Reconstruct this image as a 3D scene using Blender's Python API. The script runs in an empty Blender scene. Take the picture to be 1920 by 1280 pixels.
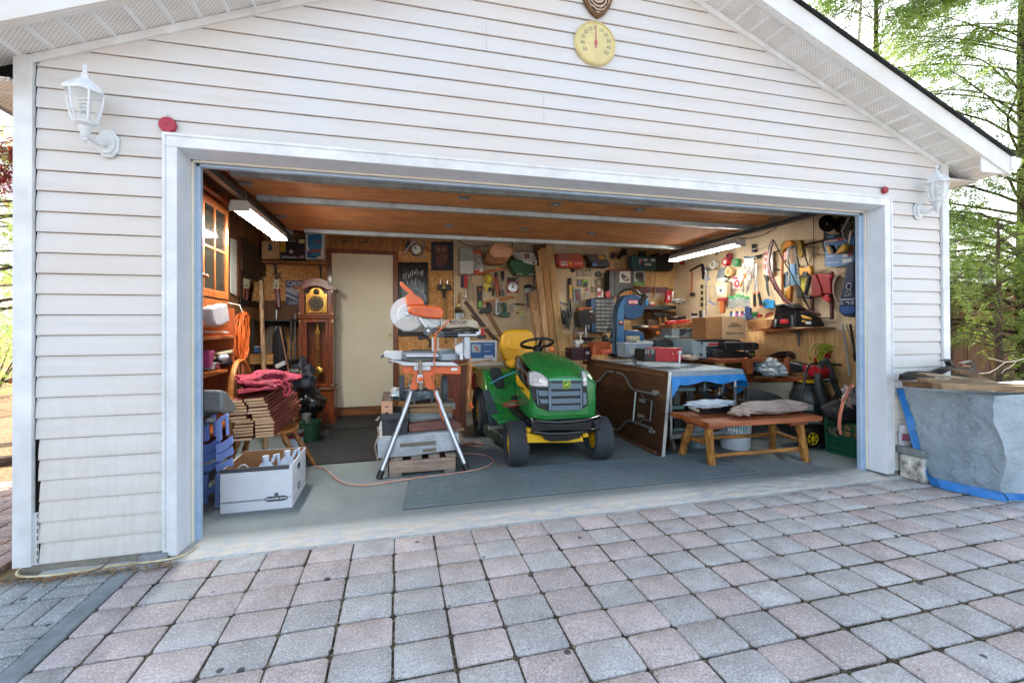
import bpy, bmesh, math, random
from mathutils import Vector as V, Matrix, noise
random.seed(7)
R=math.radians
C=bpy.context.scene.collection
# ---------- camera solved from the photograph ----------
CP=V((1.186,-2.717,1.196)); YA,PT,RO,FPX,PPY=.2501,.0054,-.0039,843.2,607.5
FW=V((math.sin(YA)*math.cos(PT),math.cos(YA)*math.cos(PT),math.sin(PT)))
_r=V((math.cos(YA),-math.sin(YA),0)); _u=_r.cross(FW)
RT=_r*math.cos(RO)+_u*math.sin(RO); UP=-_r*math.sin(RO)+_u*math.cos(RO)
cam=bpy.data.objects.new('camera',bpy.data.cameras.new('camera')); C.objects.link(cam)
cam.matrix_world=Matrix(((RT.x,UP.x,-FW.x,CP.x),(RT.y,UP.y,-FW.y,CP.y),(RT.z,UP.z,-FW.z,CP.z),(0,0,0,1)))
cam.data.sensor_width=36; cam.data.lens=FPX/1920*36; cam.data.shift_y=(PPY-640)/1920
cam.data.clip_start=.05; cam.data.clip_end=800
bpy.context.scene.camera=cam
def at(px,py,pl,val):
    """point of the world plane pl=val seen at photo pixel px,py"""
    d=FW+RT*((px-960)/FPX)+UP*((PPY-py)/FPX); i='xyz'.index(pl)
    return CP+d*((val-CP[i])/d[i])
REG={17:(870,600,4.414),18:(850,440,6.4),19:(740,440,6.4),20:(1080,640,5.333),21:(1240,640,5.333),22:(1380,620,4.924),23:(1040,520,8),12:(376,560,5.33),13:(430,500,5.333),14:(410,680,4.413),15:(700,500,5.818),16:(690,680,5.567),0:(0,0,1),1:(350,300,3.765),2:(350,560,2.91),3:(680,440,4.8),4:(680,620,3.84),5:(980,440,4.923),6:(1250,390,4.8),7:(1080,600,3.368),8:(1500,600,3.555),9:(1220,580,9.6),10:(1480,380,7.11),11:(1680,640,4)}
def zp(reg,x,y,pl,val):
    a,b,s=REG[reg]; return at(a+x/s,b+y/s,pl,val)
# ---------- materials ----------
def lin(c):
    c=c/255.; return c/12.92 if c<=.04045 else ((c+.055)/1.055)**2.4
def rgb(c):
    if isinstance(c,str): c=[int(c[i:i+2],16) for i in (0,2,4)]
    return tuple(lin(x) for x in c)+(1.,)
MC={}
class NT:
    def __init__(s,name):
        s.m=bpy.data.materials.new(name); s.m.use_nodes=True; s.t=s.m.node_tree; s.b=s.t.nodes['Principled BSDF']
    def n(s,ty,ins=None,**kw):
        q=s.t.nodes.new('ShaderNode'+ty)
        for k,v in kw.items(): setattr(q,k,v)
        for k,v in (ins or {}).items():
            if hasattr(v,'is_output') or isinstance(v,bpy.types.NodeSocket): s.t.links.new(v,q.inputs[k])
            else: q.inputs[k].default_value=v
        return q
    def l(s,a,b): s.t.links.new(a,b)
    def pos(s,scale=(1,1,1),obj=True):
        tc=s.n('TexCoord') if obj else s.n('NewGeometry')
        o=tc.outputs['Object'] if obj else tc.outputs['Position']
        mp=s.n('Mapping',{'Vector':o,'Scale':scale}); return mp.outputs[0]
    def math(s,op,a,b=0.,c=None):
        d={0:a,1:b}
        if c is not None: d[2]=c
        return s.n('Math',d,operation=op).outputs[0]
    def mix(s,f,a,b,bt='MIX'):
        q=s.n('Mix',data_type='RGBA',blend_type=bt)
        for i,v in ((0,f),(6,a),(7,b)):
            if isinstance(v,bpy.types.NodeSocket): s.l(v,q.inputs[i])
            else: q.inputs[i].default_value=v
        return q.outputs[2]
    def ramp(s,f,stops):
        q=s.n('ValToRGB',{0:f}); e=q.color_ramp.elements
        while len(e)<len(stops): e.new(.5)
        for i,(p,c) in enumerate(stops):
            e[i].position=p; e[i].color=rgb(c) if isinstance(c,str) else (c,c,c,1)
        return q.outputs[0]
    def bump(s,h,st=.3,d=.002):
        q=s.n('Bump',{'Height':h,'Strength':st,'Distance':d}); s.l(q.outputs[0],s.b.inputs['Normal']); return q
    def base(s,c):
        if isinstance(c,bpy.types.NodeSocket): s.l(c,s.b.inputs['Base Color'])
        else: s.b.inputs['Base Color'].default_value=c
def mat(c,rough=.5,metal=0,var=.12,sc=14,bump=.0,coat=0,kind=None,c2=None,ax=None,alpha=None):
    key=(c,rough,metal,var,sc,bump,coat,kind,c2,ax)
    if key in MC: return MC[key]
    t=NT('m_%s_%s'%(kind or 'plain',c)); b=t.b
    b.inputs['Roughness'].default_value=rough; b.inputs['Metallic'].default_value=metal
    if coat: b.inputs['Coat Weight'].default_value=coat; b.inputs['Coat Roughness'].default_value=.08
    col=rgb(c)
    if kind=='wood':   # grain stretched along axis ax
        s={'x':(1.2,14,14),'y':(14,1.2,14),'z':(14,14,1.2)}[ax or 'x']
        p=t.pos(s,obj=False)
        n1=t.n('TexNoise',{'Vector':p,'Scale':sc/6,'Detail':6,'Roughness':.65,'Distortion':.6}).outputs[0]
        n2=t.n('TexNoise',{'Vector':t.pos(obj=False),'Scale':5.,'Detail':3}).outputs[0]
        d=rgb(c2) if c2 else tuple(x*.45 for x in col[:3])+(1,)
        f=t.ramp(n1,[(.36,0.),(.64,1.)])
        cc=t.mix(f,d,col); f2=t.ramp(n2,[(.3,.75),(.7,1.1)])
        cc=t.mix(1.,cc,f2,'MULTIPLY'); t.base(cc); t.bump(n1,.35,.0015)
    elif kind=='glass':
        b.inputs['Transmission Weight'].default_value=1; b.inputs['IOR'].default_value=1.1; b.inputs['Roughness'].default_value=rough; t.base(col)
    elif kind=='peg':
        g=t.n('NewGeometry').outputs['Position']; sx=t.n('SeparateXYZ',{0:g}).outputs
        a=sx[0] if ax=='y' else sx[1]
        def cell(o): return t.math('SUBTRACT',t.math('FRACT',t.math('DIVIDE',o,.0254)),.5)
        u,v=cell(a),cell(sx[2])
        rr=t.math('ADD',t.math('MULTIPLY',u,u),t.math('MULTIPLY',v,v))
        h=t.math('LESS_THAN',rr,.034)
        n2=t.n('TexNoise',{'Vector':g,'Scale':3.,'Detail':4}).outputs[0]
        cc=t.mix(t.ramp(n2,[(.3,0.),(.7,1.)]),rgb('c9b08a'),col); t.base(t.mix(h,cc,rgb('2e2014')))
    elif kind=='osb':
        p=t.pos((1,1,1),obj=False)
        w=t.n('TexNoise',{'Vector':p,'Scale':9.,'Detail':2}).outputs[1]
        pw=t.n('VectorMath',{0:p,1:w},operation='ADD')
        v1=t.n('TexVoronoi',{'Vector':t.n('Mapping',{'Vector':pw.outputs[0],'Rotation':(.3,.5,.4),'Scale':(9,9,26)}).outputs[0],'Scale':1.},distance='MANHATTAN')
        n1=t.n('TexNoise',{'Vector':p,'Scale':30.,'Detail':5}).outputs[0]
        gx=t.n('SeparateColor',{0:v1.outputs['Color']}).outputs[0]
        cc=t.ramp(gx,[(0.,'ad7438'),(.45,'cb9253'),(1.,'e4b678')]); cc=t.mix(t.ramp(n1,[(.35,.25),(.7,0.)]),cc,rgb('7b4a20'))
        t.base(cc); t.bump(gx,.4,.002)
    else:
        p=t.pos(obj=False)
        n1=t.n('TexNoise',{'Vector':p,'Scale':float(sc),'Detail':5,'Roughness':.6}).outputs[0]
        n2=t.n('TexNoise',{'Vector':p,'Scale':sc*.17,'Detail':3}).outputs[0]
        d=rgb(c2) if c2 else tuple(x*(1-2.2*var) for x in col[:3])+(1,)
        hi=tuple(min(1,x*(1+.35*var)) for x in col[:3])+(1,)
        f=t.ramp(t.math('MULTIPLY',t.math('ADD',n1,n2),.5),[(.36,0.),(.62,1.)])
        t.base(t.mix(f,d,hi))
        rr=t.math('ADD',t.math('MULTIPLY',n1,.24),rough-.12); t.l(rr,b.inputs['Roughness'])
        if bump: t.bump(n1,bump,.004)
    MC[key]=t.m; return t.m
# ---------- mesh builder ----------
class MB:
    def __init__(s): s.v=[];s.f=[];s.mi=[];s.m=0;s.vc=None
    def add(s,vs,fs):
        o=len(s.v); s.v+=[V(p) for p in vs]; s.f+=[[i+o for i in f] for f in fs]; s.mi+=[s.m]*len(fs); return s
    def box(s,x0,x1,y0,y1,z0,z1,mx=None):
        p=[V((x,y,z)) for z in (z0,z1) for y in (y0,y1) for x in (x0,x1)]
        if mx: p=[mx@q for q in p]
        return s.add(p,[(0,2,3,1),(4,5,7,6),(0,1,5,4),(2,6,7,3),(0,4,6,2),(1,3,7,5)])
    def prism(s,pts,ext,hole=None):
        pts=[V(p) for p in pts]; n=len(pts); e=V(ext)
        return s.add(pts+[p+e for p in pts],[list(range(n))[::-1],list(range(n,2*n))]+[(i,(i+1)%n,n+(i+1)%n,n+i) for i in range(n)])
    def tube(s,pts,r,n=8,cap=True,closed=False,flat=1.):
        pts=[V(p) for p in pts]; k=len(pts); rs=r if isinstance(r,(list,tuple)) else [r]*k
        t0=(pts[1]-pts[0]).normalized(); a=V((0,0,1)) if abs(t0.z)<.9 else V((1,0,0)); nx=t0.cross(a).normalized()
        vs=[];fs=[]
        for i,p in enumerate(pts):
            if closed: t=(pts[(i+1)%k]-pts[i-1]).normalized()
            else: t=(pts[min(i+1,k-1)]-pts[max(i-1,0)]).normalized()
            nx=(nx-t*nx.dot(t)); nx=nx.normalized() if nx.length>1e-6 else t.orthogonal().normalized(); ny=t.cross(nx)
            for j in range(n):
                w=2*math.pi*j/n; vs.append(p+nx*math.cos(w)*rs[i]+ny*math.sin(w)*rs[i]*flat)
        for i in range(k if closed else k-1):
            for j in range(n):
                a,b=i*n+j,i*n+(j+1)%n; c,d=((i+1)%k)*n+(j+1)%n,((i+1)%k)*n+j; fs.append((a,b,c,d))
        if cap and not closed: fs+=[list(range(n))[::-1],[(k-1)*n+j for j in range(n)]]
        return s.add(vs,fs)
    def lathe(s,prof,c,ax=(0,0,1),n=20,closed=False):
        ax=V(ax).normalized(); c=V(c); nx=ax.orthogonal().normalized(); ny=ax.cross(nx); k=len(prof)
        vs=[c+ax*h+(nx*math.cos(2*math.pi*j/n)+ny*math.sin(2*math.pi*j/n))*max(r,1e-5) for r,h in prof for j in range(n)]
        fs=[(i*n+j,i*n+(j+1)%n,((i+1)%k)*n+(j+1)%n,((i+1)%k)*n+j) for i in range(k if closed else k-1) for j in range(n)]
        if not closed: fs+=[list(range(n))[::-1],[(k-1)*n+j for j in range(n)]]
        return s.add(vs,fs)
    def ell(s,c,r,n=12,mx=None,amp=0,fr=3.,sd=0):
        c=V(c); r=V(r) if hasattr(r,'__len__') else V((r,r,r)); vs=[];fs=[]; m=n//2+1
        for i in range(m+1):
            th=math.pi*i/m
            for j in range(n):
                ph=2*math.pi*j/n; d=V((math.sin(th)*math.cos(ph),math.sin(th)*math.sin(ph),math.cos(th)))
                k=1+(amp*noise.noise(d*fr+V((sd,sd*1.7,0))) if amp else 0)
                q=V((d.x*r.x,d.y*r.y,d.z*r.z))*k
                if mx: q=mx@q
                vs.append(c+q)
        fs=[(i*n+j,i*n+(j+1)%n,(i+1)*n+(j+1)%n,(i+1)*n+j) for i in range(m) for j in range(n)]
        return s.add(vs,fs)
    def grid(s,fn,nu,nv,thick=None):
        vs=[V(fn(i/nu,j/nv)) for j in range(nv+1) for i in range(nu+1)]
        fs=[(j*(nu+1)+i,j*(nu+1)+i+1,(j+1)*(nu+1)+i+1,(j+1)*(nu+1)+i) for j in range(nv) for i in range(nu)]
        if thick:
            e=V(thick); o=len(vs); vs+= [p+e for p in vs[:o]]
            fs+=[tuple(o+k for k in f[::-1]) for f in fs[:]]
            rim=[j for j in range(nu+1)]+[(j+1)*(nu+1)-1 for j in range(1,nv+1)]+[nv*(nu+1)+i for i in range(nu-1,-1,-1)]+[j*(nu+1) for j in range(nv-1,0,-1)]
            fs+=[(rim[i],rim[(i+1)%len(rim)],rim[(i+1)%len(rim)]+o,rim[i]+o) for i in range(len(rim))]
        return s.add(vs,fs)
    def xf(s,mx,i0=0):
        for i in range(i0,len(s.v)): s.v[i]=mx@s.v[i]
        return s
    def build(s,name,mats,parent=None,bevel=0,smooth=35,clean=True,sub=0,label=None):
        if not isinstance(mats,(list,tuple)): mats=[mats]
        mats=[mat(q) if isinstance(q,str) else q for q in mats]
        off=V((0,0,0)); q=parent
        while q is not None and q.parent is not None: q=q.parent
        if q is not None and not q.get('_local'): off=q.location.copy()
        me=bpy.data.meshes.new(name); me.from_pydata([p-off for p in s.v],[],s.f)
        for mm in mats: me.materials.append(mm)
        me.polygons.foreach_set('material_index',[min(i,len(mats)-1) for i in s.mi])
        if s.vc:
            a=me.color_attributes.new('tone','FLOAT_COLOR','POINT')
            a.data.foreach_set('color',[c for q in s.vc for c in q])
        if clean:
            bm=bmesh.new(); bm.from_mesh(me); bmesh.ops.recalc_face_normals(bm,faces=bm.faces); bm.to_mesh(me); bm.free()
        if smooth:
            me.polygons.foreach_set('use_smooth',[True]*len(me.polygons)); me.set_sharp_from_angle(angle=R(smooth))
        me.update(); o=bpy.data.objects.new(name,me); C.objects.link(o)
        if parent is not None: o.parent=parent
        if bevel:
            b=o.modifiers.new('b','BEVEL'); b.width=bevel; b.segments=2; b.limit_method='ANGLE'; b.angle_limit=R(40); b.use_clamp_overlap=True
        if sub: m=o.modifiers.new('s','SUBSURF'); m.levels=m.render_levels=sub
        if label: o['label']=label
        return o
def tag(o,label,cat,group=None):
    o['label']=label; o['category']=cat
    if group: o['group']=group
    return o
def struct(o): o['kind']='structure'; return o
def thing(name,label,cat,loc=(0,0,0),rz=0,group=None,local=False):
    o=bpy.data.objects.new(name,None); C.objects.link(o); o.location=loc; o.rotation_euler=(0,0,rz); o.empty_display_size=.05
    if local: o['_local']=1
    return tag(o,label,cat,group)
def solo(name,label,cat,mb,mats,group=None,**k):
    """a thing that is one mesh; origin moved to its base"""
    xs=[p.x for p in mb.v]; ys=[p.y for p in mb.v]; zs=[p.z for p in mb.v]
    c=V(((min(xs)+max(xs))/2,(min(ys)+max(ys))/2,min(zs)))
    for i in range(len(mb.v)): mb.v[i]=mb.v[i]-c
    o=mb.build(name,mats,None,**k); o.location=c; return tag(o,label,cat,group)
def copy_tree(o,parent=None):
    c=o.copy(); C.objects.link(c); c.parent=parent
    for ch in list(o.children): copy_tree(ch,c)
    return c
def text(name,body,pos,size,m,parent,face='-y',ax='CENTER',bold=0,sx=1,ext=.0006,rot=0):
    cu=bpy.data.curves.new(name,'FONT'); cu.body=body; cu.size=size; cu.align_x=ax; cu.align_y='CENTER'; cu.extrude=ext; cu.offset=bold
    cu.materials.append(m); o=bpy.data.objects.new(name,cu); C.objects.link(o)
    off=V((0,0,0)); q=parent
    while q is not None and q.parent is not None: q=q.parent
    if q is not None and not q.get('_local'): off=q.location.copy()
    o.parent=parent; o.location=V(pos)-off
    e={'-y':(R(90),0,0),'-x':(R(90),0,R(-90)),'x':(R(90),0,R(90)),'z':(0,0,0)}[face] if isinstance(face,str) else face
    o.rotation_euler=(Matrix(((1,0,0),(0,1,0),(0,0,1)))and (__import__('mathutils').Euler(e).to_matrix()@Matrix.Rotation(rot,3,'Z')).to_euler())
    o.scale=(sx,1,1)
    dg=bpy.context.evaluated_depsgraph_get(); me=bpy.data.meshes.new_from_object(o.evaluated_get(dg)); q=bpy.data.objects.new(name,me)
    q.scale=(sx,1,1); q.location=o.location; q.rotation_euler=o.rotation_euler; q.parent=parent
    bpy.data.objects.remove(o); bpy.data.curves.remove(cu); C.objects.link(q); return q
# ---------- things outlined on a plane ----------
def T(name,label,cat,pl,val,reg,parts,group=None,th=.02,bevel=.0,tow=None):
    """parts: (part, material, primitive...)   pixel outlines lie on the plane pl=val+off; thickness goes back towards the wall"""
    nb={'y':V((0,1,0)),'x':V((1,0,0)),'z':V((0,0,-1))}[pl]
    if tow: nb=V(tow)
    ms={};order=[]
    for p in parts:
        nm,m,pr=p[0],p[1],p[2:]
        if nm not in ms: ms[nm]=([],MB()); order.append(nm)
        L,mb=ms[nm]; m=mat(m) if isinstance(m,str) else m
        if m not in L: L.append(m)
        mb.m=L.index(m)
        for q in pr:
            k=q[0]; o=q[3] if len(q)>3 else 0
            Z=lambda x,y: zp(reg,x,y,pl,val-o*(nb.x+nb.y+nb.z))
            if k=='f': mb.prism([Z(*c) for c in q[1]],nb*(q[2] if len(q)>2 else th))
            elif k=='b':
                x0,y0,x1,y1=q[1]; mb.prism([Z(x0,y0),Z(x1,y0),Z(x1,y1),Z(x0,y1)],nb*(q[2] if len(q)>2 else th))
            elif k=='r': mb.tube([Z(*c) for c in q[1]],q[2],n=8)
            elif k=='d':
                x,y,r=q[1]; c=Z(x,y); rr=(Z(x+r,y)-c).length; rr=(rr+(Z(x,y+r)-c).length)/2
                mb.lathe([(rr*.96,0),(rr,.06*q[2]),(rr,q[2])],c,nb,n=24)
            elif k=='e':
                x,y,rx,ry=q[1]; c=Z(x,y); a=(Z(x+rx,y)-c).length; b=(Z(x,y+ry)-c).length; t=q[2]
                mb.ell(c+nb*t,(a,t,b) if pl=='y' else (t,a,b),n=14)
            elif k=='ring':
                x,y,rx,ry=q[1]; mb.tube([Z(x+rx*math.cos(i*math.pi/12),y+ry*math.sin(i*math.pi/12)) for i in range(24)],q[2],n=7,closed=True)
    if len(order)==1:
        L,mb=ms[order[0]]; return solo(name,label,cat,mb,L,group,bevel=bevel)
    pts=[p for nm in order for p in ms[nm][1].v]; lo=V((min(p.x for p in pts),min(p.y for p in pts),min(p.z for p in pts))); hi=V((max(p.x for p in pts),max(p.y for p in pts),0))
    root=thing(name,label,cat,((lo.x+hi.x)/2,(lo.y+hi.y)/2,lo.z),0,group)
    for nm in order: L,mb=ms[nm]; mb.build(nm.split('#')[0],L,root,bevel=bevel)
    return root
# ================= world, sun =================
sc_=bpy.context.scene
w=bpy.data.worlds.new('World'); sc_.world=w; w.use_nodes=True; nt=w.node_tree
sky=nt.nodes.new('ShaderNodeTexSky'); sky.sky_type='NISHITA'; sky.sun_disc=False
SUN_EL,SUN_AZ=38.,25.      # azimuth measured from +y (behind the garage) towards +x
sky.sun_elevation=R(SUN_EL); sky.sun_rotation=R(SUN_AZ); sky.air_density=1.; sky.dust_density=2.5; sky.ozone_density=1.
hs=nt.nodes.new('ShaderNodeHueSaturation'); hs.inputs['Saturation'].default_value=.62   # thin bright haze
nt.links.new(sky.outputs[0],hs.inputs['Color']); nt.links.new(hs.outputs[0],nt.nodes['Background'].inputs[0]); nt.nodes['Background'].inputs[1].default_value=.15
sd=bpy.data.lights.new('sun','SUN'); sd.energy=4.; sd.angle=R(.6); sd.color=(1,.95,.86)
so=bpy.data.objects.new('sun',sd); C.objects.link(so)
dv=V((math.sin(R(SUN_AZ))*math.cos(R(SUN_EL)),math.cos(R(SUN_AZ))*math.cos(R(SUN_EL)),math.sin(R(SUN_EL))))
so.rotation_euler=dv.to_track_quat('Z','Y').to_euler()
sc_.view_settings.view_transform='Standard'; sc_.view_settings.look='None'; sc_.view_settings.exposure=2.0
cy=sc_.cycles; cy.max_bounces=10; cy.diffuse_bounces=6; cy.glossy_bounces=4; cy.transmission_bounces=6; cy.caustics_reflective=False; cy.caustics_refractive=False
cy.use_denoising=True; cy.sample_clamp_indirect=6
# ================= garage =================
G=thing('garage','pale vinyl sided garage with its wide door open and white trim','garage',(2.49,0,0))
SL=.41; XC=2.4925; XL,XR=-.55,5.535
def gz(x): return 2.53+SL*((XR-x) if x>XC else (x-XL))
t=NT('siding'); p=t.pos(obj=False)
n1=t.n('TexNoise',{'Vector':t.n('Mapping',{'Vector':p,'Scale':(.5,1,5)}).outputs[0],'Scale':3.,'Detail':5}).outputs[0]
n2=t.n('TexNoise',{'Vector':p,'Scale':.9,'Detail':3}).outputs[0]
n3=t.n('TexNoise',{'Vector':t.n('Mapping',{'Vector':p,'Scale':(9,9,1)}).outputs[0],'Scale':5.,'Detail':7,'Roughness':.75}).outputs[0]
base=t.mix(t.ramp(n2,[(.35,0.),(.65,1.)]),rgb('d5cfc5'),rgb('d2d4d4'))
base=t.mix(t.ramp(n1,[(.5,0.),(.8,.4)]),base,rgb('bdb2a6'))
zz=t.n('SeparateXYZ',{0:t.n('NewGeometry').outputs['Position']}).outputs[2]
low=t.math('MULTIPLY',t.ramp(n3,[(.42,0.),(.8,1.)]),t.ramp(t.math('MULTIPLY',zz,.6),[(0.,.45),(.75,.05)]))
t.base(t.mix(low,base,rgb('a89c90'))); t.b.inputs['Roughness'].default_value=.42; t.bump(n2,.15,.02)
SID=t.m
WHITE=mat('e9edf0',.45,0,.03,4,c2='d3d6d6'); TRIM=mat('e6ebee',.4,0,.05,9,c2='c9cdcb',bump=.05); CREAM=mat('e8e2d2',.5,0,.05,9)
SEAL=mat('b4c8da',.45,0,.08,12,c2='97b2cc')
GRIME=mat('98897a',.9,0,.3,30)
m=MB(); rnd=random.Random(3)
for k in range(-21,16):
    z0=2.179+k*.1016; z1=z0+.1016
    if z0>gz(XC): break
    l=lambda z: -.525 if z<=gz(-.525) else XL+(z-2.53)/SL
    r=lambda z: 5.51 if z<=gz(5.51) else XR-(z-2.53)/SL
    segs=[(l(z0),min(l(z1),XC),r(z0),max(r(z1),XC))]
    if z0<2.17: segs=[(l(z0),l(z1),.02,.02),(4.96,4.96,r(z0),r(z1))]
    if z0<.6: segs[0]=(-.512+.003*math.sin(k*2.),-.512+.003*math.sin(k*2.),.02,.02)
    prof=[(.006,z0+.001),(-.0125,z0),(-.0135,z0+.004),(-.0125,z0+.012),(-.0105,z0+.05),(-.0065,z0+.08),(-.001,z1+.0012)]
    for a0,a1,b0,b1 in segs:
        n=max(2,int((b0-a0)/.4)); o=len(m.v)
        vs=[]
        for i in range(n+1):
            f=i/n
            for j,(yy,z) in enumerate(prof):
                g=(z-z0)/(z1-z0); xa=a0+(a1-a0)*g; xb=b0+(b1-b0)*g
                vs.append((xa+(xb-xa)*f,yy+ (0 if j in (0,6) else rnd.uniform(-.0008,.0008)),z))
        q=len(prof); m.add(vs,[(i*q+j,(i+1)*q+j,(i+1)*q+j+1,i*q+j+1) for i in range(n) for j in range(q-1)])
m.build('siding',SID,G,smooth=30,clean=False)
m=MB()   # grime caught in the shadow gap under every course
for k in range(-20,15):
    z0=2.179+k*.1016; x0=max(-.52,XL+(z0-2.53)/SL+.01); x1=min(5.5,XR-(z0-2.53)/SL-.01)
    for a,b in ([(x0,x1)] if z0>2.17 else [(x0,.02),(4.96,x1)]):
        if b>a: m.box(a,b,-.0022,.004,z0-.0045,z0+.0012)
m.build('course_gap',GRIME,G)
m=MB()   # lapped seams between siding lengths
for x,k,c in ((1.72,7,2),(2.09,3,2),(3.72,2,2),(3.9,9,2),(.9,10,2),(3.02,12,1)):
    for j in range(c):
        z0=2.179+(k+j)*.1016; m.prism([(x,-.0142,z0),(x,-.0118,z0+.05),(x,-.002,z0+.1),(x,.001,z0+.1),(x,.001,z0)],(.0022,0,0))
m.build('siding_seam',mat('b9b4ae',.5),G)
m=MB(); m.box(-.6,.045,.013,.16,.03,2.5); m.box(4.935,5.585,.013,.16,.03,2.5)
m.box(.045,.1,.129,.16,.03,2.12); m.box(4.877,4.935,.129,.16,.03,2.12)
m.prism([(-.6,.02,2.175),(5.585,.02,2.175),(5.585,.02,2.5),(XC,.02,3.76),(-.6,.02,2.5)],(0,.14,0))
m.box(-.515,-.44,.003,.02,.05,.8)
m.box(.045,4.935,.13,.16,2.12,2.175)
m.build('front_wall','3a332b',G)
for x0,x1 in ((-.605,-.53),(5.515,5.587)):
    m=MB(); m.box(x0,x1,-.03,-.004,.045 if x0<0 else .03,gz(x0+.04) if x0<0 else 2.52)
    m.box(x0 if x0<0 else x1-.02,x0+.02 if x0<0 else x1,-.004,.07,.045,2.5)
    if x0<0:
        m.box(-.531,-.511,-.0155,-.013,.045,.30)
        m.m=1
        for i in range(7): m.box(-.5165,-.5125,-.0165,-.0145,.055+i*.036,.078+i*.036)
    m.build('corner_trim',[TRIM,mat('2b2a2a')],G,bevel=.003)
# foundation strip under the siding
CONC=mat('8f8a80',.85,0,.18,22,.5); 
for a,b in ((-.585,.03),(4.95,5.57)): m=MB(); m.box(a,b,-.005,.02,-.05,.044); m.build('foundation',CONC,G)
# rake trim, soffit, fascia, roof
def rake(pts,y0,y1):   # pts: (dz0,dz1) band parallel to the roof line
    m=MB()
    for s in (-1,1):
        xa,xb=(XC,5.86) if s>0 else (XC,-.875)
        for z0,z1 in pts:
            q=[V((xa,y0,gz(XC)+z0)),V((xb,y0,gz(xb)+z0)),V((xb,y0,gz(xb)+z1)),V((xa,y0,gz(XC)+z1))]; m.prism(q,(0,y1-y0,0))
    return m
def rk(x): return 2.53+SL*((XR-x) if x>XC else (x-XL))
m=MB()
for s in (-1,1):
    xb=5.53 if s>0 else -.545
    m.prism([(XC,-.024,gz(XC)-.045),(xb,-.024,gz(xb)-.045),(xb,-.024,gz(xb)-.002),(XC,-.024,gz(XC)-.002)],(0,.03,0))
m.build('rake_trim',TRIM,G,bevel=.002)
t=NT('soffit'); g=t.n('NewGeometry').outputs['Position']; s3=t.n('SeparateXYZ',{0:g}).outputs
u=t.math('DIVIDE',s3[0],.0125); v_=t.math('DIVIDE',s3[1],.021)
v_=t.math('ADD',v_,t.math('MULTIPLY',t.math('FLOOR',u),.5))
du=t.math('ABSOLUTE',t.math('SUBTRACT',t.math('FRACT',u),.5)); dvv=t.math('ABSOLUTE',t.math('SUBTRACT',t.math('FRACT',v_),.5))
h=t.math('MULTIPLY',t.math('LESS_THAN',du,.13),t.math('LESS_THAN',dvv,.2))
n2=t.n('TexNoise',{'Vector':g,'Scale':6.,'Detail':5}).outputs[0]
t.base(t.mix(h,t.mix(t.ramp(n2,[(.4,0.),(.75,.6)]),rgb('e6e7e4'),rgb('c5c3bb')),rgb('6d6a66'))); t.b.inputs['Roughness'].default_value=.45
m=MB()
for s in (-1,1):
    xb=5.865 if s>0 else -.88
    m.prism([(XC,-.25,gz(XC)),(xb,-.25,gz(xb)),(xb,-.25,gz(xb)+.01),(XC,-.25,gz(XC)+.01)],(0,.27,0))
m.build('soffit',t.m,G)
for s in (-1,1):
    m=MB()
    for i in range(1,27):
        x=XC+s*i*.128
        if (s>0 and x>5.85) or (s<0 and x<-.87): continue
        a=.011; m.prism([(x-a,-.25,gz(x-a)+.001),(x-a*.6,-.25,gz(x-a*.6)-.007),(x+a*.6,-.25,gz(x+a*.6)-.007),(x+a,-.25,gz(x+a)+.001)],(0,.226,0))
    m.build('soffit_rib',WHITE,G)
m=MB()
for s in (-1,1):
    xb=5.885 if s>0 else -.9
    for a,b,y0,y1 in ((-.012,.135,-.262,-.25),(-.014,-.004,-.25,-.215)):
        m.prism([(XC,y0,gz(XC)+a),(xb,y0,gz(xb)+a),(xb,y0,gz(xb)+b),(XC,y0,gz(XC)+b)],(0,y1-y0,0))
m.build('fascia',mat('e4eaee',.35,0,.06,3,c2='d3d2c9'),G,bevel=.002)
SH=mat('2f3335',.95,0,.35,45,.8,c2='15181a')
m=MB()
for s in (-1,1):
    xb=5.90 if s>0 else -.92
    m.prism([(XC,-.285,gz(XC)+.142),(xb,-.285,gz(xb)+.142),(xb,-.285,gz(xb)+.153),(XC,-.285,gz(XC)+.153)],(0,4.3,0))
m.build('roof',SH,G)
# eave boxes: horizontal soffit along the side walls, eave fascia and gutter
for s in (-1,1):
    m=MB(); a,b=(5.585,5.86) if s>0 else (-.86,-.605); z=rk(5.86)-.012
    m.box(a,b,-.05,4.,z,z+.01)
    for i in range(28): m.box(a,b,-.04+i*.14,-.02+i*.14,z-.006,z)
    m.build('eave_soffit',t.m,G)
    m=MB(); x0=5.865 if s>0 else -.885; m.box(x0-.005,x0+.005,-.05,4,z-.01,z+.13); 
    m.prism([(x0+s*.006,-.27,z+.03),(x0+s*.09,-.27,z+.04),(x0+s*.12,-.27,z+.09),(x0+s*.125,-.27,z+.13),(x0+s*.006,-.27,z+.13)],(0,4.2,0))
    m.build('gutter',TRIM,G,bevel=.003)
    m=MB(); m.prism([(a,-.245,z),(b,-.245,z),(a,-.245,gz(a if s>0 else b)),] if s>0 else [(b,-.245,z),(a,-.245,z),(b,-.245,gz(b))],(0,.01,0))
    m.build('eave_return',WHITE,G)
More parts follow.
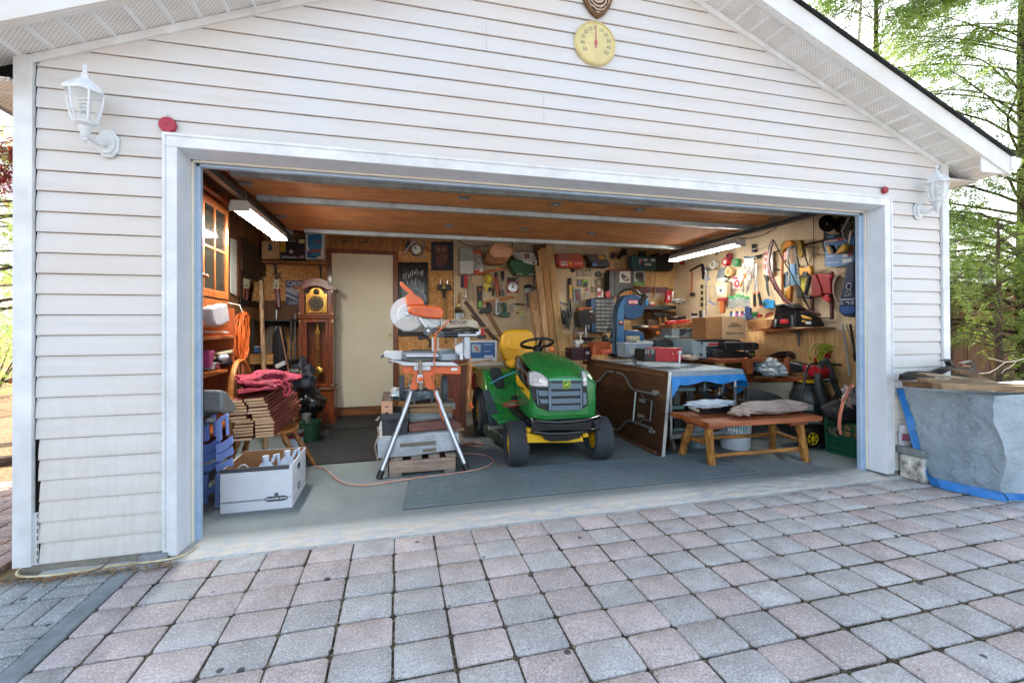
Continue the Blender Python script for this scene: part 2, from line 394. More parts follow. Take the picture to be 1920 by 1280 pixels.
# door casing (front trim), reveal, blue-white seal
m=MB()
m.box(.014,.08,-.03,.012,.024,2.135); m.box(4.895,4.967,-.03,.012,.03,2.135); m.box(.014,4.967,-.03,.012,2.1352,2.205)
m.box(.014,.03,-.036,-.031,.06,2.19); m.box(4.953,4.968,-.036,-.031,.05,2.19); m.box(.014,4.968,-.036,-.031,2.19,2.207)
m.build('casing',TRIM,G,bevel=.0025)
m=MB()
m.prism([(.0802,-.028,.02),(.091,.105,.02),(.05,.105,.02),(.05,-.028,.02)],(0,0,2.118)); m.prism([(4.8948,-.028,.03),(4.884,.105,.03),(4.93,.105,.03),(4.93,-.028,.03)],(0,0,2.108))
m.prism([(.06,-.028,2.1348),(.06,.105,2.120),(.06,.105,2.17),(.06,-.028,2.17)],(4.86,0,0))
m.build('reveal',mat('dfe8ef',.4,0,.06,6),G)
m=MB(); m.box(.0912,.104,.106,.128,.02,2.1195); m.box(4.873,4.884,.106,.128,.03,2.1195); m.box(.0912,4.884,.106,.128,2.108,2.1195); m.build('stop_bead',CREAM,G,bevel=.002)
m=MB(); m.box(.1045,.128,.13,.165,.015,2.108); m.box(4.838,4.8725,.13,.165,.02,2.108); m.box(.1045,4.8725,.13,.165,2.092,2.1078)
m.box(.104,.11,.118,.13,.02,2.105); m.box(4.866,4.872,.118,.13,.02,2.105)
m.build('weather_seal',SEAL,G,bevel=.002)
# interior shell
SLAB=NT('slab'); p=SLAB.pos(obj=False); t=SLAB
n1=t.n('TexNoise',{'Vector':p,'Scale':1.6,'Detail':6,'Roughness':.6}).outputs[0]; n2=t.n('TexNoise',{'Vector':p,'Scale':60.,'Detail':4}).outputs[0]
n4=t.n('TexNoise',{'Vector':t.n('Mapping',{'Vector':p,'Scale':(1,3,1)}).outputs[0],'Scale':9.,'Detail':9,'Roughness':.8}).outputs[0]
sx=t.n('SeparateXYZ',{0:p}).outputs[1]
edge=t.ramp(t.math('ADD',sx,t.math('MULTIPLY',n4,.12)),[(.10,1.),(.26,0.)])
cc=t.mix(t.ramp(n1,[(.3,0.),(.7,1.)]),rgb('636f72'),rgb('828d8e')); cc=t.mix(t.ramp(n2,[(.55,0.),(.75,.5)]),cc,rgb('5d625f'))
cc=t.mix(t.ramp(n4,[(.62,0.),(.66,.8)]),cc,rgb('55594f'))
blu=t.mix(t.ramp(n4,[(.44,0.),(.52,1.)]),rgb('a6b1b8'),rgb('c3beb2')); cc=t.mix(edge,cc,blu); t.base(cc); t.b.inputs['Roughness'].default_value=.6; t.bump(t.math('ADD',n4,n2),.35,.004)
m=MB()
nx=120
def fl(i,j):
    x=-.5+i*6.0; ys=[-.055,-.05,-.02,.03,.08,.13,.2,.5,1.5,3.6]; zs=[-.03,.0,.006,.012,.017,.022,.02,.02,.02,.02]
    k=min(int(j*9+1e-6),8); f=j*9-k; y=ys[k]+(ys[k+1]-ys[k])*f; z=zs[k]+(zs[k+1]-zs[k])*f
    if -.05<y<.14: z+=.006*noise.noise(V((x*9,y*26,0)))+.005*abs(noise.noise(V((x*34,y*40,4))))
    return (x,y,z)
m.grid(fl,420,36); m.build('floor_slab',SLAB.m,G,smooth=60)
OSB=mat('b07a40',.75,kind='osb'); PEGB=mat('e2cfae',.7,kind='peg',ax='y'); PEGR=mat('e0cdac',.7,kind='peg',ax='x')
PINE=mat('dbb681',.6,kind='wood',ax='z',sc=18,c2='bf935c'); DARKP=mat('5a3a22',.6,kind='wood',ax='x',c2='38200f')
m=MB(); m.box(-.6,-.45,.16,3.67,.02,2.5); m.box(5.42,5.585,.16,3.67,.02,2.5); m.box(-.45,5.42,3.52,3.67,.02,2.5); m.build('shell_wall',mat('6b4a2c',.8),G)
m=MB(); m.box(-.45,5.42,.16,3.52,2.40,2.42); m.build('ceiling',mat('6a4526',.8,kind='wood',ax='x',c2='40250f'),G)
m=MB(); m.box(-.45,-.44,.16,3.52,.02,2.4); m.build('wall_panelling',mat('8a5a32',.6,kind='wood',ax='z',c2='553318'),G)
m=MB()
for i,(x0,x1) in enumerate(((-.44,.36),(.36,.84),(.84,1.14),(1.14,1.939))):
    for z0,z1 in ((.02,1.21),(1.212,1.53),(1.532,2.4)):
        if x1>.3 and x0<1.1 and z1<2.1: continue
        m.box(x0,x1-.002,3.503,3.519,z0,z1)
m.box(-.44,.3,3.5035,3.519,.02,1.2); m.build('osb_wall',OSB,G)
m=MB(); m.box(1.942,3.10,3.497,3.503,1.085,2.4); m.box(3.103,4.28,3.497,3.503,1.085,2.4); m.build('pegboard',PEGB,G)
m=MB()
x=1.94
while x<5.41: m.box(x,min(x+.097,5.41),3.504,3.519,.02,1.083); x+=.1
x=4.282
while x<5.41: m.box(x,min(x+.097,5.41),3.504,3.519,1.083,2.4); x+=.1
y=.17
while y<3.5: m.box(5.404,5.419,y,min(y+.107,3.5),.02,1.14); y+=.11
m.build('wainscot_plank',PINE,G,bevel=.003)
m=MB(); 
for y0,y1 in ((.17,1.046),(1.05,2.27),(2.274,3.50)): m.box(5.404,5.41,y0,y1,1.142,2.4)
m.build('pegboard',PEGR,G)
m=MB(); m.m=1; m.box(5.3985,5.4036,1.0465,1.0495,1.142,2.4); m.build('panel_joint',mat('2b1d10'),G)
# side door in the back wall
FR=mat('8a4a1c',.4,kind='wood',ax='z',c2='5a2a0e',coat=.3)
m=MB(); m.box(.31,.366,3.475,3.503,.03,2.21); m.box(1.137,1.20,3.475,3.503,.03,2.21); m.box(.366,1.137,3.475,3.503,2.157,2.21); m.build('door_frame',FR,G,bevel=.003)
m=MB(); m.box(.3665,1.1365,3.488,3.5,.04,.15); m.build('threshold_board',mat('9a6030',.6,kind='wood',ax='x',c2='5c3415'),G)
m=MB(); m.box(.369,1.134,3.486,3.5,.157,2.155); dr=m.build('side_door',mat('dad2b6',.5,0,.04,3),G,bevel=.002)
m=MB(); m.box(1.085,1.105,3.478,3.486,1.04,1.12); m.ell((1.095,3.47,1.09),.012,10); m.build('latch',mat('c8b070',.3,.8),dr)
# plank strip above the door with ducks
m=MB()
for i,(a,b) in enumerate(((615,645),(646,700),(701,734),(735,770))):
    A=at(a,460,'y',3.5); B=at(b,460,'y',3.5); m.box(A.x,B.x-.004,3.49,3.5025,2.21,2.38)
m.build('door_header_planks',mat('b57a3e',.6,kind='wood',ax='z',c2='8a5424'),G,bevel=.002)
# ================= overhead door =================
D=thing('overhead_door','wood panel garage door raised flat under the ceiling with galvanised struts','garage door',(2.49,1.3,2.16))
WD=mat('cf9056',.7,kind='wood',ax='x',sc=10,c2='a3683a')
GALV=mat('a9b2b2',.42,.75,.12,16,c2='7c8788'); DK=mat('4a4f52',.5,.5)
for i,(a,b) in enumerate(((.24,.69),(.693,1.17),(1.173,1.655),(1.658,2.28))):
    m=MB(); m.box(.135,4.66,a,b,2.185,2.225); m.build('door_panel',WD,D,bevel=.003)
for x0,x1,y in ((.18,4.62,.46),(.17,4.62,1.03),(.285,4.62,2.19)):
    m=MB(); m.prism([(x0,y-.045,2.184),(x0,y-.032,2.184),(x0,y-.026,2.15),(x0,y+.026,2.15),(x0,y+.032,2.184),(x0,y+.045,2.184),(x0,y+.045,2.181),(x0,y+.034,2.181),(x0,y+.028,2.147),(x0,y-.028,2.147),(x0,y-.034,2.181),(x0,y-.045,2.181)],(x1-x0,0,0)); m.build('strut',GALV,D)
for y in (.69,1.655):
    for x in (.19,1.68,2.424,3.172,4.55):
        m=MB(); m.box(x-.04,x+.04,y-.03,y+.03,2.178,2.186); m.tube([(x-.04,y,2.172),(x+.04,y,2.172)],.009); m.box(x-.03,x-.022,y-.03,y+.03,2.163,2.18); m.box(x+.022,x+.03,y-.03,y+.03,2.163,2.18); m.build('hinge',mat('9a9a94',.4,.8),D,bevel=.001)
for x0,x1 in ((.105,.108),(4.585,4.625)):
    m=MB(); m.prism([(x0-.02,.2,2.115),(x0+.02,.2,2.115),(x0+.02,.2,2.155),(x0-.02,.2,2.155)],(x1-x0,2.2,0)); m.build('track',DK,D)
    m=MB(); xx=x1; m.box(xx-.03,xx+.04,2.3,2.345,2.15,2.25); m.build('bracket',GALV,D)
for x in (): # vertical track
    m=MB(); m.box(x-.012,x+.014,.19,.25,.05,2.0); m.build('vertical_track',DK,D)
# ================= ground =================
t=NT('ground'); p=t.pos(obj=False)
n1=t.n('TexNoise',{'Vector':p,'Scale':.8,'Detail':8,'Roughness':.7}).outputs[0]; n2=t.n('TexNoise',{'Vector':p,'Scale':25.,'Detail':6}).outputs[0]
cc=t.mix(t.ramp(n1,[(.4,0.),(.6,1.)]),rgb('7a5137'),rgb('6d6b45')); t.base(t.mix(t.ramp(n2,[(.4,0.),(.7,.8)]),cc,rgb('a07a58'))); t.b.inputs['Roughness'].default_value=.95; t.bump(n2,.8,.03)
m=MB(); m.box(-250,250,-250,250,-.6,-.035); struct(m.build('ground',t.m))
# pavers: one real stone each, rounded, uneven, in two tones
def paver_mat():
    t=NT('paver'); p=t.pos(obj=False); at_=t.n('Attribute',attribute_name='tone').outputs['Color']
    n1=t.n('TexNoise',{'Vector':p,'Scale':110.,'Detail':5,'Roughness':.85}).outputs[0]
    n2=t.n('TexNoise',{'Vector':p,'Scale':7.,'Detail':6,'Roughness':.7}).outputs[0]
    vr=t.n('TexVoronoi',{'Vector':p,'Scale':75.}).outputs[0]
    cc=t.mix(1.,at_,t.ramp(n2,[(.28,.74),(.72,1.2)]),'MULTIPLY')
    cc=t.mix(1.,cc,t.ramp(n1,[(.41,.66),(.5,1.),(.6,1.36)]),'MULTIPLY')
    n6=t.n('TexNoise',{'Vector':p,'Scale':4.,'Detail':5}).outputs[0]; cc=t.mix(t.ramp(n6,[(.42,0.),(.66,.55)]),cc,rgb('9a9491'))
    cc=t.mix(t.ramp(vr,[(.14,.9),(.24,0.)]),cc,rgb('d8d8d4'))
    v2=t.n('TexVoronoi',{'Vector':p,'Scale':5.}).outputs[0]     # dark oil drips
    cc=t.mix(t.ramp(t.math('ADD',v2,t.math('MULTIPLY',n2,.05)),[(.085,.85),(.1,0.)]),cc,rgb('23282c'))
    t.base(cc); t.b.inputs['Roughness'].default_value=.85; t.bump(t.math('ADD',t.math('MULTIPLY',n1,.5),vr),.6,.003); return t.m
PV=paver_mat()
PU,PW=.2171,.1765
U0,Y0=1.1677,-.0728
def stone(m,x0,x1,y0,y1,c,rr,zt=0.,r=.015,clip=None):
    if clip and not clip((x0+x1)/2,(y0+y1)/2): return
    cx,cy=(x0+x1)/2,(y0+y1)/2; tl=(rr.uniform(-.004,.004),rr.uniform(-.004,.004)); dz=zt+rr.uniform(-.0025,.0025)
    j=[rr.uniform(-.0022,.0022) for _ in range(4)]
    x0+=j[0];x1+=j[1];y0+=j[2];y1+=j[3]
    out=[]
    for (qx,qy,a0) in ((x1,y1,0),(x0,y1,1),(x0,y0,2),(x1,y0,3)):
        sx=-1 if qx==x1 else 1; sy=-1 if qy==y1 else 1
        for k in range(3):
            a=(a0+k/2)*math.pi/2; out.append((qx+sx*r+r*math.cos(a),qy+sy*r+r*math.sin(a)))
    o=len(m.v); n=len(out); rings=[(1.,-.04),(1.,-.006),(.99,-.0022),(.965,0)]
    for s,z in rings:
        for (x,y) in out:
            px,py=cx+(x-cx)*s+rr.uniform(-.0016,.0016),cy+(y-cy)*s+rr.uniform(-.0016,.0016); m.v.append(V((px,py,z+dz+tl[0]*(px-cx)+tl[1]*(py-cy))))
    m.v.append(V((cx,cy,dz+.0012)))
    for k in range(3): 
        for i in range(n): m.f.append([o+k*n+i,o+k*n+(i+1)%n,o+(k+1)*n+(i+1)%n,o+(k+1)*n+i]); m.mi.append(0)
    e=o+4*n
    for i in range(n): m.f.append([o+3*n+i,o+3*n+(i+1)%n,e]); m.mi.append(0)
    m.vc+=[c]*(4*n+1)
rr=random.Random(11); m=MB(); m.vc=[]
def bx(y): return .04+.0*y        # right edge of the concrete border strip runs straight out from the wall
tones=['988c90','91878b','8c8f92','868c8f','9a9092','7f888b','90898e']
for i in range(-6,56):
    for j in range(-1,19):
        x0=U0+PU*i+rr.uniform(-.002,.002); x1=x0+PU; y1=Y0-PW*j+.0; y0=y1-PW
        y1=min(y1,-.06)
        if y1-y0<.05: continue
        if x1<-.03: continue
        if x0<-.062: x0=-.062
        pink=noise.noise(V((x0*.5,y0*.5,1)))+.5*rr.uniform(-1,1)+.15-.09*(x0-2)
        cc=rgb('b5aba8' if pink>0 else 'adaead'); k=rr.uniform(.86,1.1); c=tuple(v*k for v in cc[:3])+(1,)
        g=.0042+.0015*noise.noise(V((i*.7,j*.7,0)))+(.002 if x0>2.6 else 0)
        stone(m,x0+g,x1-g,y0+g*1.15,y1-g*1.15,c,rr,zt=-.001+.003*noise.noise(V((x0,y0,5))))
struct(m.build('driveway',PV,None,smooth=50,clean=True))
# left side: small grey brick pavers laid in a basket pattern beyond the border strip
m=MB(); m.vc=[]
bw,bl=.098,.196
for a in range(-16,1):
    for b in range(-9,14):
        ox,oy=-.155+a*bl,-.075-b*bl
        if a==0: ox-=0
        x1=ox; x0=ox-bl; y1=oy; y0=oy-bl
        if x1>-.65 and y1>-.06 : 
            if y0>-.06: continue
            y1=-.07
        vert=(a+b)%2
        for k in (0,1):
            if vert: q=(x0+k*bw,x0+(k+1)*bw,y0,y1)
            else: q=(x0,x1,y0+k*(y1-y0)/2,y0+(k+1)*(y1-y0)/2)
            if y1-y0<.12 and not vert and k: continue
            if y1-y0<.12 and not vert: q=(x0,x1,y0,y1)
            far=x1<-.65
            kk=rr.uniform(.85,1.1); c=tuple(v*kk for v in rgb('a58a7a' if far else '949c9c')[:3])+(1,)
            stone(m,q[0]+.003,q[1]-.003,q[2]+.003,q[3]-.003,c,rr,zt=-.001,r=.008)
struct(m.build('path',PV,None,smooth=50))
t=NT('joint_sand'); p=t.pos(obj=False); n1=t.n('TexNoise',{'Vector':p,'Scale':1.3,'Detail':6}).outputs[0]; n2=t.n('TexNoise',{'Vector':p,'Scale':60.,'Detail':6,'Roughness':.8}).outputs[0]
cc=t.mix(t.ramp(n1,[(.42,0.),(.6,1.)]),rgb('4a4238'),rgb('2c2d19')); t.base(t.mix(t.ramp(n2,[(.52,0.),(.62,.9)]),cc,rgb('ab9c82'))); t.b.inputs['Roughness'].default_value=1; t.bump(n2,1.,.01)
m=MB(); m.grid(lambda i,j:(-4+i*17,-4+j*3.98,-.0085+.0045*noise.noise(V((i*300,j*70,0)))),400,120); struct(m.build('joint_sand',t.m,None,smooth=60))
m=MB(); m.box(-9,14,-26,-3.3,-.03,-.004); struct(m.build('unseen_driveway_end',mat('9a918e',.85,0,.12,3),None))  # unseen stretch behind the camera, added to bounce sunlight into the garage
BORD=mat('8c9698',.85,0,.14,20,.6,c2='6f7a7c')
m=MB(); y=-.06
for L in (.34,.5,.48,.5,.5,.5,.4):
    m.box(-.151,-.066,y-L+.004,y,-.04,.004+rr.uniform(-.002,.002)); y-=L
struct(m.build('border_kerb',BORD,None,bevel=.008))
m=MB()
x=-.15
for L in (.9,1.05,1.2,1.0,1.3): m.box(x,x+L-.002,-.082,-.052,-.05,-.001); x+=L
m.box(-.6,-.15,-.082,-.03,-.05,-.012)
struct(m.build('apron_strip',mat('a9b2b4',.85,0,.14,25,.6,c2='838b8c'),None,bevel=.004))
# ================= shop lights =================
TUBE=NT('tube'); TUBE.b.inputs['Emission Color'].default_value=(1,.96,.90,1); TUBE.b.inputs['Emission Strength'].default_value=54.; TUBE.b.inputs['Base Color'].default_value=(.8,.8,.8,1)  # real tubes look unlit; their glow is added to brighten the interior
ENAM=mat('d9dcd6',.35,.0,.05,8)
TUBE2=TUBE.m.copy(); TUBE2.node_tree.nodes['Principled BSDF'].inputs['Emission Strength'].default_value=27.
def shoplight(label,x,y0,y1,z,chain=.2):
    t=thing('shop_light',label,'shop light',(x,(y0+y1)/2,z),0,'fluorescent shop lights under the ceiling')
    m=MB(); L=y1-y0
    m.prism([(x-.05,y0,z+.05),(x-.062,y0,z+.005),(x-.062,y0,z),(x-.05,y0,z+.035),(x+.05,y0,z+.035),(x+.062,y0,z),(x+.062,y0,z+.005),(x+.05,y0,z+.05)],(0,L,0)); m.build('reflector',ENAM,t)
    m=MB(); m.box(x-.035,x+.035,y0+.01,y1-.01,z+.02,z+.034); m.build('ballast_cover',ENAM,t,bevel=.003)
    for s in (0,1):
        m=MB(); yy=(y0-.002,y1-.01)[s]; m.prism([(x-.052,yy,z+.052),(x-.065,yy,z+.006),(x-.065,yy,z-.022),(x+.065,yy,z-.022),(x+.065,yy,z+.006),(x+.052,yy,z+.052)],(0,.012,0)); m.build('end_cap',ENAM,t,bevel=.002)
    for s in (-1,1):
        m=MB(); m.tube([(x+s*.034,y0+.012,z-.002),(x+s*.034,y1-.012,z-.002)],.013,12); m.build('fluorescent_tube',TUBE.m if x<1 else TUBE2,t)
    for yy in (y0+.14,y1-.14):
        m=MB(); 
        for i in range(int(chain/.024)): m.tube([(x,yy,z+.05+i*.024),(x+.004,yy+.004*(i%2),z+.05+(i+1)*.024+.003)],.0022,5)
        m.build('chain',mat('8c8c86',.4,.8),t)
    return t
shoplight('slim shop light with two tubes near the wooden cupboard',.135,.74,1.84,2.02,.13)
shoplight('slim shop light with two tubes above the side workbench',4.745,1.33,2.55,2.07,.10)
# ================= left side =================
def blob(name,label,cat,ms,pl,val,reg,e,dep,amp=.35,fr=2.2,group=None,sd=1,n=40,wr=.25):
    """soft crumpled thing outlined by an ellipse e=(cx,cy,rx,ry) on the plane"""
    cx,cy,rx,ry=e; c=zp(reg,cx,cy,pl,val); a=(zp(reg,cx+rx,cy,pl,val)-c).length; b=(zp(reg,cx,cy+ry,pl,val)-c).length
    r={'y':V((a,dep,b)),'x':V((dep,a,b)),'z':V((a,b,dep))}[pl]; m=MB(); mm=n//2
    for i in range(mm+1):
        th=math.pi*i/mm
        for j in range(n):
            ph=2*math.pi*j/n; d=V((math.sin(th)*math.cos(ph),math.sin(th)*math.sin(ph),math.cos(th)))
            k=1+amp*noise.noise(d*fr+V((sd*3.1,sd,0)))+wr*.6*amp*(abs(noise.noise(d*fr*2.7+V((sd,sd*2,7))))*2-.5)+wr*.22*amp*noise.noise(d*fr*7+V((sd,3,7)))
            m.v.append(c+V((d.x*r.x,d.y*r.y,d.z*r.z))*k)
    m.f=[[i*n+j,i*n+(j+1)%n,(i+1)*n+(j+1)%n,(i+1)*n+j] for i in range(mm) for j in range(n)]; m.mi=[0]*len(m.f)
    if name is None: return m
    return solo(name,label,cat,m,ms,group,smooth=60)
CAB=mat('b2632a',.4,kind='wood',ax='z',sc=10,c2='7c3f16',coat=.2); CABH=mat('b5642b',.4,kind='wood',ax='y',sc=10,c2='7c3f16',coat=.2)
DARKG=NT('dark_glass'); DARKG.b.inputs['Base Color'].default_value=(.02,.018,.014,1); DARKG.b.inputs['Roughness'].default_value=.05
K=thing('wall_cupboard','orange pine cupboard with glazed doors and open shelves on the dark left wall','cupboard',(-.29,.95,.1))
m=MB(); m.box(-.435,-.16,.30,1.40,1.2,2.17); m.build('carcass',CAB,K,bevel=.004)
m=MB(); m.box(-.438,-.10,.28,1.43,2.172,2.205); m.build('cornice',CABH,K,bevel=.006)
for y0,y1 in ((.32,.86),(.865,1.39)):
    m=MB()
    for q in ((y0,y0+.06,1.42,2.16),(y1-.06,y1,1.42,2.16),(y0+.06,y1-.06,1.42,1.48),(y0+.06,y1-.06,2.10,2.16)): m.box(-.159,-.14,*q)
    yc=(y0+y1)/2; m.box(-.155,-.143,yc-.01,yc+.01,1.48,2.10); m.box(-.154,-.144,y0+.06,yc-.01,1.78,1.80); m.box(-.154,-.144,yc+.01,y1-.06,1.78,1.80)
    d=m.build('cupboard_door',CAB,K,bevel=.003)
    m=MB(); m.box(-.153,-.150,y0+.06,y1-.06,1.48,2.10); m.build('pane',DARKG.m,d)
    m=MB(); m.lathe([(.006,0),(.006,.012),(.014,.018),(.016,.026),(.01,.034),(0,.036)],(-.14,y1-.03 if y0<.5 else y0+.03,1.56),(1,0,0),14); m.build('knob',CAB,d)
m=MB(); m.box(-.159,-.145,.32,1.39,1.21,1.41); m.build('lower_panel',CAB,K,bevel=.005)
m=MB(); m.box(-.437,-.43,.3,1.57,.1,1.19); m.build('back_board',mat('8a481f',.5,kind='wood',ax='z',c2='5e2f12'),K)
m=MB(); m.box(-.429,-.15,1.545,1.565,.1,1.36); m.build('side_panel',mat('a8552a',.5,kind='wood',ax='z',c2='8f4320'),K)
for z,y in ((1.13,1.54),(.862,1.36),(.42,1.54)):
    m=MB(); m.box(-.429,-.135,.3,y,z-.022,z); m.build('shelf',CABH,K,bevel=.002)
T('pale_cloth_cap','pale grey cloth cap with a black strap hanging on the cupboard front','cap','x',-.09,12,[
  ('cap',mat('b9b6ba',.9,0,.1,30,.3),('f',[(0,95),(60,65),(95,68),(155,45),(172,90),(190,225),(100,268),(50,270),(22,230),(0,160)],.07)),
  ('strap','151313',('r',[(172,90),(215,120),(225,160),(215,205),(190,222)],.006))],bevel=.012)
T('hand_saw','short hand saw with a white grip lying on the top cupboard shelf','saw','x',-.14,12,[('blade','7a8288',('f',[(10,320),(150,325),(150,338),(10,338)],.01)),('handle','d8d8d4',('f',[(195,322),(255,328),(255,345),(200,338)],.02)),('shank','a08a50',('r',[(150,331),(200,332)],.004))])
T('light_bulb','frosted glass light bulb lying on the middle cupboard shelf','light bulb','x',-.12,12,[('bulb',mat('b9c6d4',.15),('e',(185,585,42,34),.03)),('cap',mat('c9b98a',.3,.8),('r',[(145,588),(95,592)],.011))])
T('red_tape_tin','small dull red tin on the middle cupboard shelf','tin','x',-.14,12,[('tin','7c3236',('b',(80,645,122,705),.05)),('rim','9a9c98',('b',(78,637,124,647),.052))],bevel=.006)
T('grey_tin','small grey tin beside the red tin on the middle cupboard shelf','tin','x',-.14,12,[('tin','858a88',('b',(20,648,72,710),.05)),('rim','a9aba8',('b',(18,640,74,650),.052))],bevel=.006)
T('tape_roll','small roll of silver tape on the middle cupboard shelf','tape','x',-.13,12,[('roll','8b8784',('ring',(152,660,18,18),.009))])
T('pink_cup','magenta plastic cup at the front of the middle cupboard shelf','cup','x',-.12,12,[('cup','a8376b',('f',[(0,520),(55,515),(20,690),(0,690)],.06))],bevel=.01)
blob('black_pouch','black cloth pouch at the end of the middle cupboard shelf','pouch','16161a','x',-.2,12,(235,625,48,52),.05,sd=4)
T('folded_cream_cloth','cream folded cloth behind the light bulb','cloth','x',-.22,12,[('cloth',mat('c7bd98',.9),('f',[(90,545),(250,505),(262,545),(100,565)],.06))],bevel=.008)
T('small_shears','pair of small shears with metal handles on the middle shelf','shears','x',-.11,12,[('blade','50504c',('r',[(20,545),(60,560),(95,552)],.006)),('handle','9a9a94',('ring',(40,565,22,18),.004))])
# grey appliance low on the shelves
T('grey_bench_fan','grey plastic fan housing low beside the blue folding chair','fan','x',-.06,12,[('housing',mat('83898a',.4),('f',[(10,915),(60,930),(120,1000),(165,1050),(175,1100),(140,1150),(60,1150),(10,1130)],.12)),('grille','5c6263',('ring',(55,1190,70,60),.01),('ring',(55,1190,45,38),.006),('r',[(0,1130),(110,1250)],.006)),('hub','9ba1a3',('e',(45,1210,25,28),.03))],bevel=.015)
T('magazine','blue and grey magazine lying on the fan housing','magazine','x',-.1,12,[('pages','9fa3a8',('f',[(5,905),(170,915),(120,990),(60,935)],.02)),('cover','3a3f86',('f',[(70,930),(135,955),(120,992),(62,938)],.015,.003))])
# pictures, mirror on the left wall
T('pale_wall_panel','tall pale framed panel on the dark left wall','panel','x',-.425,1,[('panel','c5c6bb',('f',[(305,550),(350,568),(350,958),(305,935)],.006)),('frame','5b3418',('f',[(350,545),(380,560),(380,975),(350,965)],.02,.012))])
T('framed_forest_picture','dark framed picture of a green forest on the left wall','picture','x',-.42,1,[('frame','2c1c10',('f',[(385,545),(500,610),(500,850),(385,780)],.015)),('print',mat('2c4224',.4,0,.35,9,c2='0d120a'),('f',[(396,565),(488,618),(488,832),(396,768)],.012,.004))])
T('small_framed_photo','small framed photo hung by the corner of the left wall','picture','x',-.42,1,[('frame','2e1a0e',('f',[(500,700),(562,728),(562,830),(500,800)],.015)),('print','8b8f93',('f',[(510,722),(552,740),(552,808),(510,782)],.012,.004))])
MIR=NT('mirror_glass'); MIR.b.inputs['Metallic'].default_value=1; MIR.b.inputs['Roughness'].default_value=.02; MIR.b.inputs['Base Color'].default_value=(.8,.8,.8,1)
t_=thing('wall_mirror','mirror in a wide black frame on the left wall reflecting the red canister','mirror',(-.43,3.1,1.4))
ys=[2.60,2.72,3.36,3.47]; m=MB()
for a,b,c,d in ((2.60,3.47,1.44,1.50),(2.60,3.47,1.74,1.80),(2.60,2.68,1.5,1.74),(3.39,3.47,1.5,1.74)): m.box(-.438,-.415,a,b,c,d)
m.build('frame',mat('17120f',.35),t_,bevel=.004)
m=MB(); m.box(-.437,-.43,2.68,3.39,1.5,1.74); m.build('glass',MIR.m,t_)
# hanging orange extension cord
m=MB(); rn=random.Random(5)
for k in range(15):
    o=rn.uniform(-1,1); w_=.028+.02*rn.random(); h=.19+.05*rn.random(); c=V((-.30,2.26+o*.09,1.1)); pts=[]
    for i in range(26):
        a=2*math.pi*i/26; pts.append(c+V((.03*rn.uniform(-.3,.3)+k*.004-.03,(w_+.06*abs(o))*math.cos(a)*1.2+.02*math.sin(2*a+k),h*math.sin(a)+.03*o)))
    m.tube(pts,.0062,6,closed=True)
for k in range(3): m.tube([V((-.29,2.2+k*.05,.95)),V((-.28,2.21+k*.06,.8)),V((-.29,2.24+k*.07,.62))],.0055,6)
solo('extension_cord','thick hank of bright orange extension cord hanging beside the cupboard','extension cord',m,mat('e06a25',.45,0,.1,30),'orange extension cords')
m=MB(); m.tube([(-.3,2.3,1.32),(-.33,2.28,1.42),(-.42,2.26,1.44)],.006,6); solo('wall_hook','pale metal hook holding the orange cord hank','hook',m,mat('d5d5cc',.4,.3))
m=MB(); a=at(489,527,'y',2.6); b=at(497,705,'y',2.1); b.z=.02; m.tube([a,(a+b)/2+V((.004,0,0)),b],[.023,.022,.024],14); solo('wooden_post','worn grey-brown wooden pole leaning upright behind the lumber stack','pole',m,mat('8c6f4e',.7,kind='wood',ax='z',c2='5a452f'))
# back wall high shelf and boxes
S_=thing('wall_shelf','narrow wall shelf on black brackets high over the red canister','shelf',(-.05,3.35,2.0))
SW=mat('b98552',.6,kind='wood',ax='x',c2='8a5a30'); m=MB(); m.box(-.43,.325,3.30,3.50,1.985,2.005); m.build('board',SW,S_,bevel=.002)
for px in (627,945):
    a=zp(1,px,750,'y',3.45); m=MB(); m.box(a.x-.008,a.x+.008,3.32,3.50,1.972,1.984); m.box(a.x-.008,a.x+.008,3.487,3.50,1.80,1.972); m.tube([(a.x,3.49,1.83),(a.x,3.36,1.975)],.006,6); m.build('bracket','3a3d40',S_)
def carton(name,label,cat,reg,box,y,dep,c,prints=(),group=None,sidec=None):
    return T(name,label,cat,'y',y,reg,[('carton',mat(c,.7,0,.08,12),('b',box,dep))]+[(p[0] if len(p)>5 else 'print',mat(p[4],.5),('b',p[:4],.004,.002)) if not isinstance(p[0],str) else p for p in prints],group)
carton('cardboard_box','beige cardboard box with a small blue bottle picture on the wall shelf','box',1,(530,572,655,698),3.33,.12,'c9a574',[('bottle_print','2b3f63',('f',[(580,592),(597,592),(607,638),(574,638)],.003,.002)),('cap_print','c8432c',('b',(584,586,594,594),.003,.003))])
carton('sprayer_box','black and yellow power painter box on the wall shelf','box',1,(660,545,835,698),3.33,.15,'24221f',[('yellow_panel','d8b421',('b',(662,548,697,648),.003,.002)),('gun_print','14131c',('d',(735,645,38),.006,.004),('f',[(740,600),(812,590),(828,640),(790,690),(745,670)],.004,.003)),('hub_print','a9a9a2',('d',(737,647,14),.004,.007)),('grey_strip','8b8f92',('b',(670,675,830,696),.003,.002)),('small_print','d9c98c',('b',(790,560,832,588),.003,.002))])
o=bpy.data.objects['sprayer_box']
for s,x,y,h in (('POWER',733,556,14),('PAINTER',733,574,16),('WAGNER',680,620,12)): text('lettering',s,zp(1,x,y,'y',3.325),h/3.765/143,mat('e3dfd0' if s!='WAGNER' else '22201a'),o,rot=0 if s!='WAGNER' else math.pi/2)
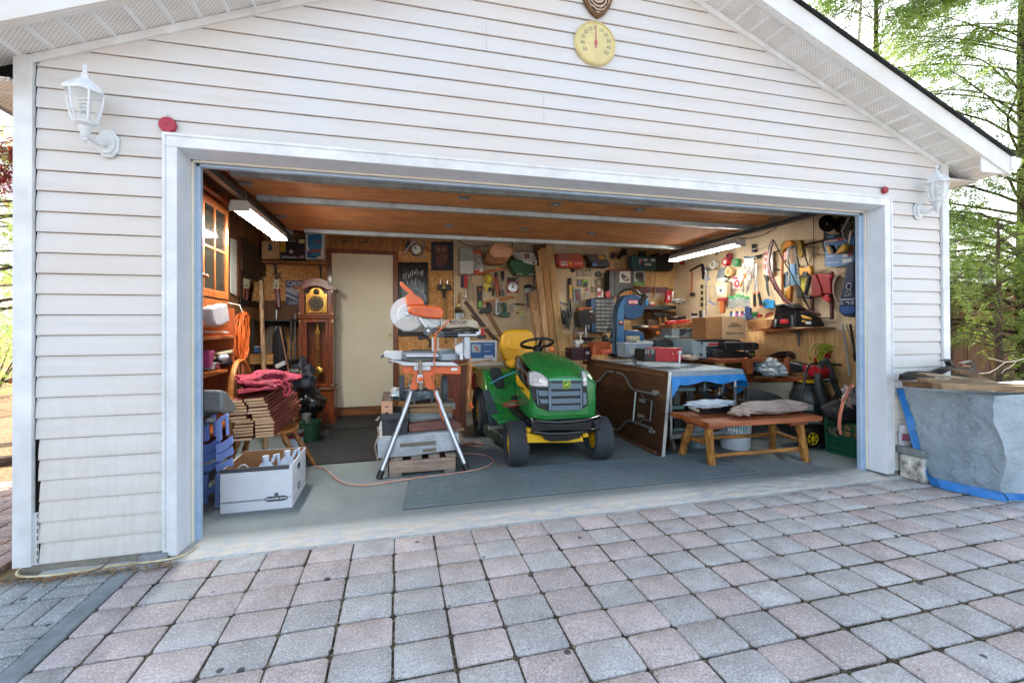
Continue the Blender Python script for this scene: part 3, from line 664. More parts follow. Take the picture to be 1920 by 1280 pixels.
carton('pump_box','tall white box with a blue and red sprayer picture on the wall shelf','box',1,(840,512,965,698),3.32,.14,'d9dadb',[('blue_print','2f86b4',('f',[(855,525),(955,525),(955,600),(945,668),(905,682),(868,640),(852,590)],.003,.002)),('lower_print','1d5f9a',('f',[(850,640),(955,668),(905,695),(852,690)],.003,.0015)),('tool_print','c03a2c',('f',[(862,640),(950,628),(948,645),(870,652)],.003,.005),('f',[(905,575),(950,572),(948,582),(908,584)],.003,.004))])
# duck ornaments
for px,lb in ((1115,'brass duck ornament above the left half of the side door'),(1268,'brass duck ornament above the right half of the side door')):
    x=px; T('duck_ornament',lb,'ornament','y',3.47,1,[('body',mat('b79a63',.3,.7),('f',[(x-40,550),(x-12,572),(x+22,560),(x+24,542),(x+34,536),(x+42,548),(x+38,575),(x+30,592),(x+5,600),(x-25,592),(x-48,560)],.012)),('wing',mat('8b7040',.35,.7),('f',[(x-25,572),(x+15,570),(x+5,588),(x-15,588)],.006,.006))],'brass duck ornaments over the door',bevel=.003)
# poster
po=T('car_poster','dark blue wall poster with a chrome car tail fin partly behind the clock','poster','y',3.49,1,[('sheet','27335c',('b',(700,850,905,1025),.003)),('fin_print','aeb6c2',('f',[(700,900),(760,905),(860,980),(860,1000),(700,925)],.0015,.001),('f',[(700,940),(830,1000),(800,1003),(700,960)],.0015,.001)),('stripe','8a93a8',('f',[(725,893),(790,890),(850,925),(800,915)],.0015,.0022)),('line','4a5578',('b',(700,990,905,994),.0015,.001))])
text('lettering','CADILLAC',zp(1,708,872,'y',3.487),30/3.765/143*1.25,mat('d8dce4'),po,ax='LEFT',sx=.98,bold=.0006); text('lettering','KING',zp(1,722,1009,'y',3.487),26/3.765/143*1.25,mat('d8dce4'),po,ax='LEFT',sx=.8)
# dark red canister with tag and spanner
def canister(reg,x,y,pl,val,label):
    return T('red_canister',label,'canister',pl,val,reg,[('tank',mat('7d1622',.25,0,.1,8,coat=.5),('r',[(x+8,y+100),(x+22,y+295)],.031)),('neck','3a1418',('r',[(x+8,y+100),(x+6,y+60)],.014)),('tag',mat('cfcfa6',.6),('f',[(x-30,y+20),(x+28,y+15),(x+28,y+110),(x-30,y+112)],.002,.035)),('tag_print','3d5a2a',('f',[(x-10,y+85),(x,y+70),(x+10,y+85),(x,y+98)],.001,.0365)),('nozzle',mat('8a8d88',.3,.9),('r',[(x-20,y-5),(x+10,y-35),(x+60,y-60)],.005),('r',[(x-5,y-15),(x+55,y+5)],.005),('r',[(x,y-40),(x+40,y-20)],.009))])
canister(13,470,110,'y',3.44,'dark red canister with a cream tag hung on the chipboard beside the poster')
# tools standing in the corner
m=MB(); a=at(518,580,'y',3.2); b=at(518,655,'y',3.2); m.tube([a,b],.01,10); a2=V((a.x,a.y,.5)); m.tube([b,a2],.012,10); solo('metal_tube','upright metal tube beside the black bag','tube',m,mat('b4b8ba',.3,.8))
m=MB(); a=at(553,588,'y',3.3); m.tube([a,V((a.x,a.y,.3))],.009,10); solo('metal_tube','thin metal tube standing close to the tall clock','tube',m,mat('a4a8aa',.3,.8))
T('golf_club','thin brown-shafted stick with a green end leaning towards the red jacket','stick','y',2.9,13,[('shaft','a5775a',('r',[(505,600),(600,1090)],.006)),('tip','8fd070',('e',(612,1108,24,20),.02))])
T('grey_cable_coil','long loop of grey cable hanging on the corner rack','cable','y',3.2,13,[('cable',mat('7d776c',.6),*[('ring',(420+k*9+(k%3)*4,740,46-k*2,160-k*7),.006) for k in range(5)])])
m=MB(); m.box(-.42,.0,3.0,3.45,1.27,1.29); m.box(-.42,.0,3.0,3.45,.78,.80); m.box(-.42,-.40,3.0,3.02,.02,1.29); m.box(-.02,0.,3.0,3.02,.02,1.29); m.box(-.02,0.,3.43,3.45,.02,1.29)
solo('corner_rack','black metal rack in the corner behind the wooden pole','rack',m,mat('1b1c1e',.5))
blob('hanging_black_bag','tall black bag hanging on the corner rack','bag',mat('101013',.8),'y',3.05,13,(505,850,72,250),.08,.2,sd=8)
T('bag_label','white strip label on the tall black bag','label','y',2.96,13,[('label','b9bcc0',('f',[(455,980),(555,935),(565,975),(470,1020)],.003))])
T('pine_box','pale pine box on the corner rack behind the wooden pole','box','y',2.98,13,[('box',mat('b98a4e',.6,kind='wood',ax='x',c2='8a6030'),('b',(170,880,435,975),.2)),('lid',mat('a4743c',.6),('b',(165,872,440,888),.21,.004))],bevel=.003)
T('blue_tin','small blue tin standing on the pine box','tin','y',2.97,13,[('tin','3b5a86',('b',(250,800,300,858),.06)),('rim','c9ccd0',('b',(248,796,302,804),.062,.001))])
blob('folded_dark_gloves','dark cloth bundle on top of the corner rack','cloth',mat('1c1e1a',.9),'y',3.2,13,(460,560,120,28),.1,.4,sd=3)
blob('patterned_jacket','black and grey patterned jacket slumped before the tall clock','jacket',mat('3c4150',.7,0,.42,26,.3,c2='0c0d12'),'y',2.75,13,(730,1090,120,150),.14,.5,sd=6)
T('black_flashlight','black torch resting on the patterned jacket','torch','y',2.55,13,[('body','111114',('r',[(610,1045),(700,1050)],.045)),('lens','8a7d55',('d',(706,1052,18),.01,.0))])
blob('black_bin_bag','black plastic sack heaped beside the tall clock','sack',mat('08090c',.35),'y',2.7,14,(760,330,110,120),.2,.35,sd=9)
# grandfather clock
CW=mat('96491c',.3,kind='wood',ax='z',sc=9,c2='5f2a0e',coat=.4); CWX=mat('8d4219',.3,kind='wood',ax='x',sc=9,c2='57260c',coat=.4); BR=mat('c79c4a',.25,.85,.1,20)
yc=3.14
K=thing('grandfather_clock','tall wooden grandfather clock with a brass dial and pendulum beside the side door','clock',(.23,3.3,.02))
def cbox(nm,a,b,z0,z1,y0,m_=CW,bev=.004): m=MB(); m.box(a,b,y0,3.46,z0,z1); return m.build(nm,m_,K,bevel=bev)
X0,X1=.045,.425
cbox('plinth',X0-.035,X1+.035,.02,.09,yc-.03,CWX); cbox('base_case',X0-.015,X1+.015,.0902,.43,yc-.005); cbox('base_moulding',X0-.035,X1+.04,.4302,.465,yc-.03,CWX,.01)
m=MB(); m.box(X0+.05,X1-.05,yc-.012,yc-.005,.14,.39); m.build('base_panel',CWX,K,bevel=.006)
m=MB(); 
for q in ((X0,X0+.05,.465,1.30),(X1-.05,X1,.465,1.30)): m.box(q[0],q[1],yc,3.46,q[2],q[3])
m.box(X0+.05,X1-.05,3.40,3.46,.465,1.30); m.build('trunk_case',CW,K,bevel=.004)
m=MB(); m.box(X0+.052,X0+.085,yc-.008,yc+.012,.47,1.295); m.box(X1-.085,X1-.052,yc-.008,yc+.012,.47,1.295); m.box(X0+.085,X1-.085,yc-.008,yc+.012,.47,.51); m.box(X0+.085,X1-.085,yc-.008,yc+.012,1.255,1.295); m.build('trunk_door',CWX,K,bevel=.003)
cbox('waist_moulding',X0-.03,X1+.03,1.3002,1.335,yc-.03,CWX,.01)
m=MB(); m.box(X0,X0+.06,yc,3.46,1.335,1.66); m.box(X1-.06,X1,yc,3.46,1.335,1.66); m.box(X0+.06,X1-.06,3.30,3.46,1.335,1.7); m.box(X0+.06,X1-.06,yc,yc+.02,1.335,1.37); m.build('hood_case',CW,K,bevel=.004)
xc=(X0+X1)/2
arch=[(xc-.235,1.645),(xc-.235,1.675),(xc-.15,1.695)]+[(xc+.15*math.sin(a),1.695+.075*math.cos(a)) for a in [R(v) for v in range(-75,76,15)]]+[(xc+.15,1.695),(xc+.235,1.675),(xc+.235,1.645),(xc+.125,1.645)]+[(xc+.125*math.sin(a),1.63+.062*math.cos(a)) for a in [R(v) for v in range(75,-76,-15)]]+[(xc-.125,1.645)]
m=MB(); m.prism([(x,yc-.035,z) for x,z in arch],(0,.36,0)); m.build('arched_pediment',CWX,K,bevel=.006)
m=MB(); m.prism([(xc-.25,yc-.05,1.655),(xc-.25,yc-.05,1.68),(xc-.16,yc-.05,1.705)]+[(xc+.16*math.sin(a),yc-.05,1.705+.08*math.cos(a)) for a in [R(v) for v in range(-75,76,15)]]+[(xc+.16,yc-.05,1.705),(xc+.25,yc-.05,1.68),(xc+.25,yc-.05,1.655),(xc+.15,yc-.05,1.682)]+[(xc+.148*math.sin(a),yc-.05,1.69+.07*math.cos(a)) for a in [R(v) for v in range(75,-76,-15)]]+[(xc-.15,yc-.05,1.682)],(0,.03,0)); m.build('pediment_moulding',CWX,K,bevel=.004)
m=MB(); m.box(xc-.118,xc+.118,yc+.03,yc+.036,1.375,1.605); m.prism([(xc+.085*math.sin(a),yc+.03,1.60+.075*math.cos(a)) for a in [R(v) for v in range(-88,89,16)]],(0,.006,0)); dl=m.build('dial_plate',BR,K)
m=MB(); m.lathe([(.098,0),(.098,.006),(.088,.008),(.088,.004)],(xc,yc+.03,1.485),(0,-1,0),32); m.build('chapter_rim',mat('e0c070',.2,.9),dl)
m=MB(); m.lathe([(.087,0),(.087,.005)],(xc,yc+.029,1.485),(0,-1,0),32); m.build('dial',mat('2b2312',.3,.5,.1,30),dl)
for h in range(12):
    a=h*math.pi/6; text('numeral',['XII','I','II','III','IV','V','VI','VII','VIII','IX','X','XI'][h],(xc+.07*math.sin(a),yc+.022,1.485+.07*math.cos(a)),.024,BR,dl,rot=-a)
m=MB(); m.prism([(xc-.004,yc+.018,1.49),(xc+.05,yc+.018,1.468),(xc+.05,yc+.018,1.465),(xc-.004,yc+.018,1.48)],(0,.002,0)); m.prism([(xc-.003,yc+.017,1.483),(xc-.03,yc+.017,1.455),(xc-.026,yc+.017,1.452),(xc+.004,yc+.017,1.483)],(0,.002,0)); m.build('clock_hands',mat('0c0a08',.3),dl)
m=MB(); m.ell((xc,yc+.02,1.625),(.035,.012,.035),16); m.build('moon_dial',mat('3b3a34',.3,.5),dl)
for s in (-1,1):
    for z0,z1 in ((1.35,1.64),(.48,1.28)):
        m=MB(); x=xc+s*.183; m.tube([(x,yc-.012,z0+.02),(x,yc-.012,z1-.02)],.01,10); m.build('column',CW,K)
        for z in (z0+.008,z1-.012):
            m=MB(); m.lathe([(.012,0),(.013,.008),(.011,.02)],(x,yc-.012,z-.008),(0,0,1),12); m.build('brass_cap',mat('dccf9c',.2,.9),K)
m=MB(); m.lathe([(.05,0),(.048,.008),(.03,.014),(0,.016)],(xc+.012,yc+.11,.66),(0,-1,0),28); m.build('pendulum_bob',BR,K)
m=MB()
for k in range(5): m.box(xc-.018+k*.0085,xc-.015+k*.0085,yc+.11,yc+.114,.74,1.14)
m.box(xc-.024,xc+.026,yc+.108,yc+.116,.72,.75); m.box(xc-.024,xc+.026,yc+.108,yc+.116,.93,.945); m.prism([(xc-.03,yc+.108,1.12),(xc+.03,yc+.108,1.12),(xc+.012,yc+.108,1.17),(xc+.004,yc+.108,1.24),(xc-.004,yc+.108,1.24),(xc-.012,yc+.108,1.17)],(0,.008,0)); m.build('pendulum',BR,K)
m=MB(); m.tube([(xc,yc+.11,.60),(xc,yc+.11,.56)],.004); m.build('pendulum_tip',BR,K)
# buckets and tins at its foot
m=MB(); c=at(597,812,'z',.02); 
t_=thing('green_bucket','dark green bucket standing behind the wooden chair','bucket',(c.x-.02,2.30,.02))
m.lathe([(.09,0),(.105,.20),(.112,.205),(.112,.212),(.1,.212),(.085,.01)],(c.x-.02,2.30,.02),n=28); m.build('pail',mat('153f2a',.5),t_)
m=MB(); m.lathe([(.08,0),(.082,.01),(.082,.15),(.086,.155),(.086,.17),(.07,.17)],(at(581,806,'z',.02).x,2.05,.02),n=28); 
t_=thing('paint_can','paint can with a white label and dark red band in front of the green bucket','paint can',(at(581,806,'z',.02).x,2.05,.02)); x_=t_.location.x
m.build('can',mat('8b8d90',.35,.7),t_); m=MB(); m.lathe([(.0835,.02),(.0835,.11)],(x_,2.05,.02),n=28); m.build('label',mat('c5ccd4',.5,0,.3,20,c2='7d94ad'),t_); m=MB(); m.lathe([(.0845,.112),(.0845,.148)],(x_,2.05,.02),n=28); m.build('red_band','6a1f26',t_)
c=at(578,765,'y',2.35); m=MB(); 
for k in range(12): 
    m.lathe([(.035+.001*k,0),(.038+.001*k,.006),(.035+.001*k,.012)],(c.x-.03,2.42,.14+k*.0125),n=20)
solo('ribbed_drain_hose','short ribbed grey hose standing in the green bucket','hose',m,mat('5d625f',.6))
# black mats
t=NT('rubber_mat'); p=t.pos(obj=False); n1=t.n('TexNoise',{'Vector':p,'Scale':240.,'Detail':3}).outputs[0]; n2=t.n('TexNoise',{'Vector':p,'Scale':3.,'Detail':5}).outputs[0]
t.base(t.mix(t.ramp(n2,[(.35,0.),(.7,1.)]),rgb('16181b'),rgb('23282b'))); t.b.inputs['Roughness'].default_value=.75; t.bump(n1,.8,.004)
m=MB(); m.grid(lambda i,j:(.12+i*.92+ .04*j,1.42+j*1.55,.028+.003*noise.noise(V((i*4,j*5,0)))),20,30,(0,0,-.007)); solo('rubber_mat','large black rubber mat before the side door','mat',m,t.m,'black rubber mats')
m=MB(); m.grid(lambda i,j:(.44+i*.70,2.75+j*.72,.036+.012*j*(math.sin(i*9)*.2+1)+.015*max(0,j-.8)),20,20,(0,0,-.008)); solo('rubber_mat','small black doormat lying against the door sill','mat',m,t.m,'black rubber mats')
# wooden chair
CH=mat('b87a3a',.35,kind='wood',ax='z',sc=10,c2='8a5420',coat=.3)
K=thing('wooden_chair','wooden spindle back chair loaded with reddish boards','chair',(.17,1.25,.02))
cx,cy_,sz=.17,1.25,.40
def sup(a,rx,ry,n=2.6): c,s=math.cos(a),math.sin(a); return (abs(c)**(2/n)*rx*(1 if c>0 else -1),abs(s)**(2/n)*ry*(1 if s>0 else -1))
m=MB(); m.prism([V((cx+sup(2*math.pi*i/36,.235,.21)[0],cy_+sup(2*math.pi*i/36,.235,.21)[1],sz-.032)) for i in range(36)],(0,0,.032)); m.build('seat',CH,K,bevel=.01)
for sx,sy in ((-1,-1),(1,-1),(-1,1),(1,1)):
    a=V((cx+sx*.15,cy_+sy*.13,sz-.03)); b=V((cx+sx*(.24 if sx<0 else .33),cy_+sy*.20-.02,.02)); m=MB(); n=24; pts=[a.lerp(b,i/n) for i in range(n+1)]
    rad=[.016,.019,.022,.024,.024,.021,.015,.020,.020,.014,.021,.023,.024,.024,.023,.022,.021,.02,.019,.014,.019,.019,.016,.015,.013]; m.tube(pts,rad,12); m.build('leg',CH,K)
bow=[V((.0-.03*math.sin(a),cy_+.05-.30*math.cos(a),sz-.05+.585*max(0,math.sin(a))**.75)) for a in [math.pi*i/24 for i in range(25)]]
m=MB(); m.tube(bow,.014,8,flat=1.5); m.build('back_bow',CH,K)
for k in range(6):
    y=cy_-.14+k*.075; h=.54*(1-((y-cy_-.05)/.30)**2)**.4; m=MB(); m.tube([(-.0,y,sz-.005),(-.03,y,sz+h-.03)],.0075,8); m.build('spindle',CH,K)
# stacked boards: each one its own thing
BW=mat('94503f',.6,kind='wood',ax='y',sc=10,c2='6a332a'); BE=mat('ecc79c',.7,0,.1,40,c2='d3a678')
cols=[[(35,320,160),(50,345,158),(60,370,165),(70,395,162),(70,420,162),(72,450,158),(98,475,160),(130,490,152),(122,520,162),(120,545,164),(125,570,158),(122,600,160),(115,632,160)],
      [(210,302,160),(225,327,155),(240,350,160),(250,378,156),(243,404,180),(275,430,150),(282,455,156),(295,475,150),(300,495,158),(303,520,155),(305,548,153),(305,576,152),(305,600,152)]]
rn=random.Random(9)
for ci,col in enumerate(cols):
    for k,(x,y,w_) in enumerate(col):
        sl=12; m=MB(); q=[zp(14,x,y,'y',.95),zp(14,x+w_,y-sl,'y',.95),zp(14,x+w_,y-sl+19,'y',.95),zp(14,x,y+19,'y',.95)]; d=V((.035+rn.uniform(-.01,.01),.72+rn.uniform(-.04,.04),.045)); off=V((0,rn.uniform(-.01,.02),0)); q=[a+off for a in q]
        m.prism(q,d); m.m=1; m.prism([a-V((0,.0012,0)) for a in q],(0,.001,0))
        pos=('topmost' if k==0 else 'lowest' if k==12 else ['','second','third','fourth','fifth','sixth','seventh','eighth','ninth','tenth','eleventh','twelfth'][k]+' from top')
        solo('reddish_board','reddish board, %s in the %s stack on the chair'%(pos,('left','right')[ci]),'board',m,[BW,BE],'reddish boards stacked on the chair',bevel=.001)
blob('red_jacket','crumpled raspberry red jacket on top of the stacked boards','jacket',mat('a02c45',.85,0,.18,20,.2,c2='6d1a2e'),'y',1.22,13,(385,1130,280,95),.2,.45,1.7,sd=2,n=72,wr=.55)
T('red_jacket_strap','looped raspberry red strap hanging off the jacket over the boards','strap','y',1.0,13,[('strap',mat('b43a52',.8),('r',[(530,1180),(560,1230),(540,1275),(575,1290),(610,1240),(590,1170),(540,1120)],.008))])
T('red_plastic_bar','flat pinkish red plastic bar lying along the top of the boards','bar','y',.97,13,[('bar',mat('c4495a',.4),('f',[(78,1232),(200,1215),(300,1218),(350,1200),(470,1190),(475,1222),(350,1232),(85,1275)],.03)),('hole','2a1015',('d',(455,1208,6),.004,.002))],bevel=.004)
# banker box
WB=mat('dfe3e8',.6,0,.04,6); CB=mat('a9794c',.8,0,.12,20)
K=thing('file_box','open white cardboard file box holding plastic jugs on the garage floor','box',(.31,.72,.02))
m=MB(); m.box(.1,.518,.50,.506,.02,.295); bx_=m.build('front_panel',WB,K)
m=MB(); m.prism([(.512,.507,.02),(.512,.94,.02),(.512,.94,.30),(.512,.507,.30)],(.006,0,0)); sp=m.build('side_panel',WB,K)
m=MB(); m.box(.1,.106,.507,.94,.02,.29); m.box(.106,.5115,.934,.94,.02,.30); m.m=1; m.box(.1065,.511,.9325,.9335,.03,.298); m.box(.1065,.1075,.508,.93,.03,.288); m.box(.1065,.511,.5065,.5075,.03,.29); m.m=0; m.box(.107,.511,.508,.932,.02,.03); m.build('carton',[WB,CB],K)
m=MB(); m.box(.098,.50,.498,.509,.272,.298); m.build('dark_rim','4a4c50',K)
PR=mat('3c3f44',.6)
m=MB(); m.box(.1,.385,.4985,.4995,.088,.0905); m.box(.1,.385,.4985,.4995,.082,.0845); m.box(.49,.517,.4985,.4995,.088,.0905); m.build('printed_line',PR,bx_)
def oval(cx,cz,w_,h,n=24): return [(cx+w_*math.cos(2*math.pi*i/n)*(1 if abs(math.cos(2*math.pi*i/n))<.8 else 1.03),cz+h*math.sin(2*math.pi*i/n)) for i in range(n)]
m=MB(); m.prism([(.360,.4978,.077),(.375,.4978,.070),(.47,.4978,.070),(.488,.4978,.077),(.492,.4978,.087),(.488,.4978,.096),(.47,.4978,.103),(.375,.4978,.103),(.360,.4978,.096),(.355,.4978,.087)],(0,.0012,0)); m.build('logo_plate',PR,bx_)
m=MB(); m.lathe([(.013,0),(.013,.001)],(.424,.4985,.113),(0,-1,0),18); m.build('logo_badge',mat('6b6e74',.6),bx_)
text('lettering','BANKERS BOX',(.424,.4968,.087),.0185,WB,bx_,sx=1.0,bold=.0004)
for z,w_ in ((.235,.045),(.10,.055)):
    m=MB(); m.prism([(.5185,.70+w_*math.cos(2*math.pi*i/20),z+.020*math.sin(2*math.pi*i/20)) for i in range(20)],(.001,0,0)); m.build('handle_hole' if z>.2 else 'logo_plate','22242a',sp)
text('lettering','BANKERS BOX',(.5202,.70,.10),.015,WB,sp,face='x')
for z in (.20,.165,.13,.066):
    m=MB(); m.box(.5182,.5188,.51,.935,z,z+.0018); m.build('printed_line',PR,sp)
JG=mat('b7c9db',.25,0,.05,10)
for x,y,lb in ((.33,.62,'frosted blue plastic jug at the middle of the white file box'),(.44,.72,'frosted blue plastic jug by the printed side of the white file box')):
    t_=thing('plastic_jug',lb,'jug',(x,y,.03),0,'plastic jugs in the white file box')
    m=MB(); m.lathe([(.065,0),(.07,.02),(.07,.18),(.06,.215),(.035,.25),(.019,.27),(.019,.285)],(x,y,.03),n=20); m.build('bottle',JG,t_,smooth=50)
    m=MB(); m.lathe([(.021,0),(.021,.02),(.019,.022)],(x,y,.315),n=20); m.build('cap',mat('d5e2f0',.3),t_)
    m=MB(); m.tube([(x+.03,y+.03,.28),(x+.045,y+.04,.325),(x+.062,y+.055,.33),(x+.068,y+.055,.25)],.011,8); m.build('handle',JG,t_)
m=MB(); m.tube([(.2+.03*math.cos(a),.60,.262+.03*math.sin(a)) for a in [math.pi*i/10 for i in range(11)]],.005,6); solo('white_wire_loop','small white wire loop sticking out of the file box','wire',m,mat('d8dbe0',.5))
# blue folding chairs
BL=mat('8ba6e6',.4,0,.08,10)
def bluechair(label,y,dx,m_):
    K=thing('folding_chair',label,'folding chair',(.03+dx,y,.02),0,'blue plastic folding chairs')
    z=lambda a,b:zp(14,a,b,'y',y)
    def fl(nm,pts,th=.02,o=0): m=MB(); m.prism([z(*q)+V((dx,o,0)) for q in pts],(0,th,0)); m.build(nm,m_,K,bevel=.004)
    fl('side_rail',[(-25,490),(0,455),(60,420),(72,430),(78,600),(60,610),(52,470),(15,490),(20,640),(-22,650)],.03)
    for i,(y0,y1) in enumerate(((655,750),(738,820),(825,905))): fl('slat',[(-25,y0+15),(20,y0+10),(110,y0-55+i*6),(118,y0+10+i*10),(70,y1-40),(20,y1-5),(-25,y1)],.02)
    fl('leg',[(-30,925),(-5,915),(10,910),(3,1215),(-15,1212),(-35,1195)],.035)
    fl('stretcher',[(3,1040),(60,1000),(75,1030),(70,1060),(5,1090)],.02)
    return K
bluechair('blue plastic chair folded flat just inside the left of the doorway',.62,0.,BL)
bluechair('second blue plastic chair folded flat behind the first one',.72,-.075,mat('6f8cd2',.4,0,.08,10))
# ================= centre: pallet pile =================
GW=mat('9a8f80',.8,kind='wood',ax='x',c2='6f655a'); GWY=mat('948a7d',.8,kind='wood',ax='y',c2='6f655a')
K=thing('pallet','weathered grey wooden pallet under the pile of boxes and boards','pallet',(1.38,1.15,.02))
for x0,x1 in ((1.135,1.225),(1.29,1.375),(1.43,1.515),(1.565,1.65)):
    m=MB(); m.box(x0,x1,.935,1.9,.142,.162); m.build('deck_board',GWY,K,bevel=.003)
m=MB(); m.box(1.124,1.640,.917,.955,.052,.1418); m.build('stringer',mat('b09a88',.8,kind='wood',ax='x',c2='84705f'),K,bevel=.003)
m=MB(); m.box(1.124,1.640,1.86,1.895,.052,.1418); m.build('stringer',GW,K,bevel=.003)
for x0 in (1.128,1.55): m=MB(); m.box(x0,x0+.09,.93,1.9,.02,.0518); m.build('bottom_board',GWY,K,bevel=.003)
def slab(name,label,cat,reg,poly,y,dep,ms,group=None,bev=.003,dv=None):
    m=MB(); m.prism([zp(reg,a,b,'y',y) for a,b in poly],dv or (0,dep,0)); return solo(name,label,cat,m,ms,group,bevel=bev)
T('flat_white_carton','long flat white carton with two slots lying on the pallet','box','y',1.0,16,[('carton',mat('c9ced2',.7,0,.1,12,c2='9aa0a4'),('f',[(95,805),(300,790),(520,770),(945,735),(960,905),(740,930),(420,975),(105,995)],.75)),('slot','77705f',('f',[(330,845),(708,812),(710,855),(332,882)],.004,.003),('f',[(570,900),(712,885),(712,922),(570,935)],.004,.003)),('torn_edge',mat('a08f7c',.9,0,.2,60),('r',[(95,790),(70,880),(85,940),(100,1000),(98,1020)],.006),('r',[(100,670),(115,740),(95,800)],.008),('r',[(80,600),(110,580),(120,560)],.008)),('top_flap',mat('b4bcc0',.6),('f',[(95,780),(300,765),(520,745),(900,715),(905,735),(520,768),(300,790),(95,802)],.6,-.02))],bevel=.004)
T('black_tool_box','dark grey plastic tool box on the flat white carton','tool box','y',1.06,16,[('body',mat('34383b',.55,0,.12,12),('f',[(142,612),(415,600),(410,772),(150,785)],.3)),('lid',mat('3b4042',.5,0,.12,12),('f',[(130,545),(200,520),(430,515),(436,590),(420,602),(140,612)],.31,.008)),('lid_line','1d1f21',('f',[(132,598),(434,584),(434,590),(132,604)],.004,.012)),('latch','25282a',('f',[(225,590),(265,588),(265,640),(225,642)],.01,.016))],bevel=.006)
m=MB(); q=[zp(16,a,b,'y',1.0) for a,b in ((140,402),(256,400),(256,528),(215,528),(215,514),(184,514),(184,526),(142,524))]
m.prism(q,(.0,.55,.0)); m.m=1; m.prism([p-V((0,.002,0)) for p in q],(0,.0018,0)); m.m=2; m.prism([zp(16,a,b,'y',.997) for a,b in ((176,452),(216,452),(216,463),(176,463))],(0,.0005,0))
solo('grooved_timber_post','short grooved timber post lying end-on on the dark tool box','timber',m,[mat('5b4c42',.8,kind='wood',ax='y',c2='3b302a'),mat('d3a07c',.7,0,.1,40),'1a1411'],bevel=.002)
BR1=mat('8d5a50',.7,kind='wood',ax='x',c2='63403a'); TAN=mat('b5936a',.75,kind='wood',ax='x',c2='86694a')
slab('red_brown_board','thick reddish board at the front of the pile beside the tool box','board',16,[(425,640),(860,588),(975,640),(970,690),(430,720)],1.08,.3,BR1)
slab('thin_offcut','thin pale offcut squeezed beneath the thick reddish board','board',16,[(468,720),(850,700),(1005,680),(1005,702),(850,732),(470,738)],1.1,.3,TAN)
slab('grey_board','wide grey weathered board in the middle of the timber pile','board',16,[(432,530),(880,528),(880,580),(842,600),(428,640)],1.15,.4,mat('8c9492',.75,kind='wood',ax='x',c2='666b68'))
slab('brown_board','brown plank on top of the wide grey board','board',16,[(432,478),(882,462),(885,522),(434,526)],1.18,.35,mat('a37f5c',.75,kind='wood',ax='x',c2='70543a'))
slab('end_block','pale block end jutting out at the top right of the timber pile','board',16,[(790,425),(912,420),(912,485),(790,470)],1.2,.25,mat('a8a69c',.8,kind='wood',ax='x',c2='77756b'))
slab('pale_plank','pale plank laid under the folded plastic sheet','board',16,[(415,440),(780,415),(785,465),(415,462)],1.22,.35,TAN)
blob('plastic_sheet','bundle of clear plastic sheet printed blue and black behind the stand legs','plastic sheet',mat('8ea2b0',.3,0,.5,16,.3,c2='1d2226'),'y',1.35,16,(500,335,270,55),.12,.4,2.4,sd=12)
blob('printed_bag','white bag printed with black letters behind the left stand wheel','bag',mat('b9bcc2',.5,0,.55,14,.2,c2='191b20'),'y',1.45,16,(290,315,60,60),.06,.4,2.4,sd=15)
# brown cabinet behind
K=T('plywood_cabinet','tall reddish plywood cabinet standing behind the saw stand','cabinet','y',1.95,16,[('side',mat('8a4526',.55,kind='wood',ax='z',c2='5f2c16'),('f',[(820,-60),(1020,-60),(1015,640),(830,600)],.45)),('edge_strip',mat('6f3820',.55,kind='wood',ax='z',c2='4a2413'),('f',[(965,-60),(1035,-60),(1025,700),(960,640)],.06,.01))],bevel=.003)
# ================= saw stand and mitre saw =================
ORG=mat('ee6f34',.38,0,.08,10,coat=.2); ALU=mat('c3c8cc',.3,.85,.08,20); ALW=mat('d5d9dc',.35,.2,.06,14); GRY=mat('7d868b',.4,.4,.1,14); BLK=mat('17191b',.45)
K=thing('saw_stand','aluminium and orange folding saw stand with splayed front legs and black wheels','saw stand',(1.39,1.0,.02))
Z16=lambda a,b,y=1.0:zp(16,a,b,'y',y)
for (a,b,c,d,y0,y1) in ((458,300,118,1195,1.08,.927),(700,300,1030,1115,1.08,.934)):
    p=Z16(a,b,y0); q=Z16(c,d,y1); q.z=max(q.z,.03); m=MB(); m.tube([p,q],.021,14); l_=m.build('leg',ALU,K)
    m=MB(); dd=(q-p).normalized(); m.tube([q-dd*.055,q+dd*.008],.0255,14); m.build('foot',BLK,l_)
for (a,b,dx) in ((458,300,-.06),(700,300,.10)):
    p=Z16(a,b,1.10); q=V((p.x+dx,1.85,.03)); m=MB(); m.tube([V((p.x,1.35,.72)),q],.02,12); m.build('leg',ALU,K)
def kp(nm,mt,reg,poly,y,dep,bev=.004,par=None): m=MB(); m.prism([zp(reg,a,b,'y',y) for a,b in poly],(0,dep,0)); return m.build(nm,mt,par or K,bevel=bev)
kp('latch_arm',mat('454b50',.4),16,[(462,285),(500,280),(495,430),(474,436),(470,330)],1.02,.03); kp('latch_arm',mat('454b50',.4),16,[(660,280),(695,285),(680,330),(672,430),(655,430)],1.02,.03)
kp('side_bracket',ORG,16,[(440,85),(530,85),(530,120),(520,240),(515,280),(440,282),(445,240),(480,120),(462,125)],1.03,.025)
kp('side_bracket',ORG,16,[(560,85),(685,88),(685,135),(650,135),(700,240),(705,282),(630,280),(590,230),(565,130)],1.03,.025)
kp('cross_bar',ORG,16,[(362,45),(385,36),(470,38),(470,112),(380,118),(358,85)],1.06,.05); kp('cross_bar',ORG,16,[(650,38),(968,36),(968,118),(650,112)],1.06,.05)
kp('cross_bar_slot',mat('e9ebeb',.4),16,[(868,52),(935,52),(935,82),(868,82)],1.056,.004)
kp('saddle',ALW,16,[(478,10),(655,10),(655,80),(478,80)],1.04,.12); kp('centre_post',mat('8a7f72',.35,.8),16,[(528,-60),(562,-60),(575,285),(530,285)],1.0,.035)
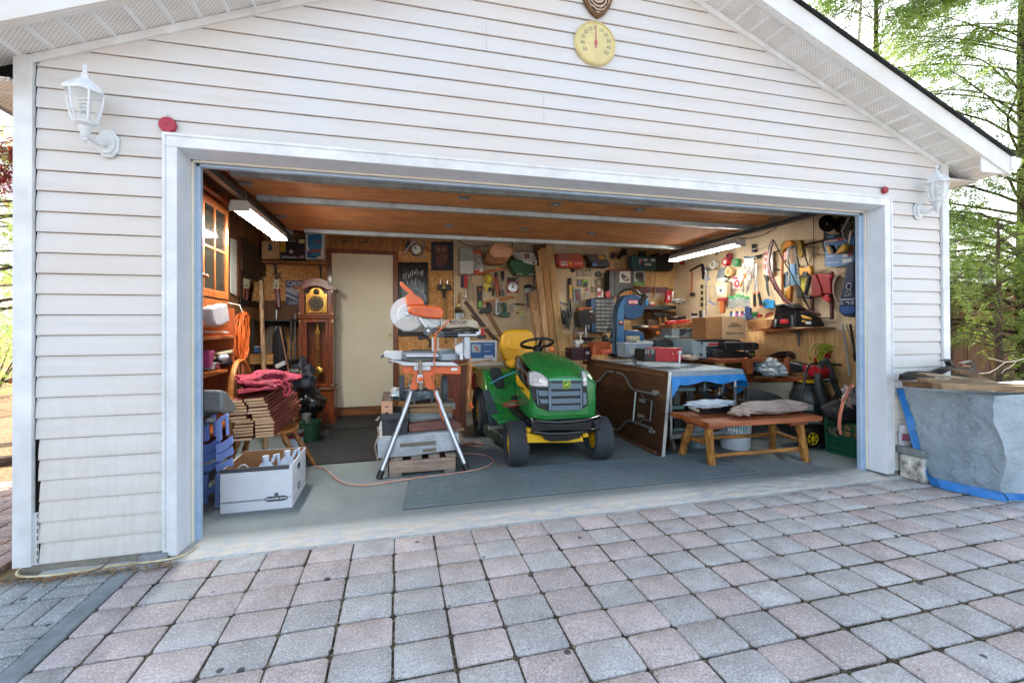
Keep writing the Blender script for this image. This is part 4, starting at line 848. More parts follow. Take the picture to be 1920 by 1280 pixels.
kp('clamp_plate',ALW,16,[(515,125),(573,125),(575,210),(510,208)],.985,.012)
m=MB(); c=zp(16,546,170,'y',.985); m.lathe([(.012,-.012),(.021,-.008),(.021,0)],c,(0,1,0),20); m.build('clamp_knob',ORG,K,bevel=.002)
kp('cross_tie',BLK,16,[(470,278),(690,272),(690,292),(470,300)],1.06,.03)
for a in (352,795):
    c=zp(16,a,265,'y',1.22); m=MB(); r=.105
    m.lathe([(r-.03,-.022),(r,-.02),(r+.001,0),(r,.02),(r-.03,.022),(.03,.018),(.03,-.018)],c,(1,0,0),40)
    for i in range(34):
        an=2*math.pi*i/34; mm=Matrix.Translation(c)@Matrix.Rotation(an,4,'X'); m.box(-.022,.022,-.004,.004,r-.002,r+.005,mx=mm)
    m.build('wheel',mat('4c5358',.7),K)
c=zp(16,352,265,'y',1.22); d=zp(16,795,265,'y',1.22); m=MB(); m.tube([c,d],.008,8); m.build('axle',GRY,K)
# mitre saw
K=thing('mitre_saw','orange sliding mitre saw with a large bare blade on the folding stand','mitre saw',(1.45,1.1,.86))
zq=lambda a,b,y=1.05:zp(15,a,b,'y',y)
c=zq(375,515,1.10); rb=(zq(188,515,1.10)-c).length
BLD=mat('c9cdd0',.22,.95,.06,40); 
m=MB(); n=72; pr=[]
for i in range(n): 
    a=2*math.pi*i/n
    for rr_,da in ((.985,0),(1.0,.02),(.97,.055)): pr.append(c+V((rb*rr_*math.cos(a+da),0,rb*rr_*math.sin(a+da))))
m.prism(pr,(0,.003,0)); bl=m.build('blade',BLD,K,smooth=0)
m=MB(); m.lathe([(rb*.55,0),(rb*.55,.0015)],c-V((0,.0005,0)),(0,-1,0),48); m.build('blade_flange',mat('b0b5b9',.3,.9,.05,60),bl)
m=MB(); m.lathe([(.026,0),(.026,.012),(.018,.016)],c-V((0,.002,0)),(0,-1,0),24); m.lathe([(.010,.016),(.010,.028)],c-V((0,.002,0)),(0,-1,0),6); m.build('arbor_bolt',ALU,bl)
GD=mat('d9dde0',.3,.1,.05,20)
m=MB(); an=[R(v) for v in range(62,230,8)]; m.prism([c+V((rb*1.02*math.cos(a),-.012,rb*1.02*math.sin(a))) for a in an]+[c+V((rb*.62*math.cos(a),-.012,rb*.62*math.sin(a))) for a in an[::-1]],(0,.004,0))
m.build('upper_guard',GD,K)
CL=NT('clear_guard'); CL.b.inputs['Base Color'].default_value=(.8,.8,.76,1); CL.b.inputs['Alpha'].default_value=.45; CL.b.inputs['Roughness'].default_value=.15
m=MB(); an=[R(v) for v in range(215,335,8)]; m.prism([c+V((rb*1.01*math.cos(a),-.022,rb*1.01*math.sin(a))) for a in an]+[c+V((rb*.3*math.cos(a),-.022,rb*.3*math.sin(a))) for a in an[::-1]],(0,.003,0)); m.build('lower_guard',CL.m,K)
kp('handle_arm',ORG,15,[(288,170),(300,160),(322,165),(345,195),(425,262),(440,290),(545,362),(555,412),(390,420),(372,440),(352,315),(395,295),(310,220),(292,190)],1.02,.07,.012,K)
mh=kp('motor_cover',ORG,15,[(376,470),(385,440),(410,420),(560,418),(700,428),(748,442),(772,490),(765,545),(735,570),(560,552),(450,528),(395,505)],.995,.10,.014,K)
text('lettering','RIDGID',zp(15,565,480,'y',.993),62/5.818/222,mat('d4602f',.4),mh,bold=.0012,sx=1.05)
kp('motor_underline',mat('d4602f',.4),15,[(440,508),(700,516),(700,520),(440,512)],.992,.004,0,K)
m=MB(); m.tube([zq(425,242,1.05),zq(470,240,1.05),(zq(520,275,1.05)),zq(560,320,1.05),zq(562,372,1.05)],.012,10); m.build('carry_handle',mat('6d777a',.45),K)
kp('arm_casting',mat('b9bec2',.35,.7,.1,20),15,[(470,555),(560,555),(765,570),(770,600),(720,650),(640,700),(590,690),(540,640)],1.06,.07,.006,K)
kp('arm_rib',ALU,15,[(480,545),(520,548),(620,690),(590,700)],1.045,.02,.003,K); kp('arm_rib',ALU,15,[(560,560),(700,600),(690,625),(640,600)],1.045,.02,.003,K)
for a,b,r_,mt in ((597,705,.037,mat('5f666b',.4)),(597,697,.014,ALU),(668,690,.022,mat('454b50',.4))):
    m=MB(); m.lathe([(r_*.9,-.02),(r_,-.012),(r_,.02)],zq(a,b,1.02 if r_>.02 else 1.0),(0,1,0),24); m.build('pivot_knob',mt,K)
kp('depth_handle',BLK,15,[(480,760),(530,750),(560,745),(600,760),(635,800),(632,880),(600,895),(612,830),(585,785),(520,800),(490,795)],1.08,.03,.006,K)
BAGM=mat('cfc6ac',.85,0,.1,30,.2)
bg=kp('dust_bag',BAGM,15,[(735,620),(760,580),(860,572),(1125,582),(1150,620),(1155,672),(1000,665),(850,680),(755,660)],1.0,.12,.02,K)
text('lettering','RIDGID',zp(15,932,608,'y',.998),44/5.818/222*1.15,BLK,bg,bold=.0008,sx=1.15)
kp('dust_bag_trim',mat('b04a35',.6),15,[(830,630),(1040,642),(1040,648),(830,636)],.9975,.002,0,bg)
for (y,pts,r_,mt) in ((1.02,[(700,745),(1130,745)],.019,ALU),(1.10,[(720,722),(1140,700)],.016,ALU),(1.0,[(720,690),(900,672),(1050,668),(1150,690)],.008,BLK),(1.0,[(700,690),(880,700),(1000,700),(1150,700)],.007,BLK),(1.0,[(775,747),(920,747)],.0205,mat('33383c',.3,.5)),(1.02,[(742,530),(742,720)],.006,ALU),(1.02,[(704,770),(704,900)],.008,ALU),(1.05,[(650,770),(655,1040)],.009,ALW),(1.1,[(900,760),(900,860)],.007,ALU)):
    m=MB(); m.tube([zq(a,b,y) for a,b in pts],r_,12); m.build('rail',mt,K)
kp('rail_clamp',mat('454b50',.4,.4),15,[(718,725),(775,722),(775,768),(712,768),(708,750)],.98,.03,.004,K); kp('rod_knob',BLK,15,[(718,516),(768,516),(768,528),(718,528)],1.0,.03,.003,K)
kp('rail_end',ALW,15,[(1120,690),(1165,680),(1175,710),(1160,745),(1120,752)],1.0,.05,.006,K)
kp('rear_housing',mat('c6cbce',.4,.15),15,[(988,700),(1058,700),(1062,1005),(1000,1012),(978,960),(988,880)],1.02,.10,.012,K)
kp('bevel_scale',ALW,15,[(890,905),(905,860),(940,830),(985,820),(985,960),(945,975),(905,950)],1.04,.03,.01,K)
kp('bevel_lever',ALW,15,[(940,935),(980,935),(980,1018),(945,1012)],1.0,.03,.005,K)
c=zq(790,935,1.15); m=MB(); m.lathe([(.13,-.06),(.142,-.055),(.142,-.012),(.135,0),(0,0)],c,n=48); m.build('turntable',mat('8e999e',.4,.3,.08,14),K)
c2=zq(790,900,1.22); m=MB(); m.lathe([(.075,-.03),(.08,-.005),(.07,.006),(0,.006)],c2,n=36); m.build('turntable_hub',mat('9fa9ad',.4,.3),K)
kp('left_table',ALW,15,[(112,940),(150,920),(322,924),(322,1018),(205,1018),(180,1000),(120,988)],1.05,.14,.008,K)
kp('mitre_handle',mat('454b50',.4),15,[(78,998),(80,975),(118,945),(120,972),(98,1000)],1.06,.03,.005,K)
kp('fence',mat('4a4743',.4,.6),15,[(415,905),(645,905),(645,915),(415,915)],1.12,.05,.001,K)
kp('base_table',mat('767f84',.35,.6),15,[(322,925),(640,922),(715,940),(715,1015),(350,1022),(322,990)],1.0,.16,.004,K)
for pts,r_,mt in (([(330,952),(700,952)],.011,ALU),([(360,972),(712,972)],.012,mat('e0e3e6',.2,.9)),([(300,1012),(720,1000)],.008,mat('5d6468',.4,.5))):
    m=MB(); m.tube([zq(a,b,.985) for a,b in pts],r_,12); m.build('slide_bar',mt,K)
kp('base_foot',ALW,15,[(160,1020),(205,1022),(420,1040),(640,1035),(870,1040),(945,1082),(640,1082),(330,1080),(250,1045),(165,1035)],1.02,.2,.004,K)
kp('hook_latch',mat('77533a',.5,.5),15,[(162,1025),(200,1040),(205,1052),(165,1040)],1.0,.02,.002,K)
# power lead hanging from the saw
m=MB(); m.tube([zp(15,a,b,'y',.97) for a,b in ((860,560),(800,610),(740,680),(690,720),(670,790),(668,860),(690,900),(665,960),(668,1040),(665,1150),(655,1260))]+[zp(16,a,b,'y',.97) for a,b in ((700,340),(740,420),(760,540),(790,600))],.006,7)
solo('saw_lead','orange power lead twisting down from the mitre saw','power lead',m,mat('d8683a',.5),'orange power leads')
m=MB(); m.tube([zp(15,a,b,'y',1.35) for a,b in ((1060,985),(1065,1100),(1058,1180),(1062,1250))]+[zp(16,a,b,'y',1.35) for a,b in ((1075,60),(1065,130),(1075,200),(1045,300),(1060,380),(1078,410))],.006,7); m.m=1; m.tube([zp(16,1065,420,'y',1.35),zp(16,1090,470,'y',1.35)],.016,10)
solo('plug_lead','pale orange lead with an orange plug hanging in front of the cabinet edge','power lead',m,[mat('dc8e66',.5),ORG],'orange power leads')
# long orange cord on the floor
pts=[at(a,b,'z',.03) for a,b in ((590,874),(610,879),(625,893),(642,904),(670,909),(705,907),(750,900),(820,891),(870,884),(905,877),(922,868),(925,862),(912,854),(885,850),(860,849),(852,838),(870,832),(890,828),(905,832),(900,836),(880,834),(868,825),(862,812))]
sm=[]
for i in range(len(pts)-1):
    p0,p1,p2,p3=pts[max(i-1,0)],pts[i],pts[i+1],pts[min(i+2,len(pts)-1)]
    for k in range(8):
        t_=k/8; sm.append(.5*((2*p1)+(-p0+p2)*t_+(2*p0-5*p1+4*p2-p3)*t_*t_+(-p0+3*p1-3*p2+p3)*t_**3))
m=MB(); m.tube(sm,.0055,8); solo('extension_cord','orange and white extension cord winding over the floor to the saw','extension cord',m,mat('c9683f',.6,0,.3,90,c2='a9a29a'),'orange extension cords',smooth=60)
# ribbed runner
RM=mat('68777b',.75,0,.06,14,.1,c2='5e6c70')
m=MB(); m.m=1; m.add([(1.215,.262,.021),(4.0,.262,.021),(3.86,.885,.021),(1.275,.925,.021)],[(0,1,2,3)])
m.m=0
for i in range(16):
    f=(i+.5)/16; y0=.262+f*.64; xa=1.215+f*.06; xb=4.0-f*.14; m.box(xa+.004,xb-.004,y0-.012,y0+.012,.0215,.030)
solo('ribbed_runner','long ribbed grey rubber runner laid along the doorway threshold','mat',m,[RM,mat('30393c',.85)],bevel=.0)
# things beside the cabinet: cased sander, petrol can, dark boards
T('blue_tool_case','pale grey tool case with a blue front standing on the plywood cabinet','tool case','y',2.1,3,[('case',mat('c5c8c6',.5),('f',[(955,955),(1208,950),(1210,1135),(955,1140)],.15)),('blue_front','274f86',('f',[(970,970),(1190,965),(1192,1105),(972,1112)],.004,.003)),('picture','8fa6b4',('b',(982,985,1062,1058),.003,.006)),('tool_picture','b05a48',('f',[(1000,1005),(1015,995),(1050,1040),(1035,1052)],.002,.008)),('lettering_strip','b9c8d6',('b',(1090,985,1165,990),.002,.006),('b',(1090,1045,1150,1049),.002,.006),('b',(1095,1085,1175,1103),.002,.006))],bevel=.004)
T('red_clamp','red plastic clamp grip by the end of the dust bag','clamp','y',1.3,3,[('grip','b3202b',('f',[(1068,840),(1098,838),(1098,905),(1068,905)],.03)),('tongue','b48a4c',('r',[(1070,836),(1170,842)],.006)),('base','201f20',('f',[(1040,905),(1110,900),(1110,935),(1040,940)],.05))],bevel=.004)
T('thin_batten','thin pine batten resting across the top of the cabinet','batten','y',1.9,3,[('batten',mat('b98a50',.6,kind='wood',ax='x'),('f',[(880,1165),(1165,1120),(1165,1130),(880,1176)],.03))])
T('petrol_can','red plastic petrol can with a yellow spout behind the mower','petrol can','y',2.45,17,[('can',mat('b01f2e',.35,0,.1,10),('f',[(70,470),(100,415),(150,398),(230,400),(250,470),(250,600),(100,610),(72,560)],.2)),('handle','b01f2e',('f',[(120,400),(150,378),(215,380),(215,395),(150,398)],.05)),('spout','d8a81e',('f',[(60,400),(150,385),(200,398),(150,412),(62,418)],.05,.01))],bevel=.015)
T('yellow_bin_lid','yellow tray with a white rim behind the mower seat','tray','y',2.7,17,[('tray','c7a11f',('b',(60,378,345,420),.2)),('rim','c9ccc8',('b',(60,352,345,380),.22))],bevel=.006)
T('green_barrow_wheel','dark round wheel lying behind the mower fender','wheel','y',2.3,17,[('tyre','1c1f22',('d',(240,480,75),.08)),('hub','2b4a38',('d',(240,480,40),.01,.004))])
# ================= leaning lumber =================
LUM={k:mat(c,.65,kind='wood',ax='z',sc=9,c2=d) for k,c,d in ((0,'c39a62','96703e'),(1,'b98c56','8d6637'),(2,'cfab74','a8834e'),(3,'a37a4c','7a5630'),(4,'c09b70','946f47'))}
for i,(pl,y0,y1,dp,mm,lb) in enumerate((
  ([(1060,115),(1110,112),(1195,120),(1280,1280),(1200,1280),(1110,400)],3.30,3.30,.04,2,'widest pale stud leaning on the pegboard, rightmost of the lumber'),
  ([(1045,160),(1115,158),(1190,1280),(1120,1280)],3.24,3.24,.04,1,'knotty stud leaning just left of the widest pale stud'),
  ([(1018,190),(1050,186),(1062,460),(1118,1280),(1085,1280)],3.20,3.2,.04,0,'narrow split stud leaning in the middle of the lumber'),
  ([(980,375),(1045,370),(1062,560),(1105,1280),(1055,1280)],3.16,3.16,.035,4,'smooth board leaning between the split stud and the short boards'),
  ([(905,690),(1015,688),(1045,1280),(945,1280)],3.12,3.12,.02,3,'short wide dark board at the left of the leaning lumber'),
  ([(965,910),(1010,908),(1025,1280),(980,1280)],3.08,3.08,.02,4,'shortest pale batten before the wide dark board'))):
    q=[zp(18,a,b,'y',y0) for a,b in pl]; 
    if i==0: q=[zp(18,a,b,'y',y0) for a,b in ((1108,118),(1195,120),(1285,1280),(1205,1280))]
    # carry the lower ends on down to the floor
    bl_=q[-1]; br=q[-2]; tl,tr=q[0],q[1]
    def ext(a,b): return b+(b-a)*((b.z-.03)/(a.z-b.z))
    k_l=ext(tl,bl_) ; k_r=ext(tr,br); q[-1]=V((k_l.x,y0-.25,.03)); q[-2]=V((k_r.x,y0-.25,.03))
    q=[V((p.x,y0-.25*(tl.z-p.z)/(tl.z-.03),p.z)) for p in q]
    m=MB(); m.prism(q,(0,dp,0)); solo('lumber_board',lb,'board',m,LUM[mm],'lumber leaning on the pegboard',bevel=.002)
T('dark_stud','dark stained board standing behind the pale leaning lumber','board','y',3.38,18,[('board',mat('7d5833',.6,kind='wood',ax='z',c2='553a1f'),('f',[(975,115),(1108,115),(1150,600),(1010,600)],.03))],'lumber leaning on the pegboard')
DKB=mat('4b2d1c',.5,kind='wood',ax='x',c2='2d1a10')
for lb,pl,y in (('upper dark stained moulding leaning behind the dust bag',[(155,785),(240,885),(245,905),(520,1250),(470,1250),(130,815)],2.9),('lower dark stained moulding leaning behind the dust bag',[(215,960),(290,1000),(560,1280),(500,1280),(225,985)],2.8)):
    m=MB(); m.prism([zp(18,a,b,'y',y) for a,b in pl],(0,.05,0)); solo('dark_moulding',lb,'moulding',m,DKB,'dark mouldings leaning by the mower seat',bevel=.004)
m=MB(); m.prism([zp(18,a,b,'y',3.0) for a,b in ((395,950),(455,945),(590,1190),(580,1260))],(0,.03,0)); solo('brown_batten','mid brown batten leaning between the mouldings and the yellow seat','batten',m,mat('96683a',.6,kind='wood',ax='x',c2='6b4724'),bevel=.002)
# ================= lawn tractor =================
JG_=mat('227d38',.3,0,.10,14,coat=.45); JY=mat('e9b714',.35,0,.05,8,coat=.2); TYR=mat('3a4045',.8,0,.15,30,.2); GRL=mat('5f7480',.35,0,.05,10); BLKG=mat('0c0e10',.15,coat=.7)
K=thing('lawn_tractor','green ride-on lawn tractor with yellow seat and wheels facing the doorway','lawn tractor',(2.55,1.6,.02))
xc=2.53
secs=[(.775,.262,.435,.70,.772),(.79,.275,.425,.73,.795),(.84,.283,.42,.765,.828),(.95,.285,.42,.81,.868),(1.1,.28,.42,.845,.905),(1.25,.265,.43,.875,.935),(1.4,.245,.44,.895,.952),(1.5,.225,.45,.90,.955)]
JM=[JG_,JY,BLKG]; m=MB(); prof=[(-.93,0),(-1.,.12),(-1.02,.5),(-1.01,.68),(-1.0,.9),(-.96,1.0),(-.86,1.25),(-.6,1.7),(-.3,1.92),(0,2.)]
prof=prof+[(-a,b) for a,b in prof[-2::-1]]; rows=[]
for (y,w_,zb,zs,zt) in secs:
    rows.append([V((xc+a*w_,y,(zb+(zs-zb)*b) if b<=1 else zs+(zt-zs)*(b-1))) for a,b in prof])
n=len(prof); m.v=[p for r_ in rows for p in r_]
for i in range(len(rows)-1):
    for j in range(n-1):
        m.f.append([i*n+j,i*n+j+1,(i+1)*n+j+1,(i+1)*n+j]); jj=min(j,n-2-j); m.mi.append(1 if jj==2 and i>=2 else 2 if jj in(3,4) and i>=2 else 2 if jj==5 and i>=3 else 0)
m.f.append(list(range(n))[::-1]); m.mi.append(0); m.f.append([(len(rows)-1)*n+j for j in range(n)]); m.mi.append(0)
hood=m.build('hood',JM,K,smooth=50)
def tp(nm,mt,poly,y,dep,bev=.003,par=None,reg=17): m=MB(); m.prism([zp(reg,a,b,'y',y) for a,b in poly],(0,dep,0)); return m.build(nm,mt,par or K,bevel=bev)
nose=tp('nose_panel',JG_,[(552,545),(1022,555),(1042,700),(1040,788),(860,798),(690,808),(600,795),(575,720)],.772,.07,.012)
gr=tp('grille',mat('15191c',.5),[(552,555),(1018,552),(1027,700),(968,745),(700,752),(615,722),(575,660)],.762,.02,.004)
for q in ([(722,592),(966,586),(962,624),(722,630)],[(722,650),(966,646),(962,686),(724,692)],[(728,708),(964,702),(960,744),(728,750)],[(612,582),(700,585),(700,628),(622,628)],[(620,652),(700,655),(700,690),(640,692)],[(985,600),(1012,598),(1018,690),(988,710)],[(598,572),(606,572),(622,705),(610,700)]): tp('louvre',GRL,q,.752,.012,.002,gr)
for q in ([(700,552),(722,552),(726,752),(704,750)],[(966,552),(980,552),(980,742),(964,744)]): tp('grille_bar',mat('6b7f8a',.35),q,.747,.014,.002,gr)
gt=tp('grille_top',GRL,[(708,498),(975,496),(975,568),(708,572)],.75,.02,.003,gr)
m=MB()
for i in range(46):
    for j in range(3):
        p=zp(17,722+i*5.4,506+j*7,'y',.7485); 
        if 815<722+i*5.4<885: continue
        m.box(p.x-.0022,p.x+.0022,p.y,p.y+.001,p.z-.0028,p.z+.0028)
m.build('grille_holes','1a2126',gt)
tp('hood_lip',mat('6fd0a6',.2,0,.02,5),[(704,489),(976,486),(976,494),(704,499)],.746,.02,.002,hood)
c=zp(17,850,533,'y',.745); s_=.033
def rrect(c,w_,h,r_,y): 
    o=[]
    for qx,qz,a0 in ((w_-r_,h-r_,0),(-w_+r_,h-r_,90),(-w_+r_,-h+r_,180),(w_-r_,-h+r_,270)):
        for k in range(5): a=R(a0+k*22.5); o.append(V((c.x+qx+r_*math.cos(a),y,c.z+qz+r_*math.sin(a))))
    return o
m=MB(); m.prism(rrect(c,.033,.033,.010,.744),(0,.005,0)); em=m.build('emblem',mat('ead23c',.3),gt)
m=MB(); m.prism(rrect(c,.029,.029,.008,.7425),(0,.0015,0)); m.build('emblem_field',mat('1f8a36',.3),em)
deer=[(-22,-6),(-14,2),(-4,4),(4,8),(6,18),(10,12),(14,20),(15,12),(19,10),(14,6),(11,0),(16,-8),(24,-10),(23,-13),(13,-11),(8,-5),(0,-6),(-6,-12),(-14,-18),(-16,-16),(-9,-8),(-14,-6),(-20,-12),(-23,-11)]
m=MB(); m.prism([V((c.x+a*.001,.7413,c.z+b*.001)) for a,b in deer],(0,.001,0)); m.build('emblem_figure',mat('ead23c',.3),em)
HL=mat('cfd6da',.08,.6,.25,60,c2='6b757b',coat=.8)
for q,q2 in (([(540,455),(552,430),(592,420),(640,440),(690,480),(703,505),(703,556),(610,556),(560,548),(540,530)],[(570,480),(640,470),(688,505),(688,545),(580,540)]),([(978,415),(1005,430),(1022,465),(1028,548),(982,550)],[(988,450),(1010,460),(1018,535),(990,538)])):
    h_=tp('headlight',mat('98a2a8',.15,.5,.1,30,coat=.8),q,.742,.06,.006); tp('reflector',HL,q2,.738,.006,.002,h_)
    c=zp(17,sum(a for a,b in q2)/len(q2),sum(b for a,b in q2)/len(q2),'y',.736); m=MB(); m.ell(c,(.018,.006,.018),14); m.build('bulb_lens',mat('f0f2f2',.05,.3),h_)
tp('model_mark',mat('e6c238',.4),[(1,1),(2,1),(2,2)],.9,.001,0) if 0 else None
o=text('lettering','D130',(2.249,.86,.545),.035,mat('e6c238',.4),hood,face=(R(90),0,R(-90)),bold=.0006)
o.scale=(1,1,1)
o=text('lettering','JOHN DEERE',(2.2395,1.10,.655),.030,BLK,hood,face=(R(90),0,R(-88)),bold=.0004)
# bumper
m=MB(); m.tube([zp(17,a,b,'y',y) for a,b,y in ((560,818,.80),(640,838,.72),(760,845,.68),(900,838,.68),(1020,825,.72),(1120,800,.82))],.015,12); m.build('bumper_bar',BLKG,K)
m=MB(); m.tube([zp(17,a,b,'y',y) for a,b,y in ((530,905,.86),(580,925,.74),(700,940,.69),(850,938,.69),(980,925,.72),(1110,900,.84))],.012,12); m.build('bumper_bar',BLKG,K)
tp('bumper_plate',BLKG,[(560,825),(760,850),(1060,825),(1060,905),(850,932),(680,935),(560,915)],.735,.02,.006)
tp('bumper_skirt',BLKG,[(640,945),(980,945),(960,975),(860,1000),(720,1005),(665,985)],.76,.02,.004)
tp('front_axle',JY,[(528,935),(640,955),(980,955),(990,1005),(860,1014),(530,1016)],.80,.05,.006)
for a,b in ((545,905),(1000,945)): tp('spindle',JY,[(a-15,b-10),(a+30,b-5),(a+30,b+25),(a-15,b+25)],.79,.06,.004)
def wheel(cx,cy_,r_,w_,yaw,nm,rim_r):
    mm=Matrix.Translation((cx,cy_,r_+.02))@Matrix.Rotation(yaw,4,'Z'); h=w_/2
    m=MB(); i0=0
    m.lathe([(rim_r,-h*.62),(rim_r+.012,-h*.8),(r_*.86,-h),(r_*.95,-h*.86),(r_*.985,-h*.5),(r_*.99,0),(r_*.985,h*.5),(r_*.95,h*.86),(r_*.86,h),(rim_r+.012,h*.8),(rim_r,h*.62)],(0,0,0),(1,0,0),48)
    nb=int(2*math.pi*r_/.030)
    for i in range(nb):
        for j in range(5):
            an=2*math.pi*(i+.5*(j%2))/nb; x=(j-2)*h*.36; rr_=r_*(.992 if abs(j-2)<2 else .972)
            q=Matrix.Rotation(an,4,'X'); m.box(x-h*.15,x+h*.15,-.011,.011,rr_-.012,rr_+.004 if abs(j-2)<2 else rr_+.002,mx=q)
    m.xf(mm); wb=thing_part=m.build(nm,TYR,K,smooth=40)
    for s in (-1,1):
        m=MB(); m.lathe([(rim_r+.006,s*h*.70),(rim_r-.004,s*h*.72),(rim_r-.012,s*h*.45),(rim_r*.55,s*h*.28),(rim_r*.4,s*h*.42),(.022,s*h*.5),(.022,s*h*.85),(0,s*h*.87)],(0,0,0),(1,0,0),32); m.xf(mm); m.build('rim',JY,wb)
wheel(2.165,1.0,.185,.17,R(-4),'front_wheel',.085); wheel(2.93,1.0,.185,.17,R(-4),'front_wheel',.085)
wheel(2.11,2.15,.25,.20,0,'rear_wheel',.11); wheel(3.0,2.15,.25,.20,0,'rear_wheel',.11)
m=MB(); m.prism([(2.06,y,z) for y,z in ((1.20,.33),(1.20,.355),(1.62,.36),(1.74,.42),(1.80,.56),(1.88,.68),(2.0,.735),(2.5,.74),(2.62,.66),(2.66,.5),(2.6,.45),(2.42,.5),(2.3,.52),(2.0,.52),(1.88,.44),(1.80,.33))],(.99,0,0)); m.build('fender_deck',JG_,K,bevel=.02)
m=MB(); m.box(2.05,2.30,1.18,1.22,.325,.362); m.build('footrest_lip',JG_,K,bevel=.008)
tp('cup_holder',mat('262b2f',.6),[(215,405),(235,392),(300,395),(330,470),(335,550),(330,568),(265,562),(225,470)],1.79,.04,.01)
m=MB(); m.box(2.36,2.72,1.5,1.78,.36,.90); m.build('dash_tower',mat('15181a',.6),K,bevel=.03)
m=MB(); m.box(2.26,2.82,1.0,1.9,.2,.40); m.build('chassis',mat('15181a',.6),K,bevel=.01)
m=MB(); m.prism([(2.10,1.28,.11),(2.98,1.28,.11),(3.03,1.75,.11),(2.9,1.95,.11),(2.2,1.95,.11),(2.02,1.75,.11)],(0,0,.11)); m.build('mower_deck',mat('3b4a3a',.5,0,.3,12),K,bevel=.02)
tp('discharge_chute',mat('2f3b45',.5),[(158,585),(205,572),(325,858),(215,884)],1.5,.02,.004)
SY=mat('e3ad17',.38,0,.05,7,coat=.1)
st=MB(); bp=[zp(17,a,b,'y',2.32) for a,b in ((303,250),(312,140),(335,95),(380,80),(530,78),(570,100),(598,190),(604,290),(560,350),(470,370),(370,372),(330,330))]; st.prism(bp,(0,.09,0)); 
se=thing('x','x','x'); bpy.data.objects.remove(se)
seat=st.build('seat',SY,K,bevel=.028,smooth=60)
m=MB(); m.prism([zp(17,a,b,'y',2.312) for a,b in ((368,160),(540,150),(560,240),(400,252),(362,235))],(0,.03,0)); m.build('seat_inset',SY,seat,bevel=.012)
m=MB(); m.box(2.36,2.74,1.96,2.34,.745,.83); m.build('seat_cushion',SY,seat,bevel=.03,smooth=60)
m=MB(); m.box(2.40,2.68,2.0,2.3,.70,.745); m.build('seat_base',BLK,K,bevel=.006)
c=V((2.555,1.62,1.025)); q=Matrix.Translation(c)@Matrix.Rotation(R(-19),4,'X'); rw=.163
m=MB(); m.tube([(rw*math.cos(2*math.pi*i/40),rw*math.sin(2*math.pi*i/40),0) for i in range(40)],.0135,12,closed=True)
for a in (20,160,270):
    a=R(a); m.tube([(rw*.97*math.cos(a),rw*.97*math.sin(a),-.002),(rw*.5*math.cos(a),rw*.5*math.sin(a),-.03),(.03*math.cos(a),.03*math.sin(a),-.05)],[.012,.016,.02],10,flat=.6)
m.lathe([(.045,-.075),(.055,-.05),(.04,-.03),(0,-.028)],(0,0,0),n=24); m.xf(q); m.build('steering_wheel',mat('121416',.45),K,smooth=50)
m=MB(); m.tube([c+V((0,-.02,-.05)),V((2.54,1.60,.88))],.035,14); m.build('steering_column',BLK,K)
m=MB(); m.ell(zp(17,725,243,'y',1.6),(.024,.024,.024),16); m.tube([zp(17,725,250,'y',1.6),zp(17,700,275,'y',1.6)],.008); m.build('throttle_knob',mat('e8823a',.4),K)
m=MB(); m.tube([zp(17,a,b,'y',1.62) for a,b in ((448,250),(490,258),(540,262))],.006); m.build('lever',mat('c9b060',.4),K)
m=MB(); m.tube([zp(17,a,b,'y',1.45) for a,b in ((213,527),(300,480),(395,438),(450,420))],.005); solo('blue_cane','thin bright blue cane lying across the tractor fender','cane',m,mat('4f9fce',.4))
T('jumper_leads','red and black jumper leads with clamps on the tractor footrest','jumper leads','y',1.35,17,[('red_lead','c02a25',('r',[(320,700),(400,672),(470,668),(480,680)],.007),('r',[(325,712),(410,712),(478,690)],.007)),('clamp','8a857c',('f',[(345,705),(400,685),(440,690),(430,705),(350,722)],.02)),('black_grip','1a1a1c',('f',[(398,630),(470,625),(475,660),(398,662)],.04)),('handle','b98a5c',('r',[(440,620),(470,608)],.01))])
T('steel_offcut','worn steel plate lying under the tractor near the front wheel','steel plate','y',1.5,17,[('plate','8f8c84',('f',[(205,878),(330,872),(325,908),(205,910)],.05))])
# ================= back wall things =================
STL=mat('a9adaf',.3,.85,.1,30); DST=mat('4f5356',.4,.7,.15,30); BK='141416'; 
# wall clock with tool ornaments
K=T('wall_clock','octagonal black wall clock with a white dial beside ornamental tools','clock','y',3.46,19,[
 ('case',mat('101214',.3),('f',[(262+74*math.cos(R(22.5+45*i)),180+74*math.sin(R(22.5+45*i))) for i in range(8)],.035)),
 ('face',mat('dfddd0',.5,0,.03),('d',(262,178,58),.004,.003)),
 ('hands',BK,('f',[(264,182),(258,184),(232,150),(240,147)],.002,.006),('f',[(259,178),(265,176),(246,140),(240,143)],.002,.006)),
 ('numeral',BK,*[('d',(262+47*math.cos(R(30*i)),178+47*math.sin(R(30*i)),5),.002,.005) for i in range(12)])],bevel=.003)
T('ornament_spanner','small ornamental silver spanner left of the wall clock','ornament','y',3.48,19,[('spanner',STL,('r',[(120,215),(165,150),(235,80)],.008),('ring',(245,72,20,16),.007),('f',[(108,212),(130,195),(142,212),(118,235)],.012))])
T('ornament_saw','small ornamental dark saw left of the wall clock','ornament','y',3.485,19,[('saw',DST,('f',[(125,120),(165,60),(180,60),(178,150),(150,170),(128,160)],.01))])
T('ornament_hammer','small ornamental metal hammer right of the wall clock','ornament','y',3.48,19,[('hammer',STL,('r',[(350,100),(345,265)],.006),('r',[(325,100),(388,105)],.010),('r',[(280,275),(380,262)],.005))])
T('ornament_clamp','small ornamental copper clamp right of the wall clock','ornament','y',3.48,19,[('clamp',mat('a3552e',.35,.6),('r',[(360,165),(390,145),(415,165),(410,205),(385,195)],.007))])
